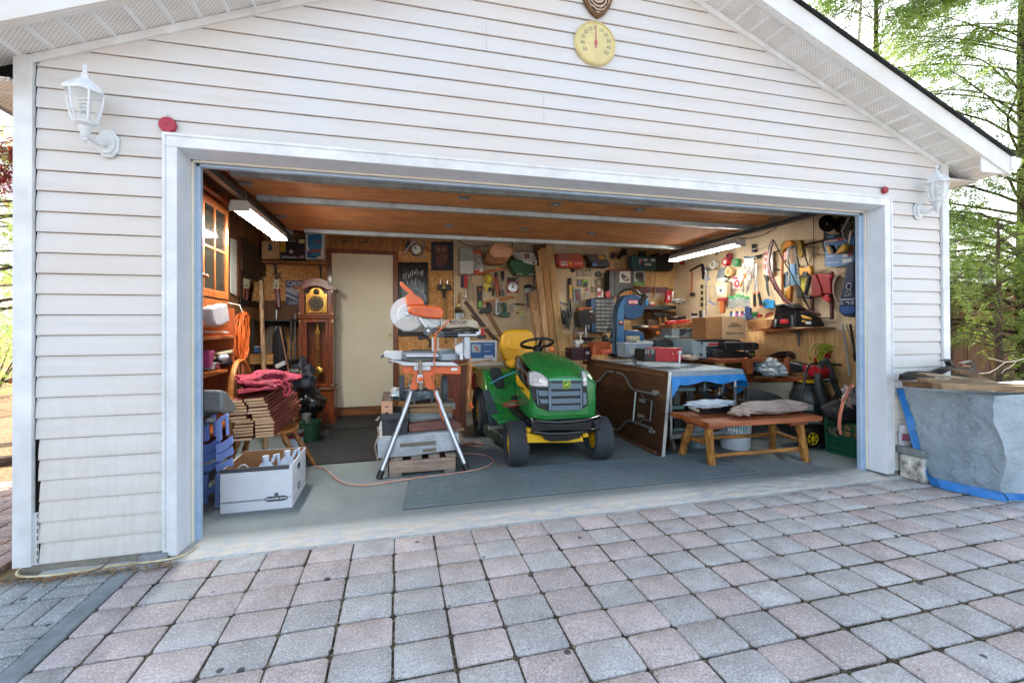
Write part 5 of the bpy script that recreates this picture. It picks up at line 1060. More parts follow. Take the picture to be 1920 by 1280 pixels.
# owl poster
K=T('owl_poster','dark unframed poster of a brown owl on the chipboard wall','poster','y',3.494,19,[('sheet',mat('1d1c2c',.6,0,.1),('b',(437,85,705,430),.003)),
 ('owl_print',mat('6e4534',.7,0,.5,55,c2='2c1c1c'),('f',[(500,128),(520,108),(535,135),(585,135),(610,108),(632,130),(642,200),(640,290),(610,370),(555,400),(505,360),(485,290),(482,200)],.001,.002)),
 ('eyes',mat('caa07a',.5),('d',(533,180,13),.0008,.004),('d',(590,180,13),.0008,.004)),('beak',BK,('f',[(556,200),(570,200),(563,222)],.0008,.004)),('pupil',BK,('d',(534,180,6),.0008,.005),('d',(590,180,6),.0008,.005)),
 ('blue_leaf','6f93a8',('f',[(468,165),(490,140),(492,160)],.001,.003))])
K=T('framed_picture','tall black framed monochrome picture behind the mitre saw blade','picture','y',3.47,19,[('frame',mat('121213',.25),('b',(45,330,400,368),.025,.004),('b',(45,1172,400,1210),.025,.004),('b',(45,368,82,1172),.025,.004),('b',(362,368,400,1172),.025,.004)),
 ('print',mat('26272a',.2,0,.3,25,c2='0c0c0d',coat=.5),('b',(82,368,362,1172),.01)),
 ('white_strokes','c9cac8',*[('f',[(x,y),(x+9,y-3),(x+4,y+h),(x-4,y+h)],.001,.002) for x,y,h in ((108,470,60),(135,455,95),(168,470,50),(188,445,60),(212,425,70),(236,440,40),(252,415,55),(275,430,60),(300,445,30),(318,432,75),(335,425,60),(150,560,40),(205,540,60),(232,560,50),(250,520,100),(290,550,30))]),
 ('pale_area','8a8b8a',('f',[(95,720),(230,760),(355,630),(355,1165),(90,1165)],.001,.0015))],bevel=.002)
T('sledge_hammer','black headed sledge hammer with a pale wooden handle on the chipboard wall','hammer','y',3.44,19,[('head',mat('17181a',.35),('f',[(512,608),(530,600),(665,600),(680,610),(680,655),(665,664),(530,664),(512,652)],.06)),('badge','c9b02e',('d',(592,631,18),.004,.003)),('collar','141516',('f',[(570,664),(618,664),(610,755),(580,755)],.03,-.01)),('handle',mat('b98f5c',.6,kind='wood',ax='z'),('r',[(595,755),(600,1010),(604,1300)],.014,-.02))],bevel=.006)
for x in (550,632): T('wall_hook','small steel hook above the %s side of the sledge hammer head'%('left' if x<600 else 'right'),'hook','y',3.46,19,[('hook',STL,('r',[(x,545),(x,600)],.006),('ring',(x,560,9,9),.003))],'steel hooks over the sledge hammer')
# cartons on pegboard brackets
T('white_carton','worn white carton with a grey lid high on the pegboard','box','y',3.28,18,[('front',mat('c6c7c5',.7,0,.08),('f',[(78,312),(246,305),(240,470),(82,468)],.2)),('lid',mat('94958a',.7,0,.1),('f',[(78,155),(200,148),(235,175),(246,305),(160,318),(75,312)],.16,-.02))],bevel=.004)
T('orange_carton','orange and white tool carton beside the worn white carton','box','y',3.34,18,[('front','d2622b',('f',[(242,430),(360,405),(360,455),(250,470)],.14)),('side',mat('b8b6b0',.6,0,.4,25,c2='4d4a48'),('f',[(232,195),(300,190),(340,235),(360,408),(242,432)],.13,-.005)),('orange_top','c2541f',('f',[(232,192),(335,198),(342,240),(236,225)],.002,.002)),('label','dfe0e0',('f',[(312,412),(358,402),(358,440),(314,448)],.002,.003))],bevel=.003)
T('octagonal_wood_planter','octagonal wooden planter with its pale base towards the door','planter','y',3.16,18,[('base',mat('e6b08c',.5,kind='wood',ax='x',c2='d19a74'),('f',[(490,112),(630,112),(710,180),(710,228),(655,275),(492,275),(440,222),(446,170)],.012)),('body',mat('a4713f',.6,kind='wood',ax='y',c2='7d5128'),('f',[(480,112),(440,170),(375,285),(400,330),(465,350),(600,350),(655,300),(700,240),(640,120)],.2,-.013)),('rim',mat('cf9468',.5),('r',[(490,112),(630,112),(710,180),(710,228),(655,275),(492,275),(440,222),(446,170),(490,112)],.008,.004)),('drain_hole',BK,('d',(582,185,5),.003,.001))],bevel=.002)
m=MB(); m.tube([zp(18,a,b,'y',3.3) for a,b in ((40,60),(120,110),(220,140),(310,145),(430,125))],.006,6); m.tube([zp(18,a,b,'y',3.1) for a,b in ((725,-5),(735,30),(715,90),(705,150))],.01,6); solo('black_cable','black cable looping under the ceiling above the cartons','cable',m,mat(BK))
T('black_white_carton','black and white tool carton on top of the green case','box','y',3.26,18,[('front','d9dad8',('f',[(838,320),(1005,310),(1005,362),(838,366)],.18)),('dark_front','1b1b1e',('f',[(722,285),(838,320),(838,366),(760,355)],.18)),('top',mat('a8a39c',.6,0,.3,20,c2='5d5650'),('f',[(715,208),(965,212),(1005,310),(838,322),(728,285)],.15,-.01)),('picture','6b3a2c',('f',[(850,228),(905,225),(925,280),(860,285)],.002,-.005)),('mark','1c1c1e',('b',(950,318,962,350),.002,.002),('b',(966,318,978,350),.002,.002))],bevel=.003)
T('green_drill_case','dark green power tool case with white latches on the pegboard','tool case','y',3.22,18,[('case',mat('1c5a33',.4,0,.15,14),('f',[(682,300),(720,295),(980,370),(988,470),(975,482),(760,478),(730,445),(685,360)],.2)),('latch','d5d8d4',('r',[(758,488),(765,472),(820,472),(828,486)],.005,.01),('r',[(912,490),(918,476),(972,478),(980,492)],.005,.01)),('inset',mat('33463a',.5),('f',[(790,385),(950,395),(960,440),(815,430)],.004,.003))],bevel=.01)
T('red_hook_pack','red and black packaged tool hanging under the white carton','packet','y',3.47,18,[('card','243042',('f',[(92,475),(130,475),(128,640),(90,635)],.01)),('tool','c22f3a',('f',[(125,472),(170,475),(168,630),(128,640)],.025,.005))])
for lb,pts in (('orange pine lath slanting under the planter',[(262,472),(330,455),(470,412),(600,388),(655,395),(655,412),(560,425),(420,460),(330,485)]),('orange pine lath slanting above the hanging drills',[(365,800),(440,785),(560,762),(700,732),(735,742),(725,760),(600,785),(450,810),(368,820)]),('upright orange pine lath between the hard hat and bolt cutters',[(492,458),(515,455),(550,745),(530,755)])):
    T('pine_lath',lb,'lath','y',3.46,18,[('lath',mat('d58a52',.6,kind='wood',ax='x',c2='b56a34'),('f',pts,.02))],'orange pine laths on the pegboard')
T('clear_bag_of_brass','clear plastic packet with brass parts on the left of the pegboard','packet','y',3.475,18,[('packet',mat('a08e66',.25),('f',[(178,560),(215,545),(238,600),(235,790),(190,800),(170,760)],.012)),('brass','a08a24',('e',(205,765,22,28),.01)),('card','8f8a74',('f',[(200,470),(222,470),(222,550),(200,550)],.004))])
T('long_scraper','thin steel scraper hanging left of the clear packet','scraper','y',3.475,18,[('shank',STL,('r',[(155,640),(155,760)],.005)),('blade','9a9688',('f',[(100,750),(175,752),(165,770),(110,765)],.01)),('grip','b4503e',('r',[(152,600),(154,650)],.008))])
T('dust_brush','bristle brush with a wooden handle low on the left of the pegboard','brush','y',3.46,18,[('handle',mat('a5692f',.5),('f',[(70,690),(82,690),(82,830),(50,830),(60,740)],.02)),('ferrule',mat('b5a05a',.3,.7),('f',[(42,828),(85,828),(85,862),(40,862)],.022)),('bristles',mat('6e5030',.9,0,.3,60),('f',[(40,862),(88,862),(95,925),(15,930),(20,890)],.02))])
for i,(x,h) in enumerate(((40,75),(62,80),(85,70),(112,60))): T('putty_knife','%s putty knife in the row below the dust brush'%('first','second','third','fourth')[i],'putty knife','y',3.46,18,[('blade',STL,('f',[(x-10,940),(x+10,940),(x+8,940+h),(x-6,940+h)],.004)),('grip','2c2f2c',('f',[(x-8,900),(x+8,900),(x+8,942),(x-8,942)],.016))],'putty knives under the brush')
T('level_in_case','black spirit level with a lime green end hanging on the pegboard','spirit level','y',3.465,18,[('body',mat('17191b',.4),('f',[(284,620),(345,612),(345,790),(335,885),(290,882)],.03)),('green_end',mat('7fd24a',.4),('f',[(305,800),(335,795),(338,870),(300,870)],.004,.003)),('window','b4632c',('f',[(305,640),(330,640),(330,675),(305,678)],.004,.003))],bevel=.003)
T('yellow_hard_hat','yellow hard hat with wound cord hanging on the pegboard','hard hat','y',3.40,18,[('hat',mat('e2cf2e',.35),('e',(425,525,58,60),.05),('f',[(368,575),(440,600),(470,640),(420,680),(390,668),(372,620)],.03)),('cord',mat('b59f7a',.7),('ring',(440,550,48,85),.005),('ring',(430,530,55,55),.004)),('ear_pad',BK,('d',(440,655,25),.03,.01))])
T('bolt_cutters','red and black bolt cutters hanging right of the hard hat','bolt cutters','y',3.46,18,[('jaws',DST,('f',[(495,450),(530,448),(535,500),(515,525),(498,500)],.02)),('handle#a',mat('a3252c',.4),('r',[(515,505),(535,600),(552,665)],.012)),('grip#a',BK,('r',[(552,665),(562,735)],.015)),('handle#b',mat('a3252c',.4),('r',[(508,505),(490,600),(482,650)],.010)),('grip#b',BK,('r',[(482,650),(474,735)],.014))])
T('long_screwdriver','long black and teal screwdriver hanging beside the bolt cutters','screwdriver','y',3.46,18,[('grip#a',BK,('f',[(572,435),(612,435),(612,500),(600,560),(590,560),(574,500)],.025)),('shaft',STL,('r',[(598,555),(600,660)],.006)),('grip#b',mat('1f6f80',.4),('r',[(600,660),(602,740)],.012))])
T('saw_blade_pack','round saw blade in a red and black packet on the pegboard','saw blade','y',3.475,18,[('card',mat('2e2f30',.5),('b',(645,512,780,560),.006)),('red_card',mat('a52a33',.5),('f',[(645,560),(780,560),(780,695),(645,695)],.005)),('blade',mat('b9bcbd',.25,.8,.3,30),('d',(716,626,60),.005,.006)),('hub','3a3d40',('d',(716,626,12),.004,.010)),('label','d0d2d0',('b',(752,535,772,552),.002,.003))])
T('black_drill','black cordless drill hanging under the lower pine lath','drill','y',3.42,18,[('body',mat('1c1c1e',.4),('f',[(312,930),(330,895),(440,860),(468,870),(465,920),(440,940),(380,935),(330,955)],.05)),('handle',BK,('f',[(390,815),(440,812),(465,870),(410,880)],.04)),('trigger','c8462f',('f',[(440,820),(475,825),(468,845),(445,845)],.02,-.01))],bevel=.008)
T('white_sander','white and black belt tool standing between the two hanging drills','sander','y',3.43,18,[('body',mat('cfd2cf',.35),('f',[(505,780),(555,778),(555,962),(508,965)],.05)),('slot',BK,('f',[(530,810),(545,810),(545,940),(530,940)],.004,.003)),('black_base',BK,('f',[(485,955),(560,962),(555,975),(490,968)],.04))],bevel=.004)
T('green_drill','green corded drill hanging on the pegboard under the bolt cutters','drill','y',3.42,18,[('body',mat('1f5b3a',.4),('f',[(600,815),(635,815),(640,930),(690,940),(670,990),(570,985),(560,950),(605,930)],.05)),('chuck',DST,('f',[(555,825),(602,822),(602,850),(560,850)],.03)),('grip_pad','17301f',('f',[(608,860),(634,860),(636,920),(610,922)],.004,.003))],bevel=.006)
T('hand_brace','old hand brace with a dark wooden handle on the pegboard','hand brace','y',3.46,18,[('crank',DST,('r',[(865,835),(720,832),(705,845),(708,935)],.006)),('handle','3d2a1a',('f',[(735,828),(770,820),(815,830),(770,845)],.02)),('chuck',STL,('f',[(698,840),(722,840),(720,868),(700,868)],.02))])
T('yellow_square_pack','cream and yellow packet with a round label low on the pegboard','packet','y',3.48,18,[('card',mat('d8cc82',.5),('b',(785,905,860,1030),.006)),('disc',mat('bfc2ba',.3,.5),('d',(824,990,24),.004,.003)),('hub','5a4a3a',('d',(824,990,9),.003,.006)),('clip','6b3a2c',('f',[(755,930),(785,928),(785,950),(758,948)],.006))])
T('angle_grinder','silver and black angle grinder hanging at the left of the leaning lumber','grinder','y',3.42,18,[('body',mat('b8bbbc',.3,.6),('f',[(862,640),(935,640),(935,700),(910,730),(870,730),(860,690)],.05)),('black_top',BK,('f',[(855,610),(880,595),(925,595),(942,615),(938,642),(860,642)],.055,.002)),('nozzle',STL,('f',[(875,730),(908,730),(908,860),(890,890),(875,860)],.03)),('red_ring','a33',('f',[(868,700),(895,690),(885,740),(868,735)],.003,.002)) if 0 else ('red_ring','a03a36',('f',[(868,700),(895,690),(885,740),(868,735)],.003,.002))],bevel=.004)
T('pointed_pliers','dark long nosed pliers hanging at the top left of the lumber','pliers','y',3.46,18,[('pliers',DST,('r',[(955,495),(968,560),(962,605)],.006),('r',[(985,490),(970,560),(980,605)],.006))])
T('grey_clamp_block','grey metal clamp block hanging behind the leaning lumber','clamp','y',3.45,18,[('block','77736b',('b',(930,615,1000,652),.03)),('screw',STL,('r',[(940,655),(990,658)],.006))])
T('red_tool_carton','long red and orange tool carton on the pegboard right of the lumber','box','y',3.24,5,[('front',mat('c9412a',.5,0,.08),('f',[(335,235),(560,250),(562,300),(345,290)],.2)),('top',mat('6d4a34',.6,0,.3,20,c2='a43423'),('f',[(315,172),(545,178),(570,250),(340,236)],.16,-.01)),('end','8e2a22',('f',[(305,175),(340,236),(345,290),(312,250)],.1,-.002)),('mark_white','d9d5cf',('f',[(352,245),(410,250),(412,285),(355,280)],.002,.002)),('mark_black',BK,('d',(368,262,10),.002,.004),('d',(395,265,10),.002,.004)),('yellow_ring','d2b02c',('d',(440,262,14),.002,.003)),('dots','e6d8c8',('d',(490,262,7),.002,.003),('d',(515,262,7),.002,.003),('d',(540,262,7),.002,.003))],bevel=.003)
T('black_tool_carton','black and yellow tool carton next to the long red one','box','y',3.24,5,[('front',mat('1f1f24',.5),('f',[(640,258),(805,265),(802,298),(640,292)],.2)),('top',mat('3a322c',.5,0,.4,15,c2='141418'),('f',[(585,180),(750,180),(805,265),(640,258)],.15,-.01)),('yellow_print','c28a2a',('f',[(690,190),(740,190),(770,225),(710,225)],.002,-.006)),('blue_label','3f73b4',('f',[(645,262),(685,264),(685,290),(645,286)],.002,.002))],bevel=.003)
T('black_planer','black hand planer fixed high on the planks','planer','y',3.42,5,[('body',mat('191a1c',.4),('f',[(880,195),(935,125),(960,140),(968,185),(920,195),(905,222),(885,218)],.05)),('front_plate','2b2c2e',('f',[(825,165),(852,155),(852,218),(825,215)],.04)),('link','232426',('r',[(850,190),(885,185)],.01))],bevel=.004)
TEAL=mat('24505a',.45,0,.12,10)
T('teal_tool_case','teal power tool case with printed pictures high on the planks','tool case','y',3.30,5,[('case',TEAL,('f',[(1010,200),(1040,190),(1225,205),(1235,325),(1025,330),(1005,300)],.12)),('handle',BK,('f',[(1085,150),(1135,150),(1140,200),(1082,200)],.05,-.02)),('print',mat('c4c8c8',.5,0,.5,40,c2='202428'),('f',[(1070,225),(1105,222),(1095,270),(1075,275)],.002,.002),('f',[(1180,222),(1225,225),(1222,248),(1182,245)],.002,.002),('f',[(1115,222),(1150,222),(1150,245),(1118,243)],.002,.002)),('red_print','b83a30',('f',[(1098,228),(1112,222),(1085,275),(1078,270)],.002,.003)),('name_strip','d8d2d0',('b',(1128,264,1185,284),.002,.003))],bevel=.008)
text('lettering','Makita',zp(5,1156,274,'y',3.295),.020,mat('b0302a'),bpy.data.objects['teal_tool_case'],bold=.0003)
T('black_bass_case','rounded black case high in the back corner beside the teal case','case','y',3.32,5,[('case',mat('0e0f11',.6),('f',[(1205,200),(1240,172),(1350,170),(1392,200),(1395,310),(1370,335),(1240,330),(1215,300)],.12)),('clip',STL,('f',[(1265,155),(1305,155),(1300,185),(1268,185)],.02,.002)),('band','b0804a',('f',[(1265,178),(1300,178),(1300,190),(1265,190)],.004,.025))],bevel=.012)
T('wall_ledge','short reddish wooden ledge below the black planer','shelf','y',3.36,5,[('ledge',mat('a05a2c',.5,kind='wood',ax='x',c2='77401d'),('f',[(800,318),(1030,315),(1028,332),(802,335)],.14))],bevel=.002)
T('grey_speaker_cabinet','dark grey box cabinet fixed to the wall left of the photographs','cabinet','y',3.28,5,[('front',mat('3d3f3c',.6,0,.1,12),('f',[(850,335),(1028,335),(1028,485),(905,520),(880,575),(850,570)],.2)),('side','2a2826',('f',[(802,338),(850,336),(850,572),(802,570)],.18,-.01))],bevel=.003)
T('monochrome_photo','black and white photograph of an old car pinned to the grey cabinet','photograph','y',3.274,5,[('paper','b9b6a8',('f',[(895,337),(995,337),(993,444),(893,440)],.002)),('car_print',BK,('f',[(905,375),(925,355),(950,380),(975,390),(985,425),(940,430),(915,400)],.001,.001),('d',(925,382,14),.001,.0015),('d',(965,412,14),.001,.0015)),('highlight','83837a',('f',[(930,405),(960,390),(980,400),(950,425)],.001,.002))])
T('vintage_car_photo','colour photograph of a black vintage car on grass','photograph','y',3.272,5,[('paper','a9b3b0',('f',[(1028,337),(1128,335),(1130,470),(1030,468)],.002)),('grass_print','55783a',('f',[(1030,430),(1129,425),(1130,470),(1030,468)],.001,.001)),('car_print',BK,('f',[(1035,365),(1060,345),(1110,350),(1118,400),(1115,440),(1060,430),(1040,400)],.001,.0015)),('wheel_print','b9b9b0',('ring',(1064,425,8,20),.0015,.003))])
# pegboard small things right of the lumber
for i,(b,c,lb) in enumerate((((497,312,560,385),'8a7a52','left of two brown cards with pale disc, under the red carton'),((575,312,630,385),'8a7a52','right of two brown cards with pale disc, under the red carton'))):
    T('disc_card',lb,'packet','y',3.485,5,[('card',mat(c,.6),('b',b,.004)),('disc','b8b4a4',('d',((b[0]+b[2])/2,358,22),.003,.002)),('hub','6b6a60',('d',((b[0]+b[2])/2,358,7),.002,.004))],'cards with pale discs')
T('black_tape_wheel','small black wheel hung under the black tool carton','wheel','y',3.47,5,[('wheel',BK,('d',(700,362,25),.03)),('hub','9a9a94',('d',(700,362,10),.006,.003))])
T('black_clip','small round black clip under the red tool carton','clip','y',3.47,5,[('clip',BK,('e',(468,325,24,20),.02))])
T('grey_blister_pack','small grey blister pack on the middle of the pegboard','packet','y',3.48,5,[('card','6f7078',('b',(507,410,550,480),.01))])
T('lime_blister_pack','small lime green packet on the middle of the pegboard','packet','y',3.48,5,[('card',mat('7fbf35',.5),('b',(556,410,606,470),.008)),('tool',BK,('f',[(565,440),(600,430),(600,485),(565,480)],.01,.004))])
T('red_blister_pack','red tool in a clear blister pack near the yellow axe','packet','y',3.475,5,[('card',mat('8a989c',.3),('b',(470,497,538,620),.01)),('tool',mat('7c0f18',.35),('f',[(488,520),(530,520),(526,600),(495,605)],.015,.01)),('header','1f3c44',('b',(484,505,532,522),.004,.006))])
T('white_red_card','small white and red card on the pegboard under the lime packet','packet','y',3.485,5,[('card','b9aea6',('b',(575,495,620,572),.004)),('print','9a3a40',('f',[(577,497),(618,497),(600,520),(577,520)],.002,.002))])
T('brown_label_pack','brown and cream packet hanging beside the white and red card','packet','y',3.485,5,[('card','7d6a3e',('b',(632,480,680,530),.004)),('cream','c9c2a4',('b',(636,420,676,478),.004))])
T('wire_snare','tangle of thin dark wire around a pale round lid','wire','y',3.46,5,[('lid','c5b8a0',('d',(705,440,28),.01)),('wire',DST,('ring',(720,440,36,40),.003,.012),('r',[(660,420),(710,415),(770,420)],.003,.012),('r',[(735,470),(760,520),(775,570)],.003,.012))])
T('felling_axe','yellow handled axe with a black grip hanging by the leaning lumber','axe','y',3.45,5,[('grip',BK,('f',[(432,400),(450,398),(455,465),(430,462)],.025)),('handle',mat('dcb024',.4),('f',[(430,462),(456,462),(452,490),(448,592),(434,592)],.024)),('shaft',BK,('r',[(441,592),(443,705)],.012)),('head',DST,('f',[(420,700),(455,700),(458,765),(430,768)],.03))],bevel=.003)
T('second_axe','dark axe hanging close behind the yellow handled axe','axe','y',3.48,5,[('handle','4e5256',('r',[(418,405),(420,600),(452,720)],.008)),('yellow_fork',mat('c9a32a',.4),('r',[(456,490),(470,480),(460,510)],.008))])
T('caulking_gun','black caulking gun hanging low on the pegboard by the lumber','caulking gun','y',3.45,5,[('barrel',mat('1b1c1e',.35,.3),('r',[(335,665),(385,825)],.022)),('frame',DST,('r',[(325,625),(360,630),(415,645)],.007)),('handle',STL,('f',[(330,620),(370,618),(375,640),(335,645)],.01))])
T('pipe_wrenches','bundle of dark pipe wrenches hanging low beside the caulking gun','wrench','y',3.46,5,[('wrench#a',DST,('r',[(385,700),(400,780),(405,860)],.013)),('wrench#b',mat('5d5a55',.4,.7),('r',[(410,680),(412,770),(425,870)],.012)),('wrench#c',DST,('r',[(430,720),(435,800),(430,850)],.010)),('jaws',STL,('f',[(375,690),(415,682),(415,712),(385,715)],.02),('f',[(430,735),(458,735),(455,770),(435,768)],.02))])
T('lower_dark_strip','thin metal rule fixed across the pegboard right of the axe','rule','y',3.49,5,[('rule','9a8d74',('r',[(315,500),(400,503)],.004))])
# bottles on drawer cabinet
def bottle(label,reg,x,y0,y1,w,c,cap,y,band=None,grp=None):
    b=[('bottle',mat(c,.35,0,.06),('f',[(x-w,y1),(x-w,y0+(y1-y0)*.28),(x-w*.45,y0+(y1-y0)*.16),(x-w*.45,y0+(y1-y0)*.1),(x+w*.45,y0+(y1-y0)*.1),(x+w*.45,y0+(y1-y0)*.16),(x+w,y0+(y1-y0)*.28),(x+w,y1)],.04)),('cap',mat(cap,.4),('b',(x-w*.4,y0,x+w*.4,y0+(y1-y0)*.1),.03,-.005))]
    if band: b.append(('label',mat(band,.5,0,.3,60),('b',(x-w*.98,y0+(y1-y0)*.42,x+w*.98,y0+(y1-y0)*.85),.003,.002)))
    return T('bottle',label,'bottle','y',y,reg,b,grp,bevel=.006)
bottle('white glue bottle with a red label on the small-parts cabinet',5,705,478,578,17,'d4cdc8','c33b3a',3.18,'a8343a')
bottle('thin white bottle beside the red-labelled glue bottle',5,738,515,580,9,'d9dad6','d9dad6',3.18)
T('red_jug','small red jug on the right of the small-parts cabinet','jug','y',3.15,5,[('jug',mat('a01320',.3),('f',[(768,540),(780,518),(805,515),(815,540),(812,578),(770,578)],.05)),('cap','d8c4c0',('b',(798,508,810,518),.02)),('handle',mat('a01320',.3),('r',[(768,560),(762,535),(780,520)],.006))],bevel=.008)
# drawer cabinet with 36 clear drawers
K=T('drawer_cabinet','navy small-parts cabinet with rows of clear drawers on the back wall','drawer cabinet','y',3.22,5,[('case',mat('1e2b3d',.5,0,.1,10),('b',(668,582,850,905),.2,-.002)),('side_panel',mat('2a4a78',.4),('f',[(632,590),(668,585),(668,900),(638,895)],.18,-.004))],bevel=.002)
DRW=mat('8f8f86',.2,0,.5,50,c2='2a2c2e'); RIMD=mat('b9bdb8',.3)
for r_ in range(9):
    for c_ in range(4 if r_<7 else 3):
        w_=44 if r_<7 else 58; x0=674+c_*w_; y0=590+r_*34.6; m=MB(); m.prism([zp(5,a,b,'y',3.215) for a,b in ((x0+3,y0+8),(x0+w_-4,y0+8),(x0+w_-4,y0+28),(x0+3,y0+28))],(0,.006,0)); m.m=1; m.prism([zp(5,a,b,'y',3.209) for a,b in ((x0+3,y0+24),(x0+w_-4,y0+24),(x0+w_-4,y0+28),(x0+3,y0+28))],(0,.006,0)); m.build('drawer',[DRW,RIMD],K)
# drill press
K=T('drill_press','black bench drill press with a wooden lid block standing left of the drawers','drill press','y',2.95,23,[('head',mat('161718',.4,0,.1,10),('f',[(355,510),(450,480),(600,500),(610,680),(560,700),(450,700),(430,750),(375,740),(360,580)],.18)),('column',STL,('r',[(468,690),(470,1000)],.022,-.08)),('wood_block',mat('b46a32',.5,kind='wood',ax='x',c2='8a4a20'),('f',[(360,450),(560,448),(560,480),(500,482),(455,478),(405,498),(362,500)],.12)),('chuck',STL,('f',[(505,700),(530,700),(525,790),(510,790)],.02,-.02)),('table',mat('3f3a36',.4,.6),('f',[(410,898),(700,900),(700,915),(410,912)],.2,.02)),('table_bracket',BK,('f',[(440,915),(600,915),(560,950),(470,955)],.12)),('base',mat('22272b',.5),('f',[(430,990),(590,990),(590,1005),(430,1005)],.2)),('switch','6b1d1a',('d',(548,600,20),.02,.004)),('badge','a9a8a4',('b',(525,498,575,525),.004,.004))],bevel=.006)
T('white_bench_vice','white domed meat grinder clamped to the bench left of the drill press','grinder','y',2.8,23,[('funnel',mat('c9ced0',.3),('f',[(300,945),(440,940),(425,990),(340,1010),(320,995)],.1)),('stem',mat('c9ced0',.3),('f',[(385,850),(405,850),(405,945),(385,945)],.03,-.02),('f',[(355,825),(440,825),(435,845),(360,848)],.08,-.01)),('clamp',mat('b4babb',.3),('f',[(310,1000),(390,1005),(370,1090),(335,1085)],.05)),('handle',mat('c9a05c',.5),('r',[(330,1090),(105,1100)],.008))],bevel=.006)
m=MB(); m.tube([zp(23,a,b,'y',2.9) for a,b in ((365,590),(320,700),(285,800),(278,900),(300,975),(350,1010),(400,1000),(430,960))],.005,6); solo('drill_press_lead','thin black lead looping down from the drill press','power lead',m,mat(BK))
m=MB(); m.tube([zp(23,a,b,'y',2.9) for a,b in ((660,810),(700,880),(730,930))],.005,6); solo('short_lead','short black lead below the small-parts cabinet','power lead',m,mat(BK))
T('maroon_box','dark maroon box with a small white label behind the green hood','box','y',2.62,23,[('front','311620',('f',[(435,1055),(560,1050),(560,1165),(540,1230),(430,1240)],.3)),('side','3e1d26',('f',[(258,1065),(435,1055),(430,1240),(265,1245)],.25)),('label','cfc9c4',('b',(470,1110,522,1150),.004,.004)),('handle','7d0f30',('b',(440,1080,445,1190),.006,.004))],bevel=.003)
T('wooden_toolbox','orange wooden box standing open on the covered cart behind the rags','box','y',2.55,23,[('panel',mat('b4562a',.5,kind='wood',ax='x',c2='8e3f1b'),('f',[(578,975),(835,970),(835,1160),(578,1165)],.16)),('edge','c9713c',('f',[(575,1035),(610,1035),(610,1165),(575,1165)],.01,.004))],bevel=.003)
T('pine_tray','shallow pine tray on the bench under the drill press','tray','y',2.75,23,[('front',mat('a9763f',.5,kind='wood',ax='x'),('f',[(405,1005),(560,1000),(560,1045),(410,1048)],.15)),('end','c99a62',('b',(552,985,578,1050),.02,.005))])
blob('orange_rag','crumpled orange and white rag on the tarp before the wooden box','rag',mat('d8876a',.8,0,.35,30,c2='cf4f34'),'y',2.3,23,(790,1120,80,40),.08,.5,2.6,sd=21)
blob('black_gloves','pair of black work gloves lying by the foot of the band saw','gloves',mat(BK,.9),'y',2.15,23,(890,1165,70,26),.08,.5,2.6,sd=22)
m=MB(); m.tube([zp(23,a,b,'y',2.75) for a,b in ((745,880),(760,950),(830,955),(860,900),(880,790),(840,760),(800,800))],[.02,.05,.04,.03,.028,.02,.015],12); m.ell(zp(23,765,930,'y',2.7),(.05,.05,.06),14); solo('grey_bench_grinder','dark desk lamp with round shade between drawers and band saw','lamp',m,mat('1a1c1e',.35))
# band saw
RB=mat('2f6a94',.4,0,.08,12,coat=.2); RBD=mat('1f4f77',.4,0,.1,12,coat=.2)
K=T('band_saw','tall blue band saw with a flexible black lamp over the covered cart','band saw','y',2.05,23,[
 ('upper_wheel_case',RBD,('f',[(1045,340),(1060,290),(1100,265),(1200,258),(1290,290),(1345,350),(1350,470),(1330,550),(1280,600),(1180,635),(1080,620),(1040,580)],.16)),
 ('lower_wheel_case',RBD,('f',[(1045,805),(1100,790),(1230,792),(1310,820),(1350,870),(1350,1150),(1045,1160)],.16)),
 ('frame',RB,('f',[(945,1150),(942,760),(945,560),(960,450),(1000,350),(1045,290),(1070,290),(1050,420),(1045,620),(1045,1160)],.14,.015)),
 ('blade_guard',mat('1b1d1f',.4),('r',[(915,410),(918,1120)],.012,-.03)),
 ('switch',mat('5d1012',.35),('d',(995,685,34),.012,.03)),('switch_light',mat('f0b080',.3),('b',(980,655,1012,690),.004,.035)),
 ('name_plate',mat('b02a26',.4),('f',[(1105,337),(1250,337),(1250,408),(1115,408)],.004,.004)),
 ('wing_knob#a',mat('d97a33',.4),('f',[(1105,205),(1175,205),(1160,225),(1150,255),(1130,255),(1125,225)],.03,-.03)),
 ('wing_knob#b',mat('d97a33',.4),('f',[(1020,255),(1050,245),(1070,265),(1030,270)],.02,-.03)),
 ('lamp_arm',mat('1e2022',.35,.3),('r',[(935,400),(945,300),(975,240),(1040,190),(1120,175),(1220,200),(1300,275)],.013,.0)),
 ('lamp_shade',mat('161719',.4),('f',[(1255,360),(1300,320),(1370,240),(1410,275),(1405,320),(1350,345),(1325,415),(1270,395)],.09,.02)),
 ('foot',mat('26282a',.5),('f',[(940,1150),(1070,1160),(1070,1200),(935,1195)],.2,.02))],bevel=.01)
text('lettering','RYOBI',zp(23,1183,373,'y',2.043),.040,mat('e4dedc'),K,bold=.0012,sx=1.05)
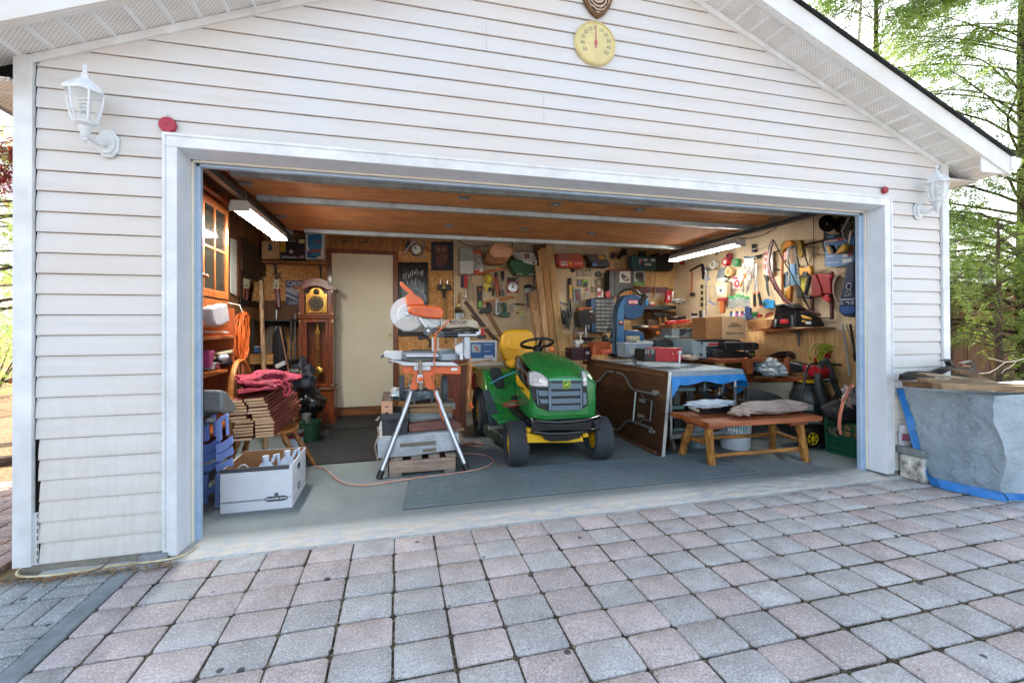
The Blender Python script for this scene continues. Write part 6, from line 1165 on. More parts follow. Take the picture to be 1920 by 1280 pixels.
# ================= corner shelves at the right back =================
T('screwdriver_rail','pale wooden rail holding screwdrivers on the back planks','rail','y',3.40,5,[('rail',mat('a9743c',.6,kind='wood',ax='x'),('f',[(1030,478),(1150,478),(1400,500),(1400,512),(1150,494),(1030,492)],.06))])
rn=random.Random(4)
for i in range(16):
    x=(1068+i*16.5) if i<8 else (1222+(i-8)*17); c=('6b1016','6b1016','251a18','7d1d16')[i%4]
    T('screwdriver','screwdriver, number %s from the left in the red handled row'%('one two three four five six seven eight nine ten eleven twelve thirteen fourteen fifteen sixteen'.split()[i]),'screwdriver','y',3.36,5,[('handle',mat(c,.35),('r',[(x,484),(x+1,538)],.0135)),('shaft',STL,('r',[(x+1,538),(x+2,560+rn.uniform(5,48))],.004))],'screwdrivers in the wall rail')
GSH=mat('43484a',.5,.4,.1,10)
T('metal_shelf','dark grey metal shelf across the back corner below the screwdrivers','shelf','y',3.1,5,[('shelf',GSH,('f',[(1125,650),(1420,655),(1420,690),(1125,688)],.4))],bevel=.003)
T('small_parts_packet','white and red packet standing on the left of the metal shelf','packet','y',3.1,5,[('card','c9c4c0',('b',(1178,620,1212,640),.03)),('base','a22f30',('b',(1180,640,1225,652),.05))])
T('blue_spray_can','blue spray can on the metal shelf beside the band saw lamp','spray can','y',3.08,5,[('can',mat('2f78b4',.3),('f',[(1138,600),(1162,600),(1162,652),(1138,652)],.05)),('cap','9cc4dd',('b',(1142,590,1160,600),.04))],bevel=.004)
T('red_stapler','red stapler standing on the right of the metal shelf','stapler','y',3.12,5,[('stapler',mat('b3222a',.35),('f',[(1330,520),(1372,515),(1385,560),(1372,625),(1325,625),(1332,580)],.06)),('plate','c7c9c9',('f',[(1342,560),(1360,560),(1358,600),(1342,600)],.004,.004))],bevel=.004)
T('silver_snips','pair of silver snips leaning beside the red stapler','snips','y',3.1,5,[('snips',STL,('r',[(1392,520),(1378,570),(1390,620)],.009))])
blob('paper_bundle','crumpled paper packets on the end of the metal shelf','paper',mat('b4b0a8',.7,0,.3,30),'y',3.0,5,(1440,615,55,24),.08,.5,2.6,sd=25)
T('brown_wall_bracket_shelf','brown plywood shelf holding tools under the grey metal shelf','shelf','y',3.0,5,[('board',mat('6d4526',.6,kind='wood',ax='x',c2='3d2413'),('f',[(1160,850),(1340,862),(1345,885),(1160,872)],.45)),('upright#a',mat('8a6238',.6),('f',[(1262,760),(1275,758),(1285,860),(1270,862)],.03)),('upright#b',mat('a58455',.6),('f',[(1310,752),(1325,752),(1335,870),(1318,872)],.03)),('back','5a3a20',('f',[(1125,700),(1420,705),(1400,960),(1125,960)],.01,-.42))])
rn=random.Random(8)
for i,(q,c,nm,lb) in enumerate((([(1210,735),(1240,718),(1290,722),(1360,738),(1368,755),(1230,752)],BK,'black_power_saw','black tool lying on top of the brown shelf'),
 ([(1010,840),(1060,832),(1105,850),(1140,848),(1140,862),(1060,860)],'2b2d2f','spanner_set','dark spanner set behind the band saw'),
 ([(1110,838),(1165,836),(1165,856),(1112,854)],'c9c4b8','chisel_pack','white handled chisel pack on the brown shelf'),
 ([(1185,842),(1290,828),(1330,845),(1325,860),(1190,862)],'b4623a','orange_plane','orange wooden block plane on the brown shelf'),
 ([(1155,790),(1200,780),(1250,795),(1245,840),(1160,840)],'3b2b1f','brown_rasp_set','dark brown rasps standing on the brown shelf'))):
    T(nm,lb,nm.replace('_',' ').split()[-1],'y',2.98,5,[('body',mat(c,.5,0,.2,20),('f',q,.08))],bevel=.004)
T('orange_price_tag','small orange tag under the brown shelf','tag','y',2.95,5,[('tag',mat('d9843a',.5),('f',[(1238,895),(1262,890),(1265,915),(1238,918)],.01))])
# ================= folding table leaning beside the tractor =================
B0,B1,T0,T1=V((3.47,.85,.02)),V((3.50,2.70,.02)),V((3.60,.93,.775)),V((3.615,2.78,.775))
nrm=(B1-B0).cross(T0-B0).normalized(); nrm=nrm if nrm.x<0 else -nrm
def tab(px,py,o=0.):
    p=at(px,py,'x',3.0); d=p-CP; q=B0+nrm*o; return CP+d*((q-CP).dot(nrm)/d.dot(nrm))
def tz(a,b,o=0.): return tab(1080+a/5.333,640+b/5.333,o)
K=thing('folding_table','brown folding table leaning on its edge with grey steel legs folded flat','folding table',(3.55,1.8,.02))
m=MB(); m.prism([B0,B1,T1,T0],-nrm*.028); m.build('table_top',mat('5d3b28',.45,kind='wood',ax='y',c2='3b2317',coat=.2),K)
m=MB(); e=(T0-B0); m.prism([B0-V((0,.004,0)),T0-V((0,.004,0)),T0-V((0,.004,0))-nrm*.03,B0-V((0,.004,0))-nrm*.03],(0,.006,0)); m.prism([T0+V((0,0,.001)),T1+V((0,0,.001)),T1-nrm*.03+V((0,0,.001)),T0-nrm*.03+V((0,0,.001))],(0,0,.004)); m.build('metal_edge',mat('bfc4c2',.4,.5),K)
for a in ([(80,190),(890,325),(890,355),(80,225)],[(350,885),(810,1100),(810,1125),(360,925)]): m=MB(); m.prism([tz(*q) for q in a],nrm*.02); m.build('batten',mat('7a5236',.6,kind='wood',ax='y',c2='55351f'),K,bevel=.003)
LG=mat('98a09f',.35,.6,.1,20)
for pts,r_ in (([(412,315),(455,320),(490,345),(550,460),(590,490),(795,530)],.0125),([(370,305),(320,302),(290,325),(240,390),(205,405),(130,380)],.012),([(355,860),(400,885),(435,880),(500,800),(540,790),(755,868)],.0125),([(597,495),(570,790)],.0125),([(195,405),(172,650)],.010),([(130,590),(172,650),(210,690),(240,755)],.010)):
    m=MB(); m.tube([tz(a,b,.03) for a,b in pts],r_,10); m.build('folded_leg',LG,K)
for pts in ([(650,525),(690,575),(760,590),(740,800),(680,775),(630,810)],): m=MB(); m.tube([tz(a,b,.02) for a,b in pts],.006,6); m.build('brace',LG,K)
for (a,b) in ((770,485),(635,568),(620,720),(730,875)): m=MB(); m.prism([tz(a,b),tz(a+58,b+12),tz(a+55,b+45),tz(a,b+32)],nrm*.006); m.build('hinge_plate',mat('b5bab6',.4,.5),K)
# ================= wheeled cart with tarp =================
K=thing('wheeled_cart','steel wheeled cart with shelves standing under the blue edged tarp','cart',(4.0,1.5,.02))
CX=(3.66,4.37); CY=(.99,2.45)
for x in CX:
    for y in CY:
        m=MB(); m.tube([(x,y,.14),(x,y,.755)],.016,12); m.build('leg',ALU,K)
        c=V((x,y,.08)); m=MB(); m.lathe([(.022,-.016),(.058,-.016),(.062,-.008),(.062,.008),(.058,.016),(.022,.016)],c,(1,0,0),28); w_=m.build('caster',mat('5f5650',.6,0,.3,30),K)
        m=MB(); m.box(x-.024,x-.018,y-.02,y+.02,.07,.14); m.box(x+.018,x+.024,y-.02,y+.02,.07,.14); m.box(x-.03,x+.03,y-.03,y+.03,.136,.142); m.build('fork',mat('5a3d2c',.6,.4,.2,30),w_,bevel=.002)
for z in (.16,.745): m=MB(); m.box(CX[0]-.02,CX[1]+.02,CY[0]-.02,CY[1]+.02,z,z+.012); m.box(CX[0]-.02,CX[1]+.02,CY[0]-.024,CY[0]-.0205,z-.012,z+.025); m.build('shelf',mat('a9aeac',.4,.4,.15,14),K)
TS=NT('tarp_silver'); p=TS.pos(obj=False); t=TS
n1=t.n('TexNoise',{'Vector':p,'Scale':13.,'Detail':8,'Roughness':.62,'Distortion':.8}).outputs[0]; n4=t.n('TexNoise',{'Vector':t.n('Mapping',{'Vector':p,'Rotation':(.5,.4,.6),'Scale':(1,1,2.5)}).outputs[0],'Scale':30.,'Detail':6,'Roughness':.6,'Distortion':1.6}).outputs[0]
n3=t.n('TexNoise',{'Vector':p,'Scale':1.6,'Detail':4}).outputs[0]
t.base(t.mix(t.ramp(n3,[(.35,0.),(.65,1.)]),rgb('889dac'),rgb('b4c4ce'))); t.b.inputs['Roughness'].default_value=.36; t.b.inputs['Metallic'].default_value=.3; rg_=t.math('ABSOLUTE',t.math('SUBTRACT',n4,.5)); rh_=t.math('ABSOLUTE',t.math('SUBTRACT',n1,.5)); t.bump(t.math('ADD',t.math('MULTIPLY',rh_,1.6),rg_),.9,.022)
TB=mat('1783cf',.4,0,.1,14,.3)
def fold(x,y): return .004*noise.noise(V((x*9,y*9,2)))+.003*noise.noise(V((x*25,y*20,5)))
K=thing('cart_tarp','silver tarpaulin with a bright blue hem covering the wheeled cart','tarpaulin',(4.0,1.6,.7))
m=MB(); m.grid(lambda i,j:(3.63+i*.79,.95+j*1.55,.775+fold(i*.8,j*1.6)),40,60); m.build('top_sheet',TS.m,K,smooth=70)
m=MB(); m.grid(lambda i,j:(3.628-.012*j+.006*math.sin(i*26)*j,.95+i*1.55,.775-j*.07*(1+.2*math.sin(i*17))),60,6); m.build('left_fall',TS.m,K,smooth=70)
m=MB(); m.grid(lambda i,j:(3.63+i*.79,.945-.012*j-.005*math.sin(i*20)*j,.775-j*.045*(1.0)),50,5); m.build('front_fall',TS.m,K,smooth=70)
m=MB(); m.grid(lambda i,j:(3.63+i*.80+.02*j*i,.932-.01*j-.006*math.sin(i*23)*j,.730-j*(.055+.03*math.sin(i*6.5+.4)**2+.14*max(0,.09-i)/.09)),60,6,(0,.002,0)); m.build('hem',TB,K,smooth=70)
m=MB(); m.grid(lambda i,j:(4.42+.06*j+.01*math.sin(i*15),.94+i*.5,.775-j*(.16+.10*math.sin(i*5)**2)),30,8,(.002,0,0)); m.build('hem',TB,K,smooth=70)
# on the cart
T('battery_charger','red battery charger with a black control panel on the cart tarp','battery charger','y',1.25,9,[('body',mat('b0202b',.35,0,.1,12),('f',[(88,700),(300,688),(420,700),(560,695),(560,930),(270,945),(88,930)],.2)),('panel',mat('191a1d',.4),('f',[(-105,715),(88,712),(88,930),(-110,935)],.2,.004)),('panel_mark','c9c6c0',*[('b',(x,y,x+26,y+14),.003,.007) for x in (-90,-50,8,42) for y in (728,756,784)]),('red_display','8d1219',('b',(-40,800,0,838),.003,.007)),('buckle',mat('c8323a',.3),('f',[(385,770),(420,765),(420,880),(385,885)],.02,.01),('f',[(470,745),(520,740),(525,900),(475,910)],.02,.01)),('white_marks','d9d5d2',('b',(390,790,415,805),.002,.031),('b',(485,770,510,782),.002,.031))],bevel=.005)
m=MB(); m.tube([zp(20,a,b,'y',1.2) for a,b in ((655,170),(620,140),(585,135),(568,165),(580,205),(600,230),(605,190),(600,150),(640,135),(690,160))],.005,6); solo('charger_lead','black charger lead looped over the front of the cart tarp','power lead',m,mat(BK))
T('grey_battery_box','pale blue-grey lidded plastic box between the band saw and charger','box','y',1.55,23,[('body',mat('8795a0',.45,0,.06,10),('f',[(1070,1000),(1470,985),(1462,1200),(1080,1200)],.2)),('lid',mat('aab6be',.4),('f',[(1062,985),(1485,975),(1485,1000),(1065,1005)],.21,.008)),('label','c8cdc8',('b',(1125,1035,1205,1155),.003,.003)),('label_print','5a6468',('b',(1135,1050,1195,1062),.002,.005),('ring',(1150,1075,8,10),.0015,.006)),('rib','75828c',('b',(1262,1005,1270,1195),.004,.003))],bevel=.004)
T('white_egg_tray','row of pale metal parts in a tray on the grey lidded box','tray','y',1.6,23,[('tray','b9bdbf',('f',[(1235,960),(1470,955),(1475,982),(1235,988)],.15)),('parts','6b7073',('e',(1150,965,18,14),.02),('e',(1190,962,16,14),.02),('e',(1225,962,14,14),.02),('e',(1320,965,22,10),.02,.01))])
T('stacked_packets','two cream packets stacked behind the grey lidded box','packet','y',1.8,23,[('packet',mat('c9bd98',.6,0,.3,60,c2='85795e'),('f',[(1100,880),(1280,880),(1280,925),(1100,925)],.05),('f',[(1105,932),(1280,930),(1280,968),(1108,968)],.05))],bevel=.003)
blob('beige_rag','crumpled beige cloth on the cart tarp right of the charger','rag',mat('b8a68f',.9,0,.2,20,.3),'y',1.35,9,(680,865,125,42),.09,.5,2.4,sd=31)
blob('dark_cloth','dark navy cloth on the cart tarp beside the beige cloth','cloth',mat('23232b',.9),'y',1.45,9,(870,880,120,26),.09,.4,2.4,sd=33)
m=MB(); a=zp(9,528,775,'y',1.02); b=zp(9,510,1035,'y',1.02); m.tube([a,b],.008,8); m.ell(a,(.018,.018,.018),10); solo('clear_tube','short pale tube standing at the cart edge before the charger','tube',m,mat('c9d4dc',.15))
# shelf of the cart
TEA=mat('6e8f8b',.4,0,.12,14)
T('teal_jointer','teal and dark grey bench machine on the lower cart shelf','machine','y',1.15,21,[('top',mat('3a4244',.5),('f',[(85,440),(340,440),(345,468),(130,472)],.3)),('teal_top',TEA,('f',[(130,468),(345,465),(345,495),(135,498)],.3,.004)),('screw_post',mat('7f807c',.35,.7,.3,90),('f',[(128,500),(192,500),(192,625),(128,630)],.06,-.05),('f',[(255,500),(322,500),(322,580),(255,590)],.06,-.05)),('teal_block',TEA,('f',[(95,645),(228,642),(232,675),(95,680)],.25),('f',[(95,735),(200,735),(200,768),(100,768)],.25),('f',[(120,868),(365,868),(365,895),(125,898)],.25)),('column',BK,('f',[(130,768),(215,768),(215,868),(130,868)],.2)),('handle',mat('c9ccc8',.4),('r',[(140,290),(147,405)],.006)),('knob','a9a9a2',('f',[(160,415),(270,412),(270,430),(185,433)],.04,.02))],bevel=.003)
K=T('hose_coil','coil of black hose with a bent grey handle bar on the cart','hose','y',1.12,21,[('coil',mat('2e3335',.45),*[('ring',(518+k*3,480+k*2,135-k*9,95-k*7),.0115,k*.004) for k in range(6)]),('handle_bar',mat('5a6365',.4),('r',[(425,495),(435,410),(470,350),(520,332),(620,345),(635,370),(600,500)],.016,.05)),('grip_band','b9bcb8',('r',[(575,505),(575,530)],.009,.06)),('brass_fitting','8f9492',('r',[(455,480),(500,488)],.009,.06))])
T('cart_shelf_oddments','grey folded sheets and offcuts on the lower cart shelf','offcuts','y',1.3,21,[('sheet',mat('8a8880',.7,0,.3,20),('f',[(370,905),(705,870),(712,905),(560,915),(555,960),(700,930),(700,960),(560,985),(370,940)],.3))])
# ================= rustic bench =================
BT=mat('ab5f30',.5,kind='wood',ax='x',sc=9,c2='7b3d1b',coat=.25); LGW=mat('cf9448',.55,kind='wood',ax='z',sc=14,c2='70431b',coat=.1); LGX=mat('c98d45',.55,kind='wood',ax='x',sc=14,c2='6d411b')
K=thing('log_bench','low rustic bench with a red-brown plank top and peeled log legs','bench',(4.1,.5,.02))
m=MB(); m.prism([(3.55,.31,.395),(4.635,.29,.395),(4.62,.66,.395),(3.53,.80,.395)],(0,0,.042)); m.build('plank_top',BT,K,bevel=.006)
def log(nm,a,b,r_,mt):
    a,b=V(a),V(b); n=10; m=MB(); m.tube([a.lerp(b,i/n)+V((noise.noise(V((a.x*9+i,b.y*7,1))),noise.noise(V((a.y*5+i,3,1))),0))*.004 for i in range(n+1)],[r_*(1+.10*noise.noise(V((a.x*50+i*.9,a.y*30,2)))) for i in range(n+1)],12); return m.build(nm,mt,K)
def ft(a,b,x): p=at(a,b,'z',.02); return p
log('leg',(3.665,.475,.394),at(1334,872,'z',.02),.034,LGW); log('leg',(3.70,.72,.394),at(1278,852,'z',.02),.034,LGW)
log('leg',(4.50,.40,.394),at(1511,864,'z',.02),.034,LGW); log('leg',(4.42,.60,.394),at(1449,842,'z',.02),.030,LGW)
f1,f2,f3,f4=at(1334,872,'z',.02),at(1278,852,'z',.02),at(1511,864,'z',.02),at(1449,842,'z',.02)
log('rail',(f1.x,f1.y,.10),(f3.x-.02,f3.y,.13),.018,LGX); log('rail',(f2.x,f2.y,.16),(f4.x,f4.y,.16),.018,LGX); log('rail',(f1.x,f1.y,.19),(f2.x+.01,f2.y,.20),.018,LGX); log('rail',(f3.x-.03,f3.y,.19),(f4.x,f4.y,.19),.018,LGX)
m=MB(); m.box(4.38,4.56,.36,.62,.355,.394); m.box(3.62,3.78,.42,.74,.355,.394); m.build('cleat',BT,K,bevel=.004)
# tray
K=thing('paint_tray','black plastic tray with a white label holding rags on the log bench','tray',(3.85,.62,.437))
q=[at(a,b,'z',.438) for a,b in ((1288,764),(1317,777),(1382,771),(1350,754))]; cc_=sum(q,V())/4
m=MB(); o=[p+(p-cc_)*.08+V((0,0,.055)) for p in q]; m.add(q+o,[(0,1,2,3)]+[(i,(i+1)%4,4+(i+1)%4,4+i) for i in range(4)]); bd=m.build('tray_body',mat('1b1d1f',.5,0,.15,14),K,smooth=0); md=bd.modifiers.new('s','SOLIDIFY'); md.thickness=.006
m=MB(); a,b=(q[0]+o[0])/2,(q[1]+o[1])/2; d=V((-.6,-.8,0))*.004; m.prism([a.lerp(b,.15)+V((0,0,-.018))+d,a.lerp(b,.85)+V((0,0,-.018))+d,a.lerp(b,.85)+V((0,0,.016))+d,a.lerp(b,.15)+V((0,0,.016))+d],d*.3); m.build('label','cfd0cc',K)
blob('white_rags','heap of white and pale blue rags lying in the black tray','rags',mat('b9c5cc',.9,0,.2,20,.3,c2='8597a5'),'y',.60,21,(490,622,225,36),.07,.38,2.8,sd=41,n=56,wr=.5)
blob('bench_drop_cloth','stained beige drop cloth bunched along the log bench','cloth',mat('a2948a',.9,0,.22,9,.3,c2='6f625b'),'y',.50,22,(330,705,310,62),.12,.26,1.9,sd=43,n=84,wr=.5)
blob('cloth_end','folded cream end of the drop cloth beside the black tray','cloth',mat('b5a596',.9,0,.25,14,.3),'y',.42,22,(70,745,120,32),.06,.6,2.6,sd=45)
T('black_scoop','black plastic snow scoop blade lying behind the drop cloth','scoop','y',.66,22,[('blade',mat('22282b',.3,0,.1,10),('f',[(100,525),(160,535),(280,560),(380,590),(430,620),(470,650),(100,640)],.03)),('frame',mat('25292b',.4),('r',[(-20,620),(-15,540),(0,522),(100,525),(108,560),(105,640),(0,640)],.008,.004))],bevel=.004)
# under the bench
def pail(nm,label,x,y,r0,r1,h,mt,lab=None,txt=None):
    K=thing(nm,label,nm.split('_')[-1],(x,y,.02)); m=MB(); m.lathe([(r0,0),(r0+.004,.01),(r1,h-.04),(r1+.01,h-.03),(r1+.01,h),(r1-.004,h)],(x,y,.02),n=36); m.build('pail',mt,K)
    if lab:
        m=MB(); a0=math.atan2(CP.y-y,CP.x-x); n=16; rr_=lambda z:r0+(r1-r0)*z/h+.0025
        m.grid(lambda i,j:(x+rr_(j*.12+.10)*math.cos(a0-.9+i*1.8),y+rr_(j*.12+.10)*math.sin(a0-.9+i*1.8),.12+j*.13),n,2); m.build('label',lab,K)
        text('lettering',txt,(x+(r1+.012)*math.cos(a0),y+(r1+.012)*math.sin(a0),.215),.055,mat('e6ecee'),K,face=(R(90),0,a0+R(90)),bold=.001)
    return K
pail('white_pail','white plastic pail with a teal label under the log bench',4.36,.98,.13,.145,.32,mat('c9d3da',.35,0,.05),mat('1c7a8a',.4),'Mikro')
pail('grey_pail','grey-blue plastic pail under the left half of the log bench',4.02,1.1,.08,.10,.28,mat('7c8e98',.4))
blob('red_cloth_bundle','dark red bundle standing behind the white pail','bundle',mat('5a1c1c',.8),'y',1.25,22,(105,890,40,75),.06,.4,sd=47)
# ================= along the right wall =================
WBT=mat('9a5128',.45,kind='wood',ax='y',sc=9,c2='6b3416',coat=.2)
K=thing('side_workbench','long wooden workbench along the right wall carrying the table saw','workbench',(4.95,2.2,.02))
m=MB(); m.box(4.48,5.40,1.35,3.45,.80,.84); m.box(4.35,5.40,2.5,3.48,.80,.838); m.build('bench_top',WBT,K,bevel=.003)
for x,y in ((4.52,1.4),(4.52,3.3),(5.3,1.4)): m=MB(); m.box(x,x+.07,y,y+.07,.02,.80); m.build('leg',PINE,K)
m=MB(); m.box(5.0,5.40,2.0,3.4,.35,.37); m.build('lower_shelf',WBT,K)
K=T('low_wall_shelf','reddish shelf with upright cheeks above a pale panel on the right wall','shelf','x',5.15,22,[('board',WBT,('f',[(60,432),(640,425),(660,452),(520,468),(75,462)],.24)),('cheek#a',WBT,('f',[(105,258),(135,252),(160,258),(158,440),(108,436)],.03)),('cheek#b',WBT,('f',[(440,255),(465,243),(490,250),(492,402),(438,400)],.03,-.06))],bevel=.003)
T('pale_door_panel','pale cream panel leaning below the low wall shelf','panel','x',5.2,22,[('panel',mat('bdb49b',.5,0,.05,6),('f',[(70,482),(510,470),(512,760),(70,760)],.03))])
blob('plastic_bag','crumpled translucent white plastic bag on the low wall shelf','plastic bag',mat('aebac0',.3,0,.2,20,.4),'x',5.1,22,(310,345,135,75),.09,.55,2.6,sd=51,n=56,wr=.6)
T('carved_stick','short carved dark stick lying on the low wall shelf','stick','x',5.05,22,[('stick','33261c',('r',[(160,395),(290,402),(335,395)],.014)),('end','7a4f2c',('e',(312,402,22,18),.02))])
T('pine_offcut','flat pine offcut at the front of the low wall shelf','offcut','x',5.08,22,[('offcut',mat('b98f5c',.6,kind='wood',ax='y'),('f',[(160,412),(315,420),(310,438),(165,436)],.08))])
T('black_drain_pipe','black half-round plastic pipe lying behind the white plastic bag','pipe','x',5.28,22,[('pipe',mat('141618',.35),('f',[(160,300),(200,270),(380,195),(440,188),(475,210),(482,260),(440,250),(420,230),(230,295)],.1))],bevel=.01)
T('leaf_blower','black and red leaf blower lying on the end of the low wall shelf','leaf blower','x',5.05,22,[('nozzle',mat('1a1b1d',.4),('f',[(490,280),(560,300),(620,320),(620,375),(540,385),(500,375)],.12)),('body',mat('a3141f',.3,0,.08,12),('f',[(615,318),(660,318),(750,335),(780,370),(740,430),(690,425),(650,390),(615,378)],.14)),('trim',BK,('f',[(660,400),(740,450),(860,440),(870,475),(760,480),(665,420)],.1,-.01))],bevel=.01)
# table saw and motor on the bench
TSM=mat('8ea2a6',.45,0,.1,10)
K=T('table_saw','grey bench table saw with a red badge on the side workbench','table saw','y',1.62,9,[('cabinet',TSM,('f',[(745,538),(800,560),(960,590),(950,890),(830,870),(770,800),(745,640)],.4)),('front',mat('9fb4b6',.45,0,.08,10),('f',[(955,590),(1345,595),(1345,662),(1000,665),(1000,890),(955,885)],.4,.01)),('recess',mat('4c5759',.5),('f',[(1000,665),(1340,662),(1345,890),(1000,890)],.02,-.05)),('badge',mat('b5303c',.4),('f',[(1038,603),(1278,600),(1278,648),(1040,652)],.004,.014)),('table',mat('2a2d2f',.4,.4),('f',[(790,545),(1600,545),(1690,590),(1560,598),(900,590),(820,572)],.3)),('knob',BK,('d',(925,610,13),.01,.02),('d',(912,812,20),.01,.02)),('fence_rail',ALU,('r',[(1340,590),(1700,592)],.01))],bevel=.004)
T('black_motor','black motor with a ribbed round end before the table saw','motor','y',1.5,9,[('ribbed_end',mat('2b2b2b',.5),*[('d',(1200+k*24,790+k*2,78-k*3),.016,-.02*k) for k in range(5)]),('housing',mat('1b1d1f',.4,0,.1,12),('f',[(1280,740),(1500,735),(1740,760),(1700,830),(1500,890),(1290,885)],.16)),('top_case',mat('202326',.35,0,.1,12),('f',[(1348,600),(1900,592),(1950,615),(1950,700),(1900,735),(1350,740)],.2,.01)),('band','3f4447',('b',(1640,615,1655,730),.004,.014),('b',(1848,612,1862,725),.004,.014)),('stand',BK,('f',[(1750,740),(1800,740),(1700,980),(1650,1010),(1600,900)],.06))],bevel=.006)
T('black_cat_post','wooden post with a black head and yellow eyes before the low shelf','ornament','y',1.28,9,[('post',WBT,('f',[(1735,885),(1805,880),(1845,890),(1840,1160),(1740,1160)],.08)),('head',mat('121314',.5),('f',[(1750,770),(1770,740),(1870,740),(1890,770),(1870,850),(1820,885),(1770,850)],.05,.01)),('eyes',mat('c9b23a',.4),('f',[(1782,790),(1808,800),(1800,820),(1785,812)],.003,.013),('f',[(1828,800),(1855,790),(1852,812),(1838,822)],.003,.013))],bevel=.003)
m=MB()
for k in range(5): m.tube([zp(9,690+75*math.cos(a)*(1-k*.12)+k*9,730+(95-k*9)*math.sin(a),'y',1.75) for a in [R(v) for v in range(-150,110,20)]],.006,6)
solo('grey_cable_loops','loose loops of thin grey cable left of the table saw','cable',m,mat('6d7478',.5))
T('teal_vice','dusty teal cast machine head behind the red charger','vice','y',1.95,9,[('casting',mat('5f7f7a',.5,0,.2,20),('f',[(425,585),(500,575),(545,555),(560,600),(520,640),(440,680),(425,640)],.1)),('arm',mat('6b8a84',.5),('f',[(260,490),(330,465),(355,490),(540,530),(540,560),(340,520),(270,520)],.06)),('bar','a9aaa2',('r',[(350,492),(540,495)],.006)),('dark_block',mat('2a2f30',.5,0,.2,20),('f',[(80,560),(260,500),(430,600),(430,690),(80,690)],.2,-.03))],bevel=.005)
T('grey_router_table','grey metal machine bed on the bench under the long brown carton','machine','y',2.05,9,[('bed',mat('9aa3a6',.4,.3,.1,14),('f',[(388,345),(540,345),(640,420),(760,350),(990,335),(995,530),(750,525),(690,500),(388,520)],.25)),('dark_arm',mat('2a3036',.4),('f',[(530,350),(640,345),(650,400),(600,470),(520,490),(545,420)],.04,.02)),('rail',mat('5d6a70',.4,.3),('f',[(640,345),(755,345),(755,380),(640,385)],.03,.02)),('slot','6a7275',('b',(760,390,985,396),.003,.003),('b',(760,470,985,476),.003,.003))],bevel=.004)
T('long_brown_carton','long flat brown carton with pale tape above the machine bed','box','y',2.08,9,[('front',mat('b07a42',.75,0,.12,12),('f',[(385,268),(560,240),(740,225),(995,215),(990,330),(740,330),(540,332),(388,342)],.3)),('tape','cfa97a',('f',[(808,222),(828,222),(828,325),(808,326)],.002,.002)),('print','4a3018',('b',(472,308,548,326),.002,.002),('b',(615,298,708,312),.002,.002))],bevel=.003)
T('red_long_level','red plastic tool with white marks lying on the long brown carton','level','y',2.0,9,[('body',mat('c62a26',.35),('f',[(298,215),(420,198),(560,192),(700,185),(730,205),(640,235),(480,262),(300,272)],.06)),('mark','dfd8d4',('d',(438,210,8),.003,.003),('d',(435,242,8),.003,.003))],bevel=.004)
T('black_cordless_tool','black cordless tool with a lime patch behind the red level','tool','y',2.15,9,[('body',mat('17181a',.4),('f',[(405,150),(470,120),(540,125),(640,118),(640,165),(520,190),(410,190)],.08)),('lime_patch','a9b84a',('f',[(440,130),(480,122),(495,135),(450,150)],.003,.003))],bevel=.004)
T('white_cap_bottle','short white bottle on the end of the long brown carton','bottle','y',2.0,9,[('bottle',mat('d3d8db',.35),('f',[(770,120),(860,118),(868,195),(765,200)],.06)),('cap',BK,('b',(775,65,850,118),.05))],bevel=.006)
T('tall_grey_tubes','upright white and grey tubes standing behind the white bottle','tubes','y',2.1,9,[('white_tube','c9cdcc',('r',[(955,20),(957,190)],.012)),('grey_tube','8f9494',('r',[(745,20),(748,180)],.010)),('dark_tube','202224',('r',[(900,20),(905,170)],.02))])
# fitting accessories carton
K=T('fitting_carton','brown carton printed FITTING ACCESSORIES on top of the table saw','box','y',1.72,9,[('front',mat('cba981',.75,0,.06,8),('f',[(1280,128),(1725,122),(1728,532),(1282,535)],.28)),('side',mat('a8794a',.75,0,.1,12),('f',[(990,140),(1280,128),(1282,535),(1000,525)],.25,-.004)),('tape','b98c5c',('f',[(1062,245),(1085,243),(1088,310),(1066,312)],.001,-.002)),('flap_line','8e6a42',('b',(1276,130,1284,534),.002,.003)),('foam','c9cdd0',('f',[(1670,110),(1715,105),(1740,180),(1700,195)],.04,.02))],bevel=.002)
IK=mat('4a3c2c'); 
for s,x,y,h in (('FITTING',1515,262,36),('ACCESSORIES',1515,300,36),('FABRIQUÉS AU CANADA',1515,428,31)): text('lettering',s,zp(9,x,y,'y',1.716),h/9.6/175*1.25,IK,K,bold=.0005,sx=.95 if len(s)>15 else 1.1)
# ================= right wall: hanging things (plane x) =================
def X6(nm,lb,cat,parts,val=5.38,bev=0,grp=None,reg=6): return T(nm,lb,cat,'x',val,reg,parts,grp,bevel=bev)
X6('red_tag','small red plastic tag at the far top corner of the side pegboard','tag',[('tag','c0202c',('b',(118,486,156,512),.01))])
X6('framing_square','black framing square hanging near the back of the side pegboard','square',[('square',mat(BK,.4),('f',[(198,562),(312,498),(325,510),(210,572)],.01),('f',[(308,505),(330,505),(330,640),(318,640)],.01))])
X6('orange_hammer','small hammer with an orange wooden handle at the back of the pegboard','hammer',[('handle',mat('b4602a',.5),('r',[(230,575),(222,765)],.012)),('head',DST,('f',[(205,765),(240,762),(242,785),(208,788)],.03))],5.36)
X6('cream_level','cream spirit level with dark windows standing on the side pegboard','spirit level',[('body',mat('c9b98c',.5),('f',[(296,668),(334,658),(335,915),(298,920)],.03)),('window','33251a',*[('b',(305,y,327,y+34),.003,.003) for y in (690,745,800,852)])],5.34)
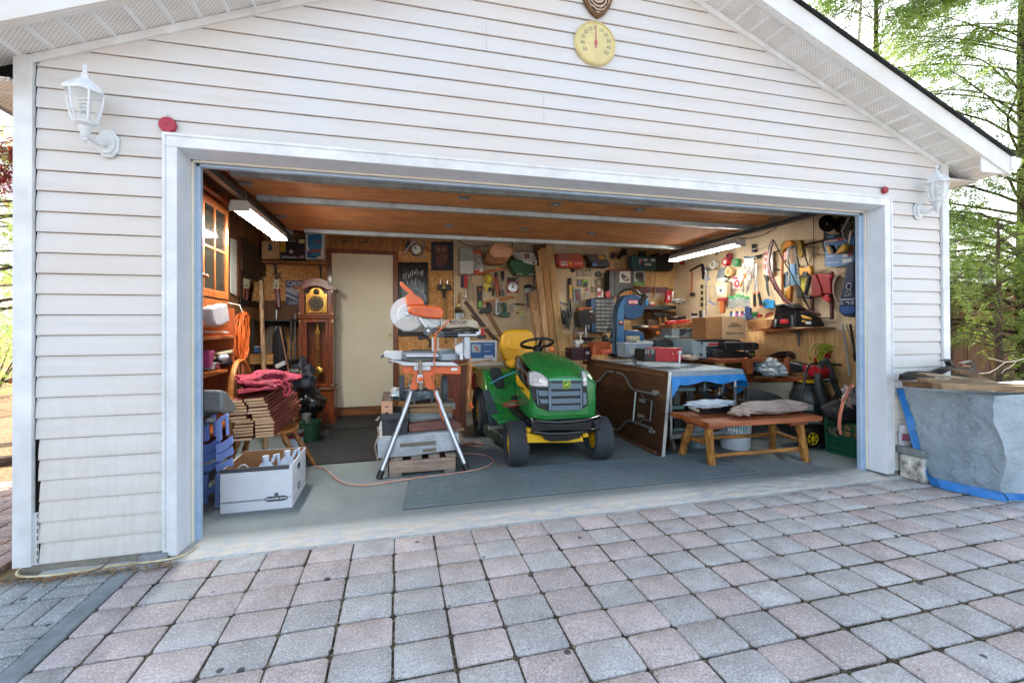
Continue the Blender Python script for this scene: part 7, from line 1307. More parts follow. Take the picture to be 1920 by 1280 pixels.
for nm,lb,x,y,r_,c,c2 in (('tape_roll','white tape roll on the pegboard below the shop light','412','508',34,'c4c0b4','8b8272'),('tape_roll','red tape roll with a pale centre, below the shop light','522','483',30,'a8202c','c9bdb8'),('tape_roll','green tape roll right of the red one','612','490',30,'2f8a4c','6f7a6a'),('tape_roll','tan tape roll on its peg under the green one','553','572',36,'c09a66','8a6a42'),('tape_roll','small dark red reel above the row of tape rolls','548','432',22,'a33a48','401a20')):
    x,y=int(x),int(y); X6(nm,lb,'tape',[('roll',mat(c,.5),('d',(x,y,r_),.05)),('core',mat(c2,.6),('d',(x,y,r_*.55),.004,.003))],5.32,0,'rolls of tape on the side pegboard')
X6('grey_tape_dispenser','grey metal tape dispenser left of the tan tape roll','dispenser',[('body',mat('7f8487',.35,.6),('f',[(470,540),(520,530),(528,600),(500,640),(470,655),(440,640)],.06))],5.32,.004)
X6('power_tool_rack','dark peg rack with small clamps under the shop light','rack',[('bar',BK,('r',[(400,405),(515,388)],.006),('r',[(440,400),(450,420)],.008)),('clamp',STL,('f',[(335,540),(400,535),(395,560),(370,565),(365,650),(345,640)],.02))])
X6('bar_clamp','tall steel bar clamp standing against the side pegboard','clamp',[('bar',STL,('r',[(355,560),(355,960)],.010)),('head',mat('8f9598',.4,.5),('f',[(340,620),(375,615),(375,650),(340,655)],.03)),('blue_grip','2c5f96',('r',[(375,835),(430,870)],.010))],5.2)
X6('wire_holder','bent silver wire holder beside the steel bar clamp','holder',[('wire',STL,('r',[(385,700),(380,760),(390,830),(440,800),(430,700)],.005))],5.2)
X6('picture_box','beige tin with a small dark picture on the side pegboard','tin',[('tin',mat('b3a084',.5,0,.1),('f',[(430,680),(470,662),(520,668),(540,690),(538,800),(430,802)],.06)),('panel','d2cfc2',('b',(455,712,515,775),.003,.003)),('print','3f4a44',('f',[(468,730),(490,722),(503,745),(480,760)],.002,.006)),('lamp_top','8b8d8c',('f',[(440,640),(500,620),(540,640),(520,665),(460,662)],.05))],5.25,.005)
X6('red_card_pack','red and white card packet hung beside the yellow handled hammer','packet',[('card','cfc4c2',('b',(585,615,680,728),.006)),('print',mat('b0203a',.5),('d',(632,680,28),.002,.003),('b',(592,620,640,640),.002,.003)),('mark','e0dad8',('d',(632,680,12),.002,.005))])
X6('amber_hammer','hammer with a long amber handle slanting across the side pegboard','hammer',[('handle',mat('c07a2c',.4),('r',[(660,712),(710,600),(785,482)],.012)),('head',DST,('f',[(690,435),(800,428),(815,450),(700,452)],.03))],5.32)
for i,(x,y0,y1) in enumerate(((705,450,560),(722,445,640),(740,450,600),(758,455,680),(775,450,640),(690,500,760),(715,640,780),(735,600,740))): X6('chrome_clamp','chrome spring clamp, %s of the bunch by the amber handle'%('first second third fourth fifth sixth seventh eighth'.split()[i]),'clamp',[('clamp',STL,('r',[(x,y0),(x+6,(y0+y1)/2),(x-2,y1)],.008),('r',[(x-8,y0+10),(x+12,y0+40)],.006))],5.30+.008*(i%3),0,'chrome clamps hanging in a bunch')
X6('black_peg_box','small black box fixed above the chrome clamps','box',[('box',BK,('b',(764,324,795,395),.03))],5.37)
X6('fishing_rod','long thin white rod hanging level across the side pegboard','rod',[('rod','c9c6bc',('r',[(710,388),(860,350),(1050,306)],.004))],5.33)
X6('peg_rail','dark metal rail with hooks along the side pegboard','rail',[('rail',BK,('r',[(790,432),(1000,385),(1240,335)],.006),*[('r',[(x,y),(x+4,y+25)],.005) for x,y in ((815,428),(840,422),(975,395),(1260,340))])])
X6('loppers','long handled loppers with black grips and orange bands','loppers',[('blade',STL,('f',[(797,500),(808,505),(812,600),(800,660),(790,640)],.01)),('arm',mat('9fa3a4',.35,.5),('r',[(798,640),(790,770)],.010),('r',[(803,640),(825,770)],.010)),('grip#a',BK,('r',[(790,775),(793,885)],.017)),('grip#b',BK,('r',[(828,770),(850,882)],.017)),*[('orange_band#%d'%i,mat('cc5a22',.4),('r',q,.0175)) for i,q in enumerate(([(790,762),(790,772)],[(824,755),(827,765)],[(793,882),(794,892)],[(850,878),(853,888)]))]],5.32)
X6('red_white_sleeve','white sleeve with red blocks of print hanging behind the maroon bow','packet',[('sleeve','cfc8c4',('f',[(875,395),(950,392),(952,595),(905,600),(880,560)],.02)),('print',mat('a31f2c',.5),('b',(878,398,945,425),.002,.003),('b',(880,450,900,480),.002,.003),('b',(880,500,895,550),.002,.003),('b',(905,530,925,560),.002,.003),('b',(905,568,940,590),.002,.003))],5.35)
X6('pruning_saw','black handled pruning saw pointing down below the red printed sleeve','saw',[('handle',BK,('f',[(868,600),(905,605),(910,655),(890,660)],.02)),('blade',mat('4c5053',.4,.6),('f',[(890,655),(908,655),(925,790),(915,795),(895,730)],.005))],5.35)
X6('pointed_bar','thin black bar hanging right of the pruning saw','bar',[('bar',BK,('r',[(950,600),(970,740)],.007),('r',[(955,560),(1015,555)],.008))])
MRN=mat('5e1c1e',.35,kind='wood',ax='z',c2='3b0f12',coat=.3)
m=MB(); m.tube([zp(6,a,b,'x',5.27) for a,b in ((930,395),(940,330),(955,285),(960,300),(940,330),(925,400),(915,480),(925,560),(955,650),(1005,745),(1060,820),(1130,870),(1210,905),(1300,935),(1385,960))],[.016,.018,.02,.02,.02,.021,.022,.023,.024,.024,.023,.022,.020,.017,.013],10,flat=.7)
K=thing('archery_bow','dark red recurve bow hanging bent across the side pegboard','bow',(5.27,1.3,1.3)); m.build('limb',MRN,K)
m=MB(); m.tube([zp(6,a,b,'x',5.24) for a,b in ((965,290),(1010,390),(1060,490),(1110,570),(1160,670),(1200,730),(1250,830),(1290,920))],.006,6); m.build('bow_string',mat(BK),K)
X6('work_gloves','orange and green patterned gloves hanging over the hacksaws','gloves',[('glove',mat('c8742c',.8,0,.5,40,.3,c2='5f7a2a'),('f',[(1030,330),(1050,300),(1110,290),(1130,315),(1110,345),(1060,365),(1030,410)],.05))],5.3,.006)
X6('yellow_gloves','yellow-olive gloves hanging right of the hacksaws','gloves',[('glove',mat('a98a26',.8,0,.4,40,.3,c2='5c4a16'),('f',[(1155,320),(1185,288),(1205,290),(1215,340),(1225,430),(1195,445),(1170,400)],.05))],5.3,.006)
X6('orange_hacksaw','orange framed saw hanging down to the shelf beside the bow','saw',[('frame',mat('a8601e',.4),('r',[(1045,400),(1040,520),(1040,700),(1050,830),(1080,860),(1110,840),(1120,700)],.014)),('grip',mat('b0461e',.4),('f',[(1040,400),(1085,390),(1085,450),(1045,495)],.03)),('lower_grip',mat('c08a2c',.4),('f',[(1060,760),(1110,700),(1125,720),(1115,845),(1070,845)],.03,-.01))],5.31)
X6('chrome_hacksaw','chrome framed hacksaw hanging beside the orange framed saw','saw',[('frame',STL,('r',[(1095,360),(1090,450),(1105,560),(1100,690)],.010),('r',[(1155,330),(1165,450),(1185,560),(1190,650)],.010)),('blade',STL,('r',[(1098,365),(1158,332)],.005))],5.29)
X6('blue_blade_packets','clear and blue packets of blades hanging inside the hacksaws','packet',[('packet',mat('7d8a92',.2,0,.4,50,c2='3a4650'),('f',[(1040,600),(1100,560),(1110,690),(1060,720),(1042,660)],.02)),('blue_card',mat('2b7fb4',.4),('f',[(1112,505),(1155,498),(1160,600),(1112,600)],.02,.003)),('clear',mat('6f93a8',.2),('f',[(1112,600),(1195,600),(1198,690),(1115,690)],.02))],5.33)
X6('yellow_clamp','yellow and black ratchet clamp hanging at the middle of the side pegboard','clamp',[('jaw',mat('dc9a20',.4),('f',[(1192,520),(1215,540),(1265,535),(1285,515),(1300,560),(1290,605),(1262,570),(1225,575),(1215,610),(1195,600)],.04)),('grip',BK,('f',[(1215,575),(1265,572),(1260,615),(1215,620)],.04,-.005)),('bar',BK,('r',[(1170,440),(1195,530)],.009),('r',[(1215,340),(1275,520)],.007))],5.29,.003)
X6('yellow_ruler_pack','yellow striped tape packet under the yellow clamp','packet',[('packet',mat('c9b832',.4,0,.4,90,c2='5d5a26'),('f',[(1205,620),(1265,612),(1260,745),(1215,755)],.02)),('black_tail',BK,('f',[(1165,700),(1225,755),(1215,810),(1180,810),(1170,760)],.03))],5.31)
X6('long_chain_bar','long toothed dark bar hanging level toward the ear defenders','bar',[('bar',mat('3a2c22',.5,.4),('r',[(1225,338),(1320,312),(1425,288)],.011))],5.34)
X6('wire_rods','crossed thin dark rods hanging below the long toothed bar','rods',[('rod',mat('3a2418',.5),('r',[(1250,345),(1370,365)],.004),('r',[(1335,412),(1425,425)],.004),('r',[(1215,790),(1300,935)],.008),('r',[(1280,500),(1330,380)],.003))],5.35)
X6('black_belt','wide black belt looped beside the dark red pouch','belt',[('belt',mat('232325',.5),('r',[(1285,610),(1275,680),(1250,770),(1262,800),(1300,800)],.02))],5.3)
X6('red_pouch','large dark red canvas pouch hanging on the side pegboard','pouch',[('front',mat('9c1620',.6,0,.1,14),('f',[(1330,595),(1465,590),(1475,770),(1380,775),(1355,740),(1335,640)],.06)),('fold',mat('86121b',.6,0,.1,14),('f',[(1305,600),(1335,590),(1385,700),(1395,790),(1300,800)],.05,.012)),('strap',mat('b01a28',.6),('f',[(1398,790),(1450,780),(1470,820),(1455,855),(1400,820)],.02)),('end',mat('b01a28',.6),('f',[(1450,595),(1485,590),(1480,630),(1455,632)],.03,.01))],5.29,.005)
X6('small_wood_frame','reddish wooden frame standing on the wall below the red pouch','frame',[('post#a',MRN,('r',[(1308,805),(1312,990)],.016)),('post#b',MRN,('r',[(1482,575),(1487,1000)],.018)),('rail',MRN,('r',[(1312,990),(1500,985)],.008))],5.37)
X6('blue_tape_dispenser','blue round tape measure and card hanging over the chainsaw','tape measure',[('body',mat('1f74b0',.4),('d',(893,860,38),.03)),('hub','2f5a2c',('d',(885,862,16),.004,.003)),('card',mat('2f86b8',.4),('f',[(915,825),(970,828),(965,905),(920,900)],.01))],5.34)
rn=random.Random(12)
for i in range(9):
    x=560+i*21; y=790+rn.uniform(-15,15); X6('green_clamp','green tipped spring clamp, %s of the row over the fitting carton'%('first second third fourth fifth sixth seventh eighth ninth'.split()[i]),'clamp',[('tip',mat('2f8a4a',.4),('r',[(x,y),(x+14,y+22)],.012)),('arm',mat('a9b4b4',.35,.5),('r',[(x+8,y+20),(x-6,y+75),(x+2,y+110)],.010),('r',[(x+14,y+24),(x+20,y+85)],.008))],5.22+.01*(i%3),0,'green tipped clamps in a row')
for i,(x,c) in enumerate(((575,'3a6a8c'),(600,'c9c4d0'),(628,'8b4a8c'),(652,'c9c0c8'),(676,'b04a78'),(700,'4a5a9c'))): X6('small_bottle','small craft bottle, %s from the back of the row by the fitting carton'%('first second third fourth fifth sixth'.split()[i]),'bottle',[('bottle',mat(c,.35),('b',(x-9,945,x+9,985),.03)),('cap',mat('d5d2d0' if i%2 else '1d1d20',.4),('b',(x-6,928,x+6,945),.02,-.004))],5.16,.003,'small bottles behind the carton')
X6('blue_glove','dark blue rubber glove on top of the fitting carton','glove',[('glove',mat('2b3f6c',.5),('f',[(700,890),(715,880),(750,900),(745,960),(770,995),(720,1005),(705,950)],.03))],5.12,.004)
X6('hand_planer','brown wooden handled tool standing among the bottles','tool',[('handle',mat('a05a2e',.4),('f',[(480,820),(508,815),(510,880),(505,945),(478,945),(472,880)],.04)),('red_cap','7c1f20',('f',[(452,812),(530,808),(530,835),(452,840)],.04,.002))],5.15,.006)
X6('green_red_caps','small containers with green and red caps behind the brown carton','bottle',[('green_cap',mat('1f7a3c',.4),('f',[(755,940),(800,938),(802,975),(758,978)],.04)),('red_cap',mat('b02a2a',.4),('f',[(812,955),(838,952),(838,980),(812,982)],.04)),('base','c9c4c0',('b',(762,975,800,995),.04))],5.2,.004)
X6('wall_shelf','reddish narrow shelf on a steel bracket holding the chainsaw','shelf',[('board',WBT,('f',[(722,1096),(860,1092),(1340,1075),(1348,1085),(900,1108),(722,1106)],.25)),('bracket',mat('6d7477',.4,.5),('f',[(1100,1108),(1195,1104),(1198,1130),(1190,1245),(1182,1245),(1172,1125),(1105,1115)],.012,-.2))],5.15)
T('low_brown_carton','low brown carton on the narrow shelf left of the chainsaw','box','x',5.18,6,[('front',mat('a87848',.75,0,.1,12),('f',[(725,1010),(920,1002),(918,1085),(725,1092)],.2)),('end',mat('8e6236',.75),('f',[(895,1005),(955,1002),(930,1080),(900,1085)],.18,.003)),('print','3a2a1a',('b',(742,1074,775,1082),.002,.003))],bevel=.003)
T('ruler_bundle','bundle of yellow and red rulers lying on the low brown carton','rulers','x',5.2,6,[('yellow',mat('b8a23a',.5),('f',[(830,1000),(955,955),(965,965),(850,1005)],.01)),('red',mat('a32a2a',.5),('f',[(880,975),(950,940),(958,950),(890,985)],.01,.004)),('black',BK,('f',[(870,985),(900,955),(950,935),(945,960)],.02,-.004))])
X6('chainsaw','black and yellow chainsaw with a red badge on the narrow wall shelf','chainsaw',[('hood',mat('141517',.3,0,.1,12,coat=.3),('f',[(985,880),(1000,868),(1100,865),(1145,900),(1160,960),(1165,1070),(960,1075),(958,1020)],.14)),('rear',mat('17181a',.35),('f',[(1150,920),(1200,930),(1300,985),(1335,1040),(1330,1065),(1160,1072)],.12,-.01)),('badge',mat('b02530',.4),('b',(1018,1000,1095,1040),.004,.005)),('yellow_part',mat('d9a520',.4),('f',[(1205,960),(1290,985),(1300,1005),(1215,990)],.02,.005),('f',[(1210,1010),(1245,1012),(1245,1030),(1215,1025)],.02,.005)),('label','c9c9c4',('b',(1250,1020,1300,1045),.003,.004)),('chrome',STL,('r',[(985,1000),(975,1070)],.014,.01)),('highlight_strip',mat('6f787c',.25,.4),('f',[(1118,965),(1140,968),(1142,1068),(1120,1068)],.004,.004)),('handle',BK,('r',[(985,885),(1060,868),(1150,900)],.016,.02))],5.1,.005)
# saw blades, ear defenders, cards near the door
BLK2=mat('2b2722',.25,.8,.15,20)
def teeth(cx,cy,r,n=30): return [(cx+(r if i%2 else r*.9)*math.cos(math.pi*i/n),cy+(r if i%2 else r*.9)*math.sin(math.pi*i/n)) for i in range(2*n)]
X6('circular_saw_blade','large dark toothed circular saw blade high by the doorway','saw blade',[('blade',BLK2,('f',teeth(1442,140,80),.004)),('hub','6b6258',('d',(1442,140,9),.003,.003))],5.35)
X6('circular_saw_blade','second dark saw blade half hidden behind the chrome clamps','saw blade',[('blade',BLK2,('f',teeth(1575,155,80),.004)),('hub','6b6258',('d',(1575,155,9),.003,.003))],5.37)
X6('chrome_c_clamps','chrome clamps hanging in front of the second saw blade','clamp',[('clamp',STL,('r',[(1640,90),(1575,215)],.008),('r',[(1580,190),(1600,260),(1640,300),(1655,230),(1670,200)],.010),('r',[(1600,310),(1640,320),(1655,250)],.006),('ring',(1610,330,18,22),.005)),('plate',mat('5d564c',.4,.6),('f',[(1575,185),(1620,90),(1650,130),(1645,250),(1610,290),(1585,250)],.01))],5.30)
K=T('sanding_card','large blue and red printed card of sanding sheets by the doorway','packet','x',5.36,6,[('card',mat('1f6fae',.45),('f',[(1422,300),(1685,250),(1685,500),(1530,530),(1425,525)],.02)),('red_band',mat('b3202c',.45),('f',[(1422,285),(1590,262),(1590,292),(1422,315)],.003,.003)),('brown_sheet',mat('6d4630',.8),('f',[(1600,345),(1685,330),(1685,400),(1585,405)],.003,.003)),('white_panel','c9ced0',('f',[(1578,415),(1625,412),(1625,440),(1580,440)],.002,.003),('f',[(1580,460),(1665,452),(1665,480),(1580,500)],.002,.003)),('red_panel','8e2a26',('f',[(1628,412),(1672,405),(1672,432),(1630,438)],.002,.003)),('white_line','b9d0e0',('f',[(1440,488),(1550,485),(1550,491),(1440,494)],.002,.003),('f',[(1435,432),(1500,430),(1500,440),(1435,442)],.002,.003))])
text('lettering','MultiSand',zp(6,1475,296,'x',5.35),.036,mat('e6dcdc'),K,face='-x',bold=.0006)
X6('ear_defenders','yellow and black ear defenders hanging on the blue card','ear defenders',[('cup#a',mat('d9a92a',.4),('f',[(1435,340),(1455,330),(1485,400),(1480,418),(1450,405),(1436,370)],.05)),('cup#b',mat('d9a92a',.4),('f',[(1512,412),(1570,335),(1600,322),(1612,345),(1590,390),(1530,415)],.05)),('pad',BK,('f',[(1455,330),(1475,335),(1508,400),(1512,412),(1485,410)],.05,.003),('f',[(1512,405),(1545,335),(1572,330),(1515,412)],.05,.003)),('band',BK,('r',[(1425,400),(1405,340),(1410,290),(1440,255)],.008))],5.28,.006)
X6('black_tool_pouch','black pouch hanging under the large saw blade','pouch',[('pouch',mat('121316',.6),('f',[(1412,220),(1450,240),(1580,230),(1590,262),(1430,290),(1410,270)],.04)),('blue_trim','2a6a94',('f',[(1430,250),(1510,245),(1505,270),(1440,275)],.003,.004))],5.33)
m=MB()
for k in range(7): m.tube([zp(6,1590-k*3+(95-k*4)*math.cos(a),705+k*4+(165-k*5)*math.sin(a),'x',5.33-k*.006) for a in [R(v) for v in range(100,300,12)]],.007,6)
solo('brown_hose_coil','coil of thin brown and grey hose hanging behind the navy bag','hose',m,mat('8a6a52',.5,0,.4,20,c2='c9b8a4'))
K=T('navy_bag','navy blue printed bag hanging just inside the right of the doorway','bag','x',5.28,6,[('bag',mat('16264c',.55,0,.15,10),('f',[(1625,500),(1688,475),(1692,960),(1660,985),(1590,975),(1545,930),(1560,800),(1600,620)],.10)),('blue_base',mat('1d4f94',.5),('f',[(1552,890),(1690,880),(1690,940),(1600,955),(1555,925)],.003,.004)),('white_mark','c4cad4',('ring',(1640,705,22,30),.004,.006),('r',[(1612,780),(1625,740),(1640,780),(1660,735),(1665,780)],.004,.006),('f',[(1555,820),(1690,812),(1690,822),(1555,832)],.002,.006),('r',[(1600,790),(1660,785)],.004,.006)),('white_letters','b9c4d4',('f',[(1560,845),(1590,843),(1590,850),(1562,852)],.002,.006),('f',[(1562,862),(1592,860),(1592,868),(1562,870)],.002,.006),('f',[(1610,842),(1640,840),(1640,868),(1632,868),(1632,850),(1610,850)],.002,.006),('f',[(1655,840),(1685,838),(1685,846),(1655,848)],.002,.006),('f',[(1655,856),(1685,854),(1685,862),(1655,864)],.002,.006))],bevel=.012)
for i,(pts,c,lb) in enumerate((([(1700,90),(1712,300),(1708,700),(1712,1170)],BK,'thick black cable running down just inside the right jamb'),([(1660,60),(1690,120),(1702,300),(1700,600)],BK,'thinner black cable curving to the top of the right jamb'))):
    m=MB(); m.tube([zp(6,a,b,'x',4.98 if i==0 else 5.05) for a,b in pts],.009,6); solo('door_cable',lb,'cable',m,mat(c))
m=MB(); m.tube([zp(6,a,b,'x',5.395) for a,b in ((640,278),(760,272),(880,240),(970,190),(1010,150),(1080,100))],.005,6); solo('light_lead','black lead running up the pegboard from the side shop light','power lead',m,mat(BK))
# standing in the front right corner
def R22(nm,lb,cat,parts,y,bev=0,grp=None): return T(nm,lb,cat,'y',y,22,parts,grp,bevel=bev)
for i,(pts,c,r_) in enumerate((([(980,-60),(1020,170),(1040,330),(1050,410)],'b4bcc0',.009),([(1020,-60),(1070,130),(1080,200),(1060,240)],'b0a48c',.007),([(1055,-60),(1075,60),(1100,280)],BK,.010))):
    m=MB(); m.tube([zp(22,a,b,'y',.62) for a,b in pts],r_,8); solo('garden_pole',('silver','bent tan','black')[i]+' pole leaning in the corner beside the cord reel','pole',m,mat(c,.35,.4 if i==0 else 0),'poles in the front corner')
K=thing('cord_reel','red cord reel wound with yellow-green extension cord above the vacuum','cord reel',zp(22,880,280,'y',.92))
m=MB(); rn=random.Random(6)
for k in range(16):
    cx,cy_=850+rn.uniform(-45,65),250+rn.uniform(-25,30); rx,ry=105+rn.uniform(-30,35),105+rn.uniform(-25,25); w0=rn.uniform(-.5,.3)
    m.tube([zp(22,cx+rx*math.cos(a+w0),cy_+ry*math.sin(a)-12*math.sin(2*a),'y',.84+rn.uniform(0,.05)+.03*math.cos(a+k)) for a in [2*math.pi*i/22 for i in range(22)]],.0062,6,closed=True)
m.build('cord',mat('a9b63a',.5,0,.15,40),K)
m=MB(); m.prism([zp(22,a,b,'y',.86) for a,b in ((820,205),(850,180),(940,170),(985,200),(990,270),(1040,300),(1045,330),(960,315),(930,240),(860,250),(820,300),(770,300),(760,260))],(0,.06,0)); m.prism([zp(22,a,b,'y',.88) for a,b in ((720,345),(760,330),(850,360),(860,440),(800,420),(740,380))],(0,.06,0)); m.build('frame',mat('a8121e',.35),K,bevel=.008)
K=thing('shop_vacuum','black wet and dry vacuum with yellow lid clips and a yellow wheel','vacuum cleaner',zp(22,720,1080,'y',.85))
cv=zp(22,700,760,'y',.98); VB=mat('25282a',.35,0,.12,10); vx,vy=cv.x,1.0
m=MB(); m.lathe([(.16,0),(.17,.02),(.175,.30),(.185,.31),(.185,.33)],(vx,vy,.10),n=36); m.build('tank',VB,K)
m=MB(); m.lathe([(.185,0),(.18,.06),(.15,.12),(.12,.17),(.05,.185),(0,.186)],(vx,vy,.432),n=36); m.build('motor_head',mat('2f3335',.35,0,.1,10),K)
m=MB(); m.lathe([(.10,0),(.105,.02),(.09,.035),(0,.036)],(vx-.03,vy-.02,.62),n=30); m.build('yellow_lid',mat('d4b01e',.4),K)
m=MB(); m.prism([zp(22,a,b,'y',.80) for a,b in ((635,680),(715,682),(715,735),(640,735))],(0,.004,0)); m.build('label','b9bec0',K)
for a,b,c,d in ((610,840,850,860),(620,860,640,1000)): m=MB(); m.tube([zp(22,a,b,'y',.78),zp(22,c,d,'y',.78)],.01); m.build('frame_bar',mat('8f9494',.35,.5),K)
m=MB(); m.prism([zp(22,a,b,'y',.80) for a,b in ((600,860),(850,870),(850,1040),(790,1050),(640,1000),(560,960),(480,860))],(0,.2,0)); m.build('cart_base',mat('191b1c',.45),K,bevel=.01)
c=zp(22,710,995,'y',.74); m=MB(); r=.085; m.lathe([(.06,.0),(r,-.002),(r+.004,.01),(r+.004,.04),(r,.05),(.06,.05)],c,(0,1,0),40)
for i in range(40): 
    an=2*math.pi*i/40; q=Matrix.Translation(c)@Matrix.Rotation(an,4,'Y'); m.box(-.003,.003,.004,.046,r,r+.008,mx=q)
w_=m.build('wheel',BLK,K); m=MB(); m.lathe([(.062,0),(.058,-.008),(.05,.004),(.02,-.002),(.016,-.012),(0,-.013)],c+V((0,.002,0)),(0,1,0),36); 
for i in range(6): q=Matrix.Translation(c)@Matrix.Rotation(i*math.pi/3,4,'Y'); m.box(-.006,.006,-.005,.004,.018,.054,mx=q)
m.build('hub',mat('e0bd1e',.4),w_)
m=MB(); m.tube([zp(22,a,b,'y',.72) for a,b in ((770,320),(755,420),(760,520),(785,610),(820,700),(850,790),(880,800))],.031,14); m.tube([zp(22,a,b,'y',.70) for a,b in ((790,300),(830,275),(860,330),(890,430),(930,540),(975,600),(985,570))],.028,14); m.build('suction_hose',mat('3a3f41',.55,0,.15,60,.4),K)
m=MB(); m.tube([zp(22,a,b,'y',.76) for a,b in ((600,640),(620,520),(650,370),(670,320),(710,300),(830,305),(990,315),(980,400))],.012,10); m.build('handle_frame',BLK,K)
m=MB(); m.tube([zp(22,a,b,'y',.8) for a,b in ((1000,340),(975,480),(935,640),(760,860))],.02,10); m.tube([zp(22,a,b,'y',.8) for a,b in ((930,560),(780,860))],.008,8); m.build('wand',mat('2f3436',.4),K)
R22('floor_nozzle','black vacuum floor nozzle lying in front of the crate','nozzle',[('nozzle',BLK,('f',[(755,1070),(800,1040),(850,1030),(850,1085),(800,1110),(765,1095)],.1))],.72,.01)
# green crate
GC=mat('0f5e40',.45,0,.1,12); K=thing('milk_crate','green plastic milk crate in the right corner of the doorway','crate',(5.1,.45,.02))
a0=zp(22,848,815,'y',.62); gx=lambda a,b,f:zp(22,a,b,'y',.62-f*.33)
def cr(q,e=.006):
    m.prism(q,nn*e)
F=lambda u_,v_:(lambda tl,tr,bl,br:(tl*(1-u_)+tr*u_)*(1-v_)+(bl*(1-u_)+br*u_)*v_)(at(1552.5,785,'z',.33),at(1612,806,'z',.33),at(1553,848,'z',.02),at(1612,866,'z',.02))
tl,bl_=V((5.03,.62,.33)),V((5.045,.62,.02)); tr,br=V((5.13,.18,.33)),V((5.14,.18,.02))
F=lambda u_,v_:(tl*(1-u_)+tr*u_)*(1-v_)+(bl_*(1-u_)+br*u_)*v_
nn=V((.97,.22,0))
m=MB()
for v0,v1 in ((0,.05),(.22,.26),(.42,.46),(.60,.64),(.78,.82),(.95,1.)): cr([F(0,v0),F(1,v0),F(1,v1),F(0,v1)],.008)
for i in range(7): cr([F(i/6*.98,0),F(i/6*.98+.02,0),F(i/6*.98+.02,1),F(i/6*.98,1)],.010)
for i in range(24): cr([F(i/24,.44),F(i/24+.008,.44),F(i/24+.008,.98),F(i/24,.98)],.004)
for i in range(10): u_=i/10; cr([F(u_+.01,.22),F(u_+.05,.04),F(u_+.06,.04),F(u_+.02,.22)],.005); cr([F(u_+.09,.22),F(u_+.05,.04),F(u_+.06,.04),F(u_+.10,.22)],.005)
m.build('lattice_side',GC,K)
m=MB(); cr([F(0,.45)+nn*.012,F(1,.45)+nn*.012,F(1,1)+nn*.012,F(0,1)+nn*.012],.004); m.build('inner_panel',mat('0c4a33',.5),K)
m=MB(); m.prism([bl_+nn*.012,br+nn*.012,br+nn*.30,bl_+nn*.28],(0,0,.01)); m.prism([tl+nn*.26,bl_+nn*.26,bl_+nn*.012,tl+nn*.012],(0,.006,0)); m.build('base',GC,K)
blob('black_holdall','black quilted holdall stuffed into the green crate','holdall',mat('141518',.7,0,.2,30,.3),'y',.5,22,(1000,750,160,110),.15,.25,2.,sd=61)
m=MB(); m.tube([zp(22,a,b,'y',.38) for a,b in ((1085,500),(1040,545),(990,650),(960,780),(952,880),(965,955))],.016,8,flat=.25); solo('pink_strap','wide salmon pink strap hanging down over the green crate','strap',m,mat('d9876b',.7))
m=MB(); m.tube([zp(22,a,b,'y',.38) for a,b in ((1060,500),(1030,560),(1035,640),(1070,710),(1110,760))],.006,6); m.tube([zp(22,a,b,'y',.38) for a,b in ((1040,520),(1010,590),(975,650))],.008,6); solo('pink_string','thin pink cord tangled with the white mesh by the jamb','cord',m,mat('d8a090',.7))
blob('white_mesh_bag','white mesh bag hanging above the green crate by the jamb','bag',mat('b9b4ae',.7,0,.5,60,.4,c2='4a4d50'),'y',.42,22,(1060,600,60,95),.06,.5,2.6,sd=63)
m=MB(); rn=random.Random(2)
for k in range(5): p=zp(22,890+k*15,920,'x',5.02); m.tube([p+V((-.01,rn.uniform(-.05,.05),rn.uniform(-.05,.03))) for _ in range(6)],.0018,4)
solo('frayed_twine','frayed grey twine caught on the front of the green crate','twine',m,mat('8a8070',.9))
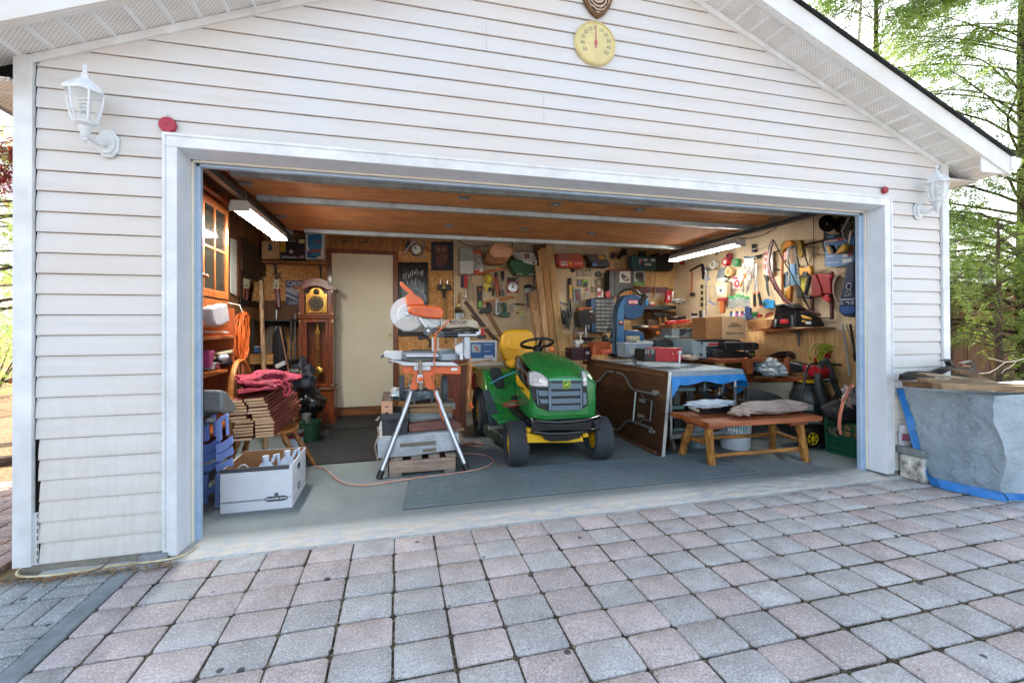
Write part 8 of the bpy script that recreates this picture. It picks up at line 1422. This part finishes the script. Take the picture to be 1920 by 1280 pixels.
# ceiling hook lamp cord etc.
# ================= wall fittings =================
LW=mat('e4eaec',.35,0,.06,20,c2='c3cacc',coat=.2)
GL=NT('lantern_glass'); GL.b.inputs['Base Color'].default_value=(.9,.95,.95,1); GL.b.inputs['Alpha'].default_value=.22; GL.b.inputs['Roughness'].default_value=.05
def lantern(label,x,z,tw):
    K=thing('wall_lantern',label,'wall lantern',(x,-.02,z),0,'white wall lanterns beside the door'); c=V((x+tw,-.13,z+.035))
    m=MB(); n=8; m.prism([(x+.052*math.cos(R(22.5+45*i)),-.012,z+.075*math.sin(R(22.5+45*i))) for i in range(8)],(0,-.014,0)); m.prism([(x+.038*math.cos(R(22.5+45*i)),-.026,z+.058*math.sin(R(22.5+45*i))) for i in range(8)],(0,-.012,0)); m.build('back_plate',LW,K,bevel=.004)
    m=MB(); m.tube([(x,-.03,z),(x+tw*.4,-.07,z-.022),(x+tw*.9,-.115,z-.005),c+V((0,0,-.03))],[.018,.013,.012,.013],12); m.build('arm',LW,K)
    m=MB(); m.lathe([(.004,-.075),(.012,-.065),(.010,-.055),(.017,-.045),(.017,-.03),(.024,-.02),(.026,0),(.042,.012),(.044,.02)],c,n=6 if 0 else 20); m.build('cup',LW,K)
    m=MB()
    def rg(k): return [(.044,.02),(.056,.06),(.066,.11),(.070,.165)][k]
    for i in range(6):
        a=R(60*i+10); m.tube([c+V((r_*math.cos(a),r_*math.sin(a),h)) for r_,h in (rg(0),rg(1),rg(2),rg(3))],.0045,6)
    m.tube([c+V((.070*math.cos(R(60*i+10)),.070*math.sin(R(60*i+10)),.165)) for i in range(6)],.006,6,closed=True); m.build('cage',LW,K)
    m=MB(); m.v=[c+V((r_*.98*math.cos(R(60*i+10)),r_*.98*math.sin(R(60*i+10)),h)) for r_,h in (rg(0),rg(1),rg(2),rg(3)) for i in range(6)]; m.f=[[k*6+i,k*6+(i+1)%6,(k+1)*6+(i+1)%6,(k+1)*6+i] for k in range(3) for i in range(6)]; m.mi=[0]*18; m.build('glass',GL.m,K,smooth=0)
    m=MB(); m.lathe([(.082,.158),(.084,.17),(.062,.195),(.030,.222),(.016,.232),(.014,.245),(.020,.25),(.010,.258),(.008,.272),(.012,.28),(.006,.298),(0,.305)],c,n=6,); m.build('roof',LW,K,smooth=20)
    m=MB(); pts=[c+V((.017*math.cos(i*.7),.017*math.sin(i*.7),.06+i*.0020)) for i in range(40)]; m.tube(pts,.0065,7); m.lathe([(.018,.02),(.020,.035),(.016,.055)],c,n=16); m.build('spiral_bulb',mat('d9dcd8',.3),K)
lantern('white six-sided wall lantern on the wide siding left of the doorway',-.225,2.125,-.035)
lantern('white six-sided wall lantern on the narrow siding right of the doorway',5.262,2.115,.03)
RD=mat('b03048',.5,0,.08,30,.1)
for x,z,r_,lb in ((.037,2.246,.040,'faded red disc hanging above the left end of the door casing'),(4.902,2.255,.026,'bright red disc hanging above the right end of the door casing')):
    K=thing('red_disc',lb,'disc',(x,-.03,z)); m=MB(); m.lathe([(.004,.019),(r_*.94,.018),(r_,.014),(r_,0)],(x,-.018,z),(0,-1,0),36); m.build('disc',RD if r_>.03 else mat('a01428',.4),K)
    m=MB(); m.tube([(x+.006*math.cos(a),-.022,z+r_+.007+.008*math.sin(a)) for a in [2*math.pi*i/12 for i in range(12)]],.0018,5,closed=True); m.build('hook',STL,K); m=MB(); m.ell((x,-.038,z),.003,8); m.build('pin',DST,K)
K=thing('wall_thermometer','round cream dial thermometer with a red needle high on the gable','thermometer',(2.44,-.03,3.03)); TC=V((2.44,-.012,3.034)); rT=.142
m=MB(); m.lathe([(rT,0),(rT+.003,.012),(rT-.003,.026),(rT-.012,.03),(rT-.014,.024)],TC,(0,-1,0),56); m.build('rim',mat('d9cc8f',.4,0,.08,20),K)
m=MB(); m.lathe([(rT-.013,0),(rT-.013,.0235)],TC,(0,-1,0),56); fc=m.build('dial',mat('dcd9b0',.35,0,.05,8),K)
m=MB(); m.prism([TC+V(q) for q in ((-.0018,-.026,.112),(.0018,-.026,.112),(.004,-.026,.02),(.012,-.026,.0),(.006,-.026,-.02),(.0035,-.026,-.036),(-.0035,-.026,-.036),(-.006,-.026,-.02),(-.012,-.026,0),(-.004,-.026,.02))],(0,.001,0)); m.build('needle',mat('c2616a',.5),K)
NU=mat('7f8574',.6)
for s,a in (('50',-125),('40',-98),('30',-73),('20',-50),('10',-26),('0',-4),('10',24),('20',50),('30',76),('40',102),('50',128)): text('numeral',s,TC+V((math.sin(R(a))*.093,-.0238,math.cos(R(a))*.093)),.033,NU,fc,bold=.0003)
m=MB()
for i in range(-65,66):
    a=R(i*2); r0,r1=.062,.067; m.prism([TC+V((math.sin(a)*r0-.0006,-.0236,math.cos(a)*r0)),TC+V((math.sin(a)*r1-.0006,-.0236,math.cos(a)*r1)),TC+V((math.sin(a)*r1+.0006,-.0236,math.cos(a)*r1)),TC+V((math.sin(a)*r0+.0006,-.0236,math.cos(a)*r0))],(0,.0004,0))
m.build('tick_marks',NU,fc)
K=thing('wooden_plaque','carved shield shaped wooden plaque just above the thermometer','plaque',(2.455,-.03,3.2))
sh=[(0,0),(.05,.035),(.09,.09),(.115,.16),(.12,.25),(-.12,.25),(-.115,.16),(-.09,.09),(-.05,.035)]
m=MB(); m.prism([(2.455+a,-.04,3.198+b) for a,b in sh],(0,.028,0)); m.build('board',mat('8a6238',.6,kind='wood',ax='z',c2='4a3220',sc=14),K,bevel=.008)
t=NT('carved_grain'); p=t.pos((1,1,1)); wv=t.n('TexWave',{'Vector':t.n('Mapping',{'Vector':t.n('NewGeometry').outputs['Position'],'Location':(-2.455,0,-3.33)}).outputs[0],'Scale':14.,'Distortion':6.,'Detail':3},wave_type='RINGS',rings_direction='Y').outputs[1]
t.base(t.ramp(wv,[(.25,'3b3438'),(.5,'a58466'),(.8,'c9b59a')])); t.b.inputs['Roughness'].default_value=.8; t.bump(wv,.7,.01)
m=MB(); m.prism([(2.455+a*.82,-.045,3.222+b*.85) for a,b in sh],(0,.006,0)); m.build('carved_face',t.m,K,bevel=.002)
# cord, block, litter at the foot of the wall
def spl(ps,n=8):
    o=[]
    for i in range(len(ps)-1):
        p0,p1,p2,p3=ps[max(i-1,0)],ps[i],ps[i+1],ps[min(i+2,len(ps)-1)]
        for k in range(n): u=k/n; o.append(.5*((2*p1)+(-p0+p2)*u+(2*p0-5*p1+4*p2-p3)*u*u+(-p0+3*p1-3*p2+p3)*u**3))
    return o+[ps[-1]]
m=MB(); m.tube(spl([at(a,b,'z',.014) for a,b in ((376,1000),(380,1012),(370,1025),(350,1037),(320,1047),(280,1053),(230,1058),(180,1066),(120,1075),(70,1080),(40,1080),(31,1075),(38,1067),(52,1060),(55,1050))]),.0055,8); solo('white_cable','off-white cable running along the foot of the left wall','cable',m,mat('d8cfa8',.5,0,.15,30,c2='a08c60'))
m=MB(); a=at(268,1052,'z',0); m.box(a.x,a.x+.12,-.05,-.008,0,.045); solo('grey_concrete_block','small grey concrete block beside the foot of the left door casing','block',m,mat('8b9195',.85,0,.15,30,.4),bevel=.005)
m=MB(); m.tube([at(165,1072,'z',.03),at(190,1064,'z',.04),at(205,1052,'z',.06),at(208,1047,'z',.07)],[.003,.010,.007,.003],6,flat=.35); solo('brown_pod','curled dry brown seed pod lying on the white cable','seed pod',m,mat('6a4630',.7))
m=MB(); rn=random.Random(31)
def leaf(c,s,rn): 
    a=rn.uniform(0,6.28); b=rn.uniform(-.7,.7); d=V((math.cos(a),math.sin(a),b*.5)); e=V((-math.sin(a),math.cos(a),rn.uniform(-.5,.5))); m.add([c-d*s,c-e*s*.5,c+d*s,c+e*s*.5],[(0,1,2,3)])
for i in range(420):
    x=rn.uniform(-.65,.1); leaf(V((x,-.07-abs(rn.gauss(0,.035)),.006+rn.random()*.008)),rn.uniform(.004,.012),rn)
for i in range(500):
    gx=rn.randrange(0,24); gy=rn.randrange(0,15); leaf(V((U0+PU*(gx-4)+rn.gauss(0,.012),Y0-PW*gy+rn.gauss(0,.05),.003)) if rn.random()<.5 else V((U0+PU*(gx-4)+rn.gauss(0,.06),Y0-PW*gy+rn.gauss(0,.008),.003)),rn.uniform(.003,.008),rn)
o=m.build('leaf_litter',mat('7c5236',.9,0,.3,60,c2='a08a5c'),None,clean=False,smooth=0); o['kind']='stuff'
# ================= tarp covered pile =================
K=thing('tarp_pile','grey tarpaulin with a blue hem draped over a waist high pile at the right corner','tarpaulin',(5.6,-.35,0))
def nz(p,a): return V((noise.noise(p*5)*.035+noise.noise(p*14)*.014+abs(noise.noise(p*30))*.008,)*1+(noise.noise(p*5+V((9,9,9)))*.03+noise.noise(p*13+V((3,9,9)))*.010,0))*a
def lf(i,j):   # left face: i from the wall to the front corner, j from top to bottom
    bk=V((5.0+.075*j+.02*math.sin(j*6),-.03-.19*j**1.6,.70*(1-j))); fr=V((5.09+.09*j,-.575-.02*j,.715*(1-j)+.0)); p=bk.lerp(fr,i)
    sag=.035*math.sin(i*math.pi)*math.sin(min(1,j*1.7)*math.pi); e=min(1,i*6)
    return p+V((-.02*math.sin(i*math.pi)+sag,0,0))+nz(p,1)*e*(1 if j>.02 else .3)
def ff(i,j):
    p=V((5.09+.09*j+i*1.9,-.575-.02*j-.02*math.sin(i*7)*j,.715*(1-j))); return p+nz(p,1)
m=MB(); m.grid(lf,70,60); m.build('side_sheet',TS.m,K,smooth=80,clean=False)
m=MB(); m.grid(ff,120,40); m.build('front_sheet',TS.m,K,smooth=80,clean=False)
m=MB(); m.grid(lambda i,j:(5.0+.09*j+i*1.9,-.03-j*.545,.708+.012*noise.noise(V((i*12,j*5,3)))),60,16); m.build('top_sheet',TS.m,K,smooth=80,clean=False)
TBB=mat('2279c4',.4,0,.12,20,.3)
m=MB(); m.grid(lambda i,j:lf(i*.095,j)+V((-.004,0,0)),4,60,(-.002,0,0)); m.build('hem',TBB,K,smooth=80,clean=False)
m=MB(); m.grid(lambda i,j:(lf(i,.93+j*.08)if i<1 else lf(1,.93+j*.08))+V((-.005-.02*j,-.004-.01*j,.012)),60,4,(0,0,-.002)); m.grid(lambda i,j:V(ff(i,.94+j*.06))+V((0,-.006,.012)),100,3,(0,-.002,0)); m.build('hem',TBB,K,smooth=80,clean=False)
AGED=lambda k,s:mat(k,.85,kind='wood',ax='x',c2=s,sc=12)
def plank(lb,poly,y,dep,c,s): m=MB(); m.prism([zp(11,a,b,'y',y) for a,b in poly],dep); solo('weathered_board',lb,'board',m,AGED(c,s),'weathered boards on the tarp pile',bevel=.002)
plank('front weathered board with a split end lying on the tarp pile',[(262,312),(300,308),(700,322),(1400,352),(1400,398),(960,378),(700,366),(270,352)],-.50,(0,-.06,0),'a08766','6b563c')
plank('middle weathered board lying on the tarp pile',[(152,270),(190,268),(600,296),(900,318),(1400,345),(900,330),(200,312),(155,300)],-.40,(0,-.07,0),'9b8262','6a553c')
plank('upper bleached board lying on the tarp pile',[(150,236),(200,232),(560,278),(740,308),(600,298),(165,252)],-.32,(0,-.06,0),'b3a184','7d6a4c')
plank('short dark board end at the left of the tarp pile',[(38,296),(90,292),(260,312),(262,350),(50,336)],-.24,(0,-.08,0),'8a6a46','4f3a24')
plank('raised broken board slanting back over the tarp pile',[(418,212),(470,208),(730,312),(640,306),(420,240)],-.2,(0,-.05,0),'8f6f50','5a432c')
K=T('black_plastic_tray','black broken plastic tray tossed behind the boards on the tarp pile','tray','y',-.15,11,[('sheet',mat('16191b',.35,0,.15,12),('f',[(38,290),(45,250),(100,225),(180,222),(260,225),(330,200),(420,180),(520,200),(640,232),(600,245),(420,212),(260,285)],.02)),('fin#a',mat('1b1f22',.35),('f',[(355,148),(410,132),(440,165),(450,195),(420,190),(405,150)],.04)),('fin#b',mat('1b1f22',.35),('f',[(505,165),(575,145),(600,180),(610,215),(580,200),(560,165)],.04)),('brown_chip','8a5c3c',('f',[(500,172),(565,180),(565,192),(500,190)],.02,.002))])
m=MB(); m.box(5.02,5.30,-.20,-.03,0,.19); m.m=1; m.box(5.0,5.32,-.21,-.02,.195,.25); solo('white_foam_block','crumbly white block with a grey lid under the edge of the tarpaulin','block',m,[mat('cfcfc8',.9,0,.6,22,.6,c2='4d4a45'),mat('7c8684',.6,0,.15,20)],bevel=.012)
T('magenta_packet','white and magenta packet behind the hem of the tarpaulin','packet','y',-.05,11,[('packet','c9ccd0',('b',(50,630,110,780),.03)),('print','8f2a5c',('b',(50,690,110,745),.004,.003))])
# ================= trees =================
def leafmat(c1,c2,tr=.5):
    t=NT('leaf_'+c1); p=t.pos(obj=False); n1=t.n('TexNoise',{'Vector':p,'Scale':1.1,'Detail':3}).outputs[0]; n2=t.n('TexNoise',{'Vector':p,'Scale':19.,'Detail':1}).outputs[0]
    cc=t.mix(t.ramp(t.math('MULTIPLY',t.math('ADD',n1,n2),.5),[(.38,0.),(.62,1.)]),rgb(c1),rgb(c2)); t.base(cc); t.b.inputs['Roughness'].default_value=.55
    tl=t.n('BsdfTranslucent',{'Color':cc}); mx=t.n('MixShader',{0:tr}); t.l(t.b.outputs[0],mx.inputs[1]); t.l(tl.outputs[0],mx.inputs[2]); t.l(mx.outputs[0],t.t.nodes['Material Output'].inputs[0]); return t.m
BK_=mat('5c4a3c',.9,0,.3,30,.6,c2='2f251d'); 
def sprays(m,c,d,L,rn,s,n=9):
    """one flat drooping evergreen spray: paired leaflets along a curved rib"""
    side=d.cross(V((0,0,1))); side=side.normalized() if side.length>.05 else V((1,0,0)); up=side.cross(d).normalized(); p=c.copy(); dd=d.copy()
    tw=rn.uniform(-.5,.5); side=(side*math.cos(tw)+up*math.sin(tw))
    for k in range(n):
        p=p+dd*(L/n); dd=(dd+V((0,0,-.07))).normalized(); w=s*(1.1-.8*k/n)*rn.uniform(.7,1.2)
        for sg in (-1,1):
            e=(side*sg+dd*.8).normalized()*w; f=dd.cross(e).normalized()*0+ (dd*.25*w-side*sg*.12*w)
            o=len(m.v); m.v+= [p,p+e*.5+f*.9,p+e,p+e*.5-f*.7]; m.f.append([o,o+1,o+2,o+3]); m.mi.append(0)
def tree(name,label,base,h,rb,rt,z0,ns,lm,seed,s=.05,L=.42,trunk=.16,lean=(0,0),nb=26,bark=None,bare=False,grp=None,az=None,nl=9):
    rn=random.Random(seed); K=thing(name,label,'tree',base,0,grp); b=V(base); tk=MB(); pts=[b+V((lean[0]*i/12+.06*noise.noise(V((seed,i*.6,0))),lean[1]*i/12,h*i/12)) for i in range(13)]
    tk.tube(pts,[trunk*(1-.9*i/12)+.01 for i in range(13)],10); tk.build('trunk',bark or BK_,K,clean=False)
    br=MB(); cr=MB()
    for k in range(nb):
        z=z0+(h*.97-z0)*(k+rn.random())/nb; f=(z-z0)/(h-z0); a=rn.uniform(*(az or (0,6.283))); R_=(rb+(rt-rb)*f)*rn.uniform(.75,1.1); st=b+V((lean[0]*z/h,lean[1]*z/h,z)); d=V((math.cos(a),math.sin(a),.25+.5*f)).normalized(); q=[st]; p=st.copy()
        for i in range(7): p=p+d*R_/7; d=(d+V((rn.uniform(-.15,.15),rn.uniform(-.15,.15),-.11 if not bare else .03))).normalized(); q.append(p.copy())
        r0=max(.012,trunk*.28*(1-f)); br.tube(q,[r0*(1-i/8)+.004 for i in range(8)],5)
        per=ns//nb
        for j in range(per):
            u=rn.random()**.6; i=min(int(u*7),6); c=q[i].lerp(q[i+1],u*7-i)+V((rn.gauss(0,.16),rn.gauss(0,.16),rn.gauss(0,.10)))*(R_/2.5+.3); dr=(d+V((rn.gauss(0,.8),rn.gauss(0,.8),rn.gauss(-.12,.3)))).normalized()
            if bare: br.tube([c,c+dr*L*.5,c+dr*L+V((0,0,.1))],[.006,.004,.002],3)
            else: sprays(cr,c,dr,L*rn.uniform(.6,1.3),rn,s,nl)
    br.build('branches',bark or BK_,K,clean=False,smooth=60)
    if not bare: cr.build('crown',lm,K,clean=False,smooth=0)
    return K
HEM=leafmat('63833a','a7bb62',.65); HEM2=leafmat('43622e','7a9640',.55); YEL=leafmat('7f9440','b3b763'); RED=leafmat('6a2420','8f3a30')
tree('hemlock_tree','tall drooping hemlock beyond the right eave of the garage',(15.0,4.3,0),11.5,5.6,1.2,.7,10500,HEM,3,s=.075,L=.55,trunk=.15,nb=100,az=(1.9,5.2))
tree('hemlock_tree','second hemlock further right, its crown meeting the tall one',(14.6,7.2,0),12.5,4.2,1.6,2.,4500,HEM2,5,s=.10,L=.7,trunk=.16,nb=56)
tree('cedar_sapling','low bright green cedar boughs in front of the brown shed',(11.2,2.7,0),3.0,1.9,.5,.35,800,leafmat('6d9138','b4c75e',.6),8,s=.04,L=.36,trunk=.05,nb=26)
BRC=mat('d8d0c4',.7,0,.4,9,.2,c2='6b6058')
tree('birch_tree','bare white birch standing behind the right roof slope',(19.2,12.0,0),17,3.5,1.,5.,900,None,11,L=.9,trunk=.17,lean=(1.2,0),nb=30,bark=BRC,bare=True)
tree('bare_tree','bare thin tree far behind the garage at the right',(24.,19.0,0),17,4.5,1.5,5.,1100,None,13,L=1.1,trunk=.16,nb=34,bark=mat('9a8c80',.8),bare=True)
tree('leafy_tree','yellow-green leafy tree left of the garage',(-6.6,8.2,0),7.5,2.6,1.,1.3,3000,YEL,17,s=.06,L=.45,trunk=.12,nb=40)
tree('leafy_tree','darker green tree behind the deer at the left edge',(-9.2,11.5,0),9,3.,1.2,2.,2200,HEM,19,s=.08,L=.6,trunk=.14,nb=34)
tree('red_leaf_tree','small tree with dark red leaves under the left eave',(-3.9,5.6,0),4.3,.9,.6,3.0,700,RED,23,s=.06,L=.3,trunk=.04,nb=16)
tree('bare_sapling','bare pale sapling in the woods at the left edge',(-7.6,8.9,0),5,1.2,.5,1.,300,None,29,L=.5,trunk=.05,nb=18,bark=BRC,bare=True)
# shrubs at the left
for i,(x,y,r_,h,lb) in enumerate(((-5.2,6.4,1.1,1.3,'rounded green shrub behind the deer'),(-7.4,7.6,1.5,1.6,'broad yellow-green shrub at the edge of the woods'))):
    K=thing('green_shrub',lb,'shrub',(x,y,0)); rn=random.Random(40+i); m=MB()
    for k in range(900):
        d=V((rn.gauss(0,1),rn.gauss(0,1),abs(rn.gauss(0,1)))).normalized(); c=V((x,y,.1))+V((d.x*r_,d.y*r_,d.z*h))*rn.uniform(.5,1); sprays(m,c,(d+V((rn.gauss(0,.5),rn.gauss(0,.5),.3))).normalized(),.25,rn,.045,6)
    m.build('foliage',YEL if i else HEM,K,clean=False,smooth=0); m=MB()
    for k in range(8): a=k*.8; m.tube([(x,y,0),(x+r_*.4*math.cos(a),y+r_*.4*math.sin(a),h*.7)],[.02,.006],5)
    m.build('stems',BK_,K)
m=MB(); rn=random.Random(77)
for k in range(900):
    a=rn.uniform(-.2,3.3); d=rn.uniform(30,46); c=V((d*math.cos(a),d*math.sin(a),rn.uniform(0,7)*rn.random()));  sprays(m,c,V((rn.gauss(0,1),rn.gauss(0,1),.6)).normalized(),2.2,rn,.5,7)
o=m.build('far_woods',leafmat('59703a','8a9a5c'),None,clean=False,smooth=0); o['kind']='stuff'
# deer figure half hidden by the left corner
K=thing('deer','tan deer looking over the leaf covered ground behind the left corner','deer',(-2.75,3.5,-.03))
FUR=mat('9a6a42',.85,0,.25,24,.3,c2='6f4528'); FUL=mat('c9b59c',.85,0,.2,24)
m=MB(); b=V((-2.6,3.75,0)); m.tube([b+V(q) for q in ((.55,.35,.40),(.4,.28,.44),(.15,.12,.43),(-.02,0,.44),(-.10,-.06,.50),(-.17,-.11,.58),(-.22,-.15,.65))],[.07,.12,.13,.12,.09,.06,.055],16)
m.tube([b+V(q) for q in ((-.20,-.14,.68),(-.25,-.19,.665),(-.31,-.25,.635),(-.36,-.30,.615))],[.055,.06,.042,.025],14)
for x,y in ((-.02,.06),(.04,-.06),(.42,.34),(.5,.22)): m.tube([b+V((x,y,.40)),b+V((x+.01,y,.22)),b+V((x-.01,y,.12)),b+V((x,y,-.02))],[.05,.026,.017,.02],8)
m.build('body',FUR,K,smooth=70); 
for s in (-1,1):
    m=MB(); e=V((.1*s,-.1*s,.0)); m.ell(b+V((-.20,-.14,.73))+e*.7,(.022,.022,.06),10); m.build('ear',FUL,K)
    m=MB(); m.ell(b+V((-.255,-.19,.685))+e*.38,.011,8); m.build('eye',mat(BK,.1),K)
m=MB(); m.ell(b+V((-.37,-.31,.617)),(.02,.02,.015),10); m.build('nose',mat(BK,.3),K)
m=MB(); m.box(-30,-3.2,1.2,1.25,-.04,-.02); o=m.build('x',FUR,None); bpy.data.objects.remove(o)
m=MB(); m.tube([(-3.2,1.9,-.02),(-2.4,2.3,0),(-1.6,2.6,0),(-.7,2.9,-.02)],[.04,.05,.05,.04],8); solo('edging_log','dark timber edging between the leaves and the side path','edging',m,BK_)
# ================= brown shed on the right =================
SHB=mat('9c6a4a',.75,kind='wood',ax='z',c2='7c5038',sc=8)
K=thing('brown_shed','low brown boarded shed with a pale sunlit roof behind the cedar boughs','shed',(17,5.7,0))
m=MB(); x=11.2; i=0
while x<24: m.box(x,x+.40,5.5+.012*(i%2),5.56,-.03,2.12); x+=.405; i+=1
m.build('wall',SHB,K)
x=11.4
while x<24: m=MB(); m.box(x-.04,x+.04,5.47,5.499,-.03,2.1); x+=1.62; m.build('batten',mat('5d3c28',.8),K)
m=MB(); m.prism([(11.0,5.2,2.12),(11.0,9.5,3.75),(11.0,9.5,3.83),(11.0,5.2,2.20)],(13.5,0,0)); m.build('roof',mat('e8ddd6',.6,0,.06,2),K)
m=MB(); m.box(11.0,24.5,5.14,5.199,2.05,2.2); m.build('eave_board',mat('7d4a34',.7),K)
m=MB(); m.box(11.2,24,9.3,9.4,-.03,3.7); m.build('back_wall',SHB,K)
# overhead wires
for lb,q in (('thick black overhead wire at the top right',((1540,46),(1600,8),(1640,-18))),('thin overhead wire running beside the thick black one',((1570,62),(1640,20),(1700,-16)))):
    a=at(*q[0],'y',4.);b_=at(*q[1],'y',6.);c_=at(*q[2],'y',8.); m=MB(); m.tube([a+(a-b_)*.4,a,b_,c_,c_+(c_-b_)*3],.012 if 'thick' in lb else .006,6); solo('overhead_wire',lb,'wire',m,mat(BK))
# bare twig over the pile
m=MB(); tw=lambda l,r_: m.tube([zp(11,a,b,'y',.9) for a,b in l],r_,5); tw([(1300,70),(1000,120),(880,150),(820,155),(700,125)],.005); tw([(820,155),(760,200),(700,235),(620,240)],.004); tw([(905,148),(860,190),(810,215),(790,240)],.003); solo('bare_twig','bare pale twig reaching in above the tarp pile','twig',m,mat('c9b8a8',.6))
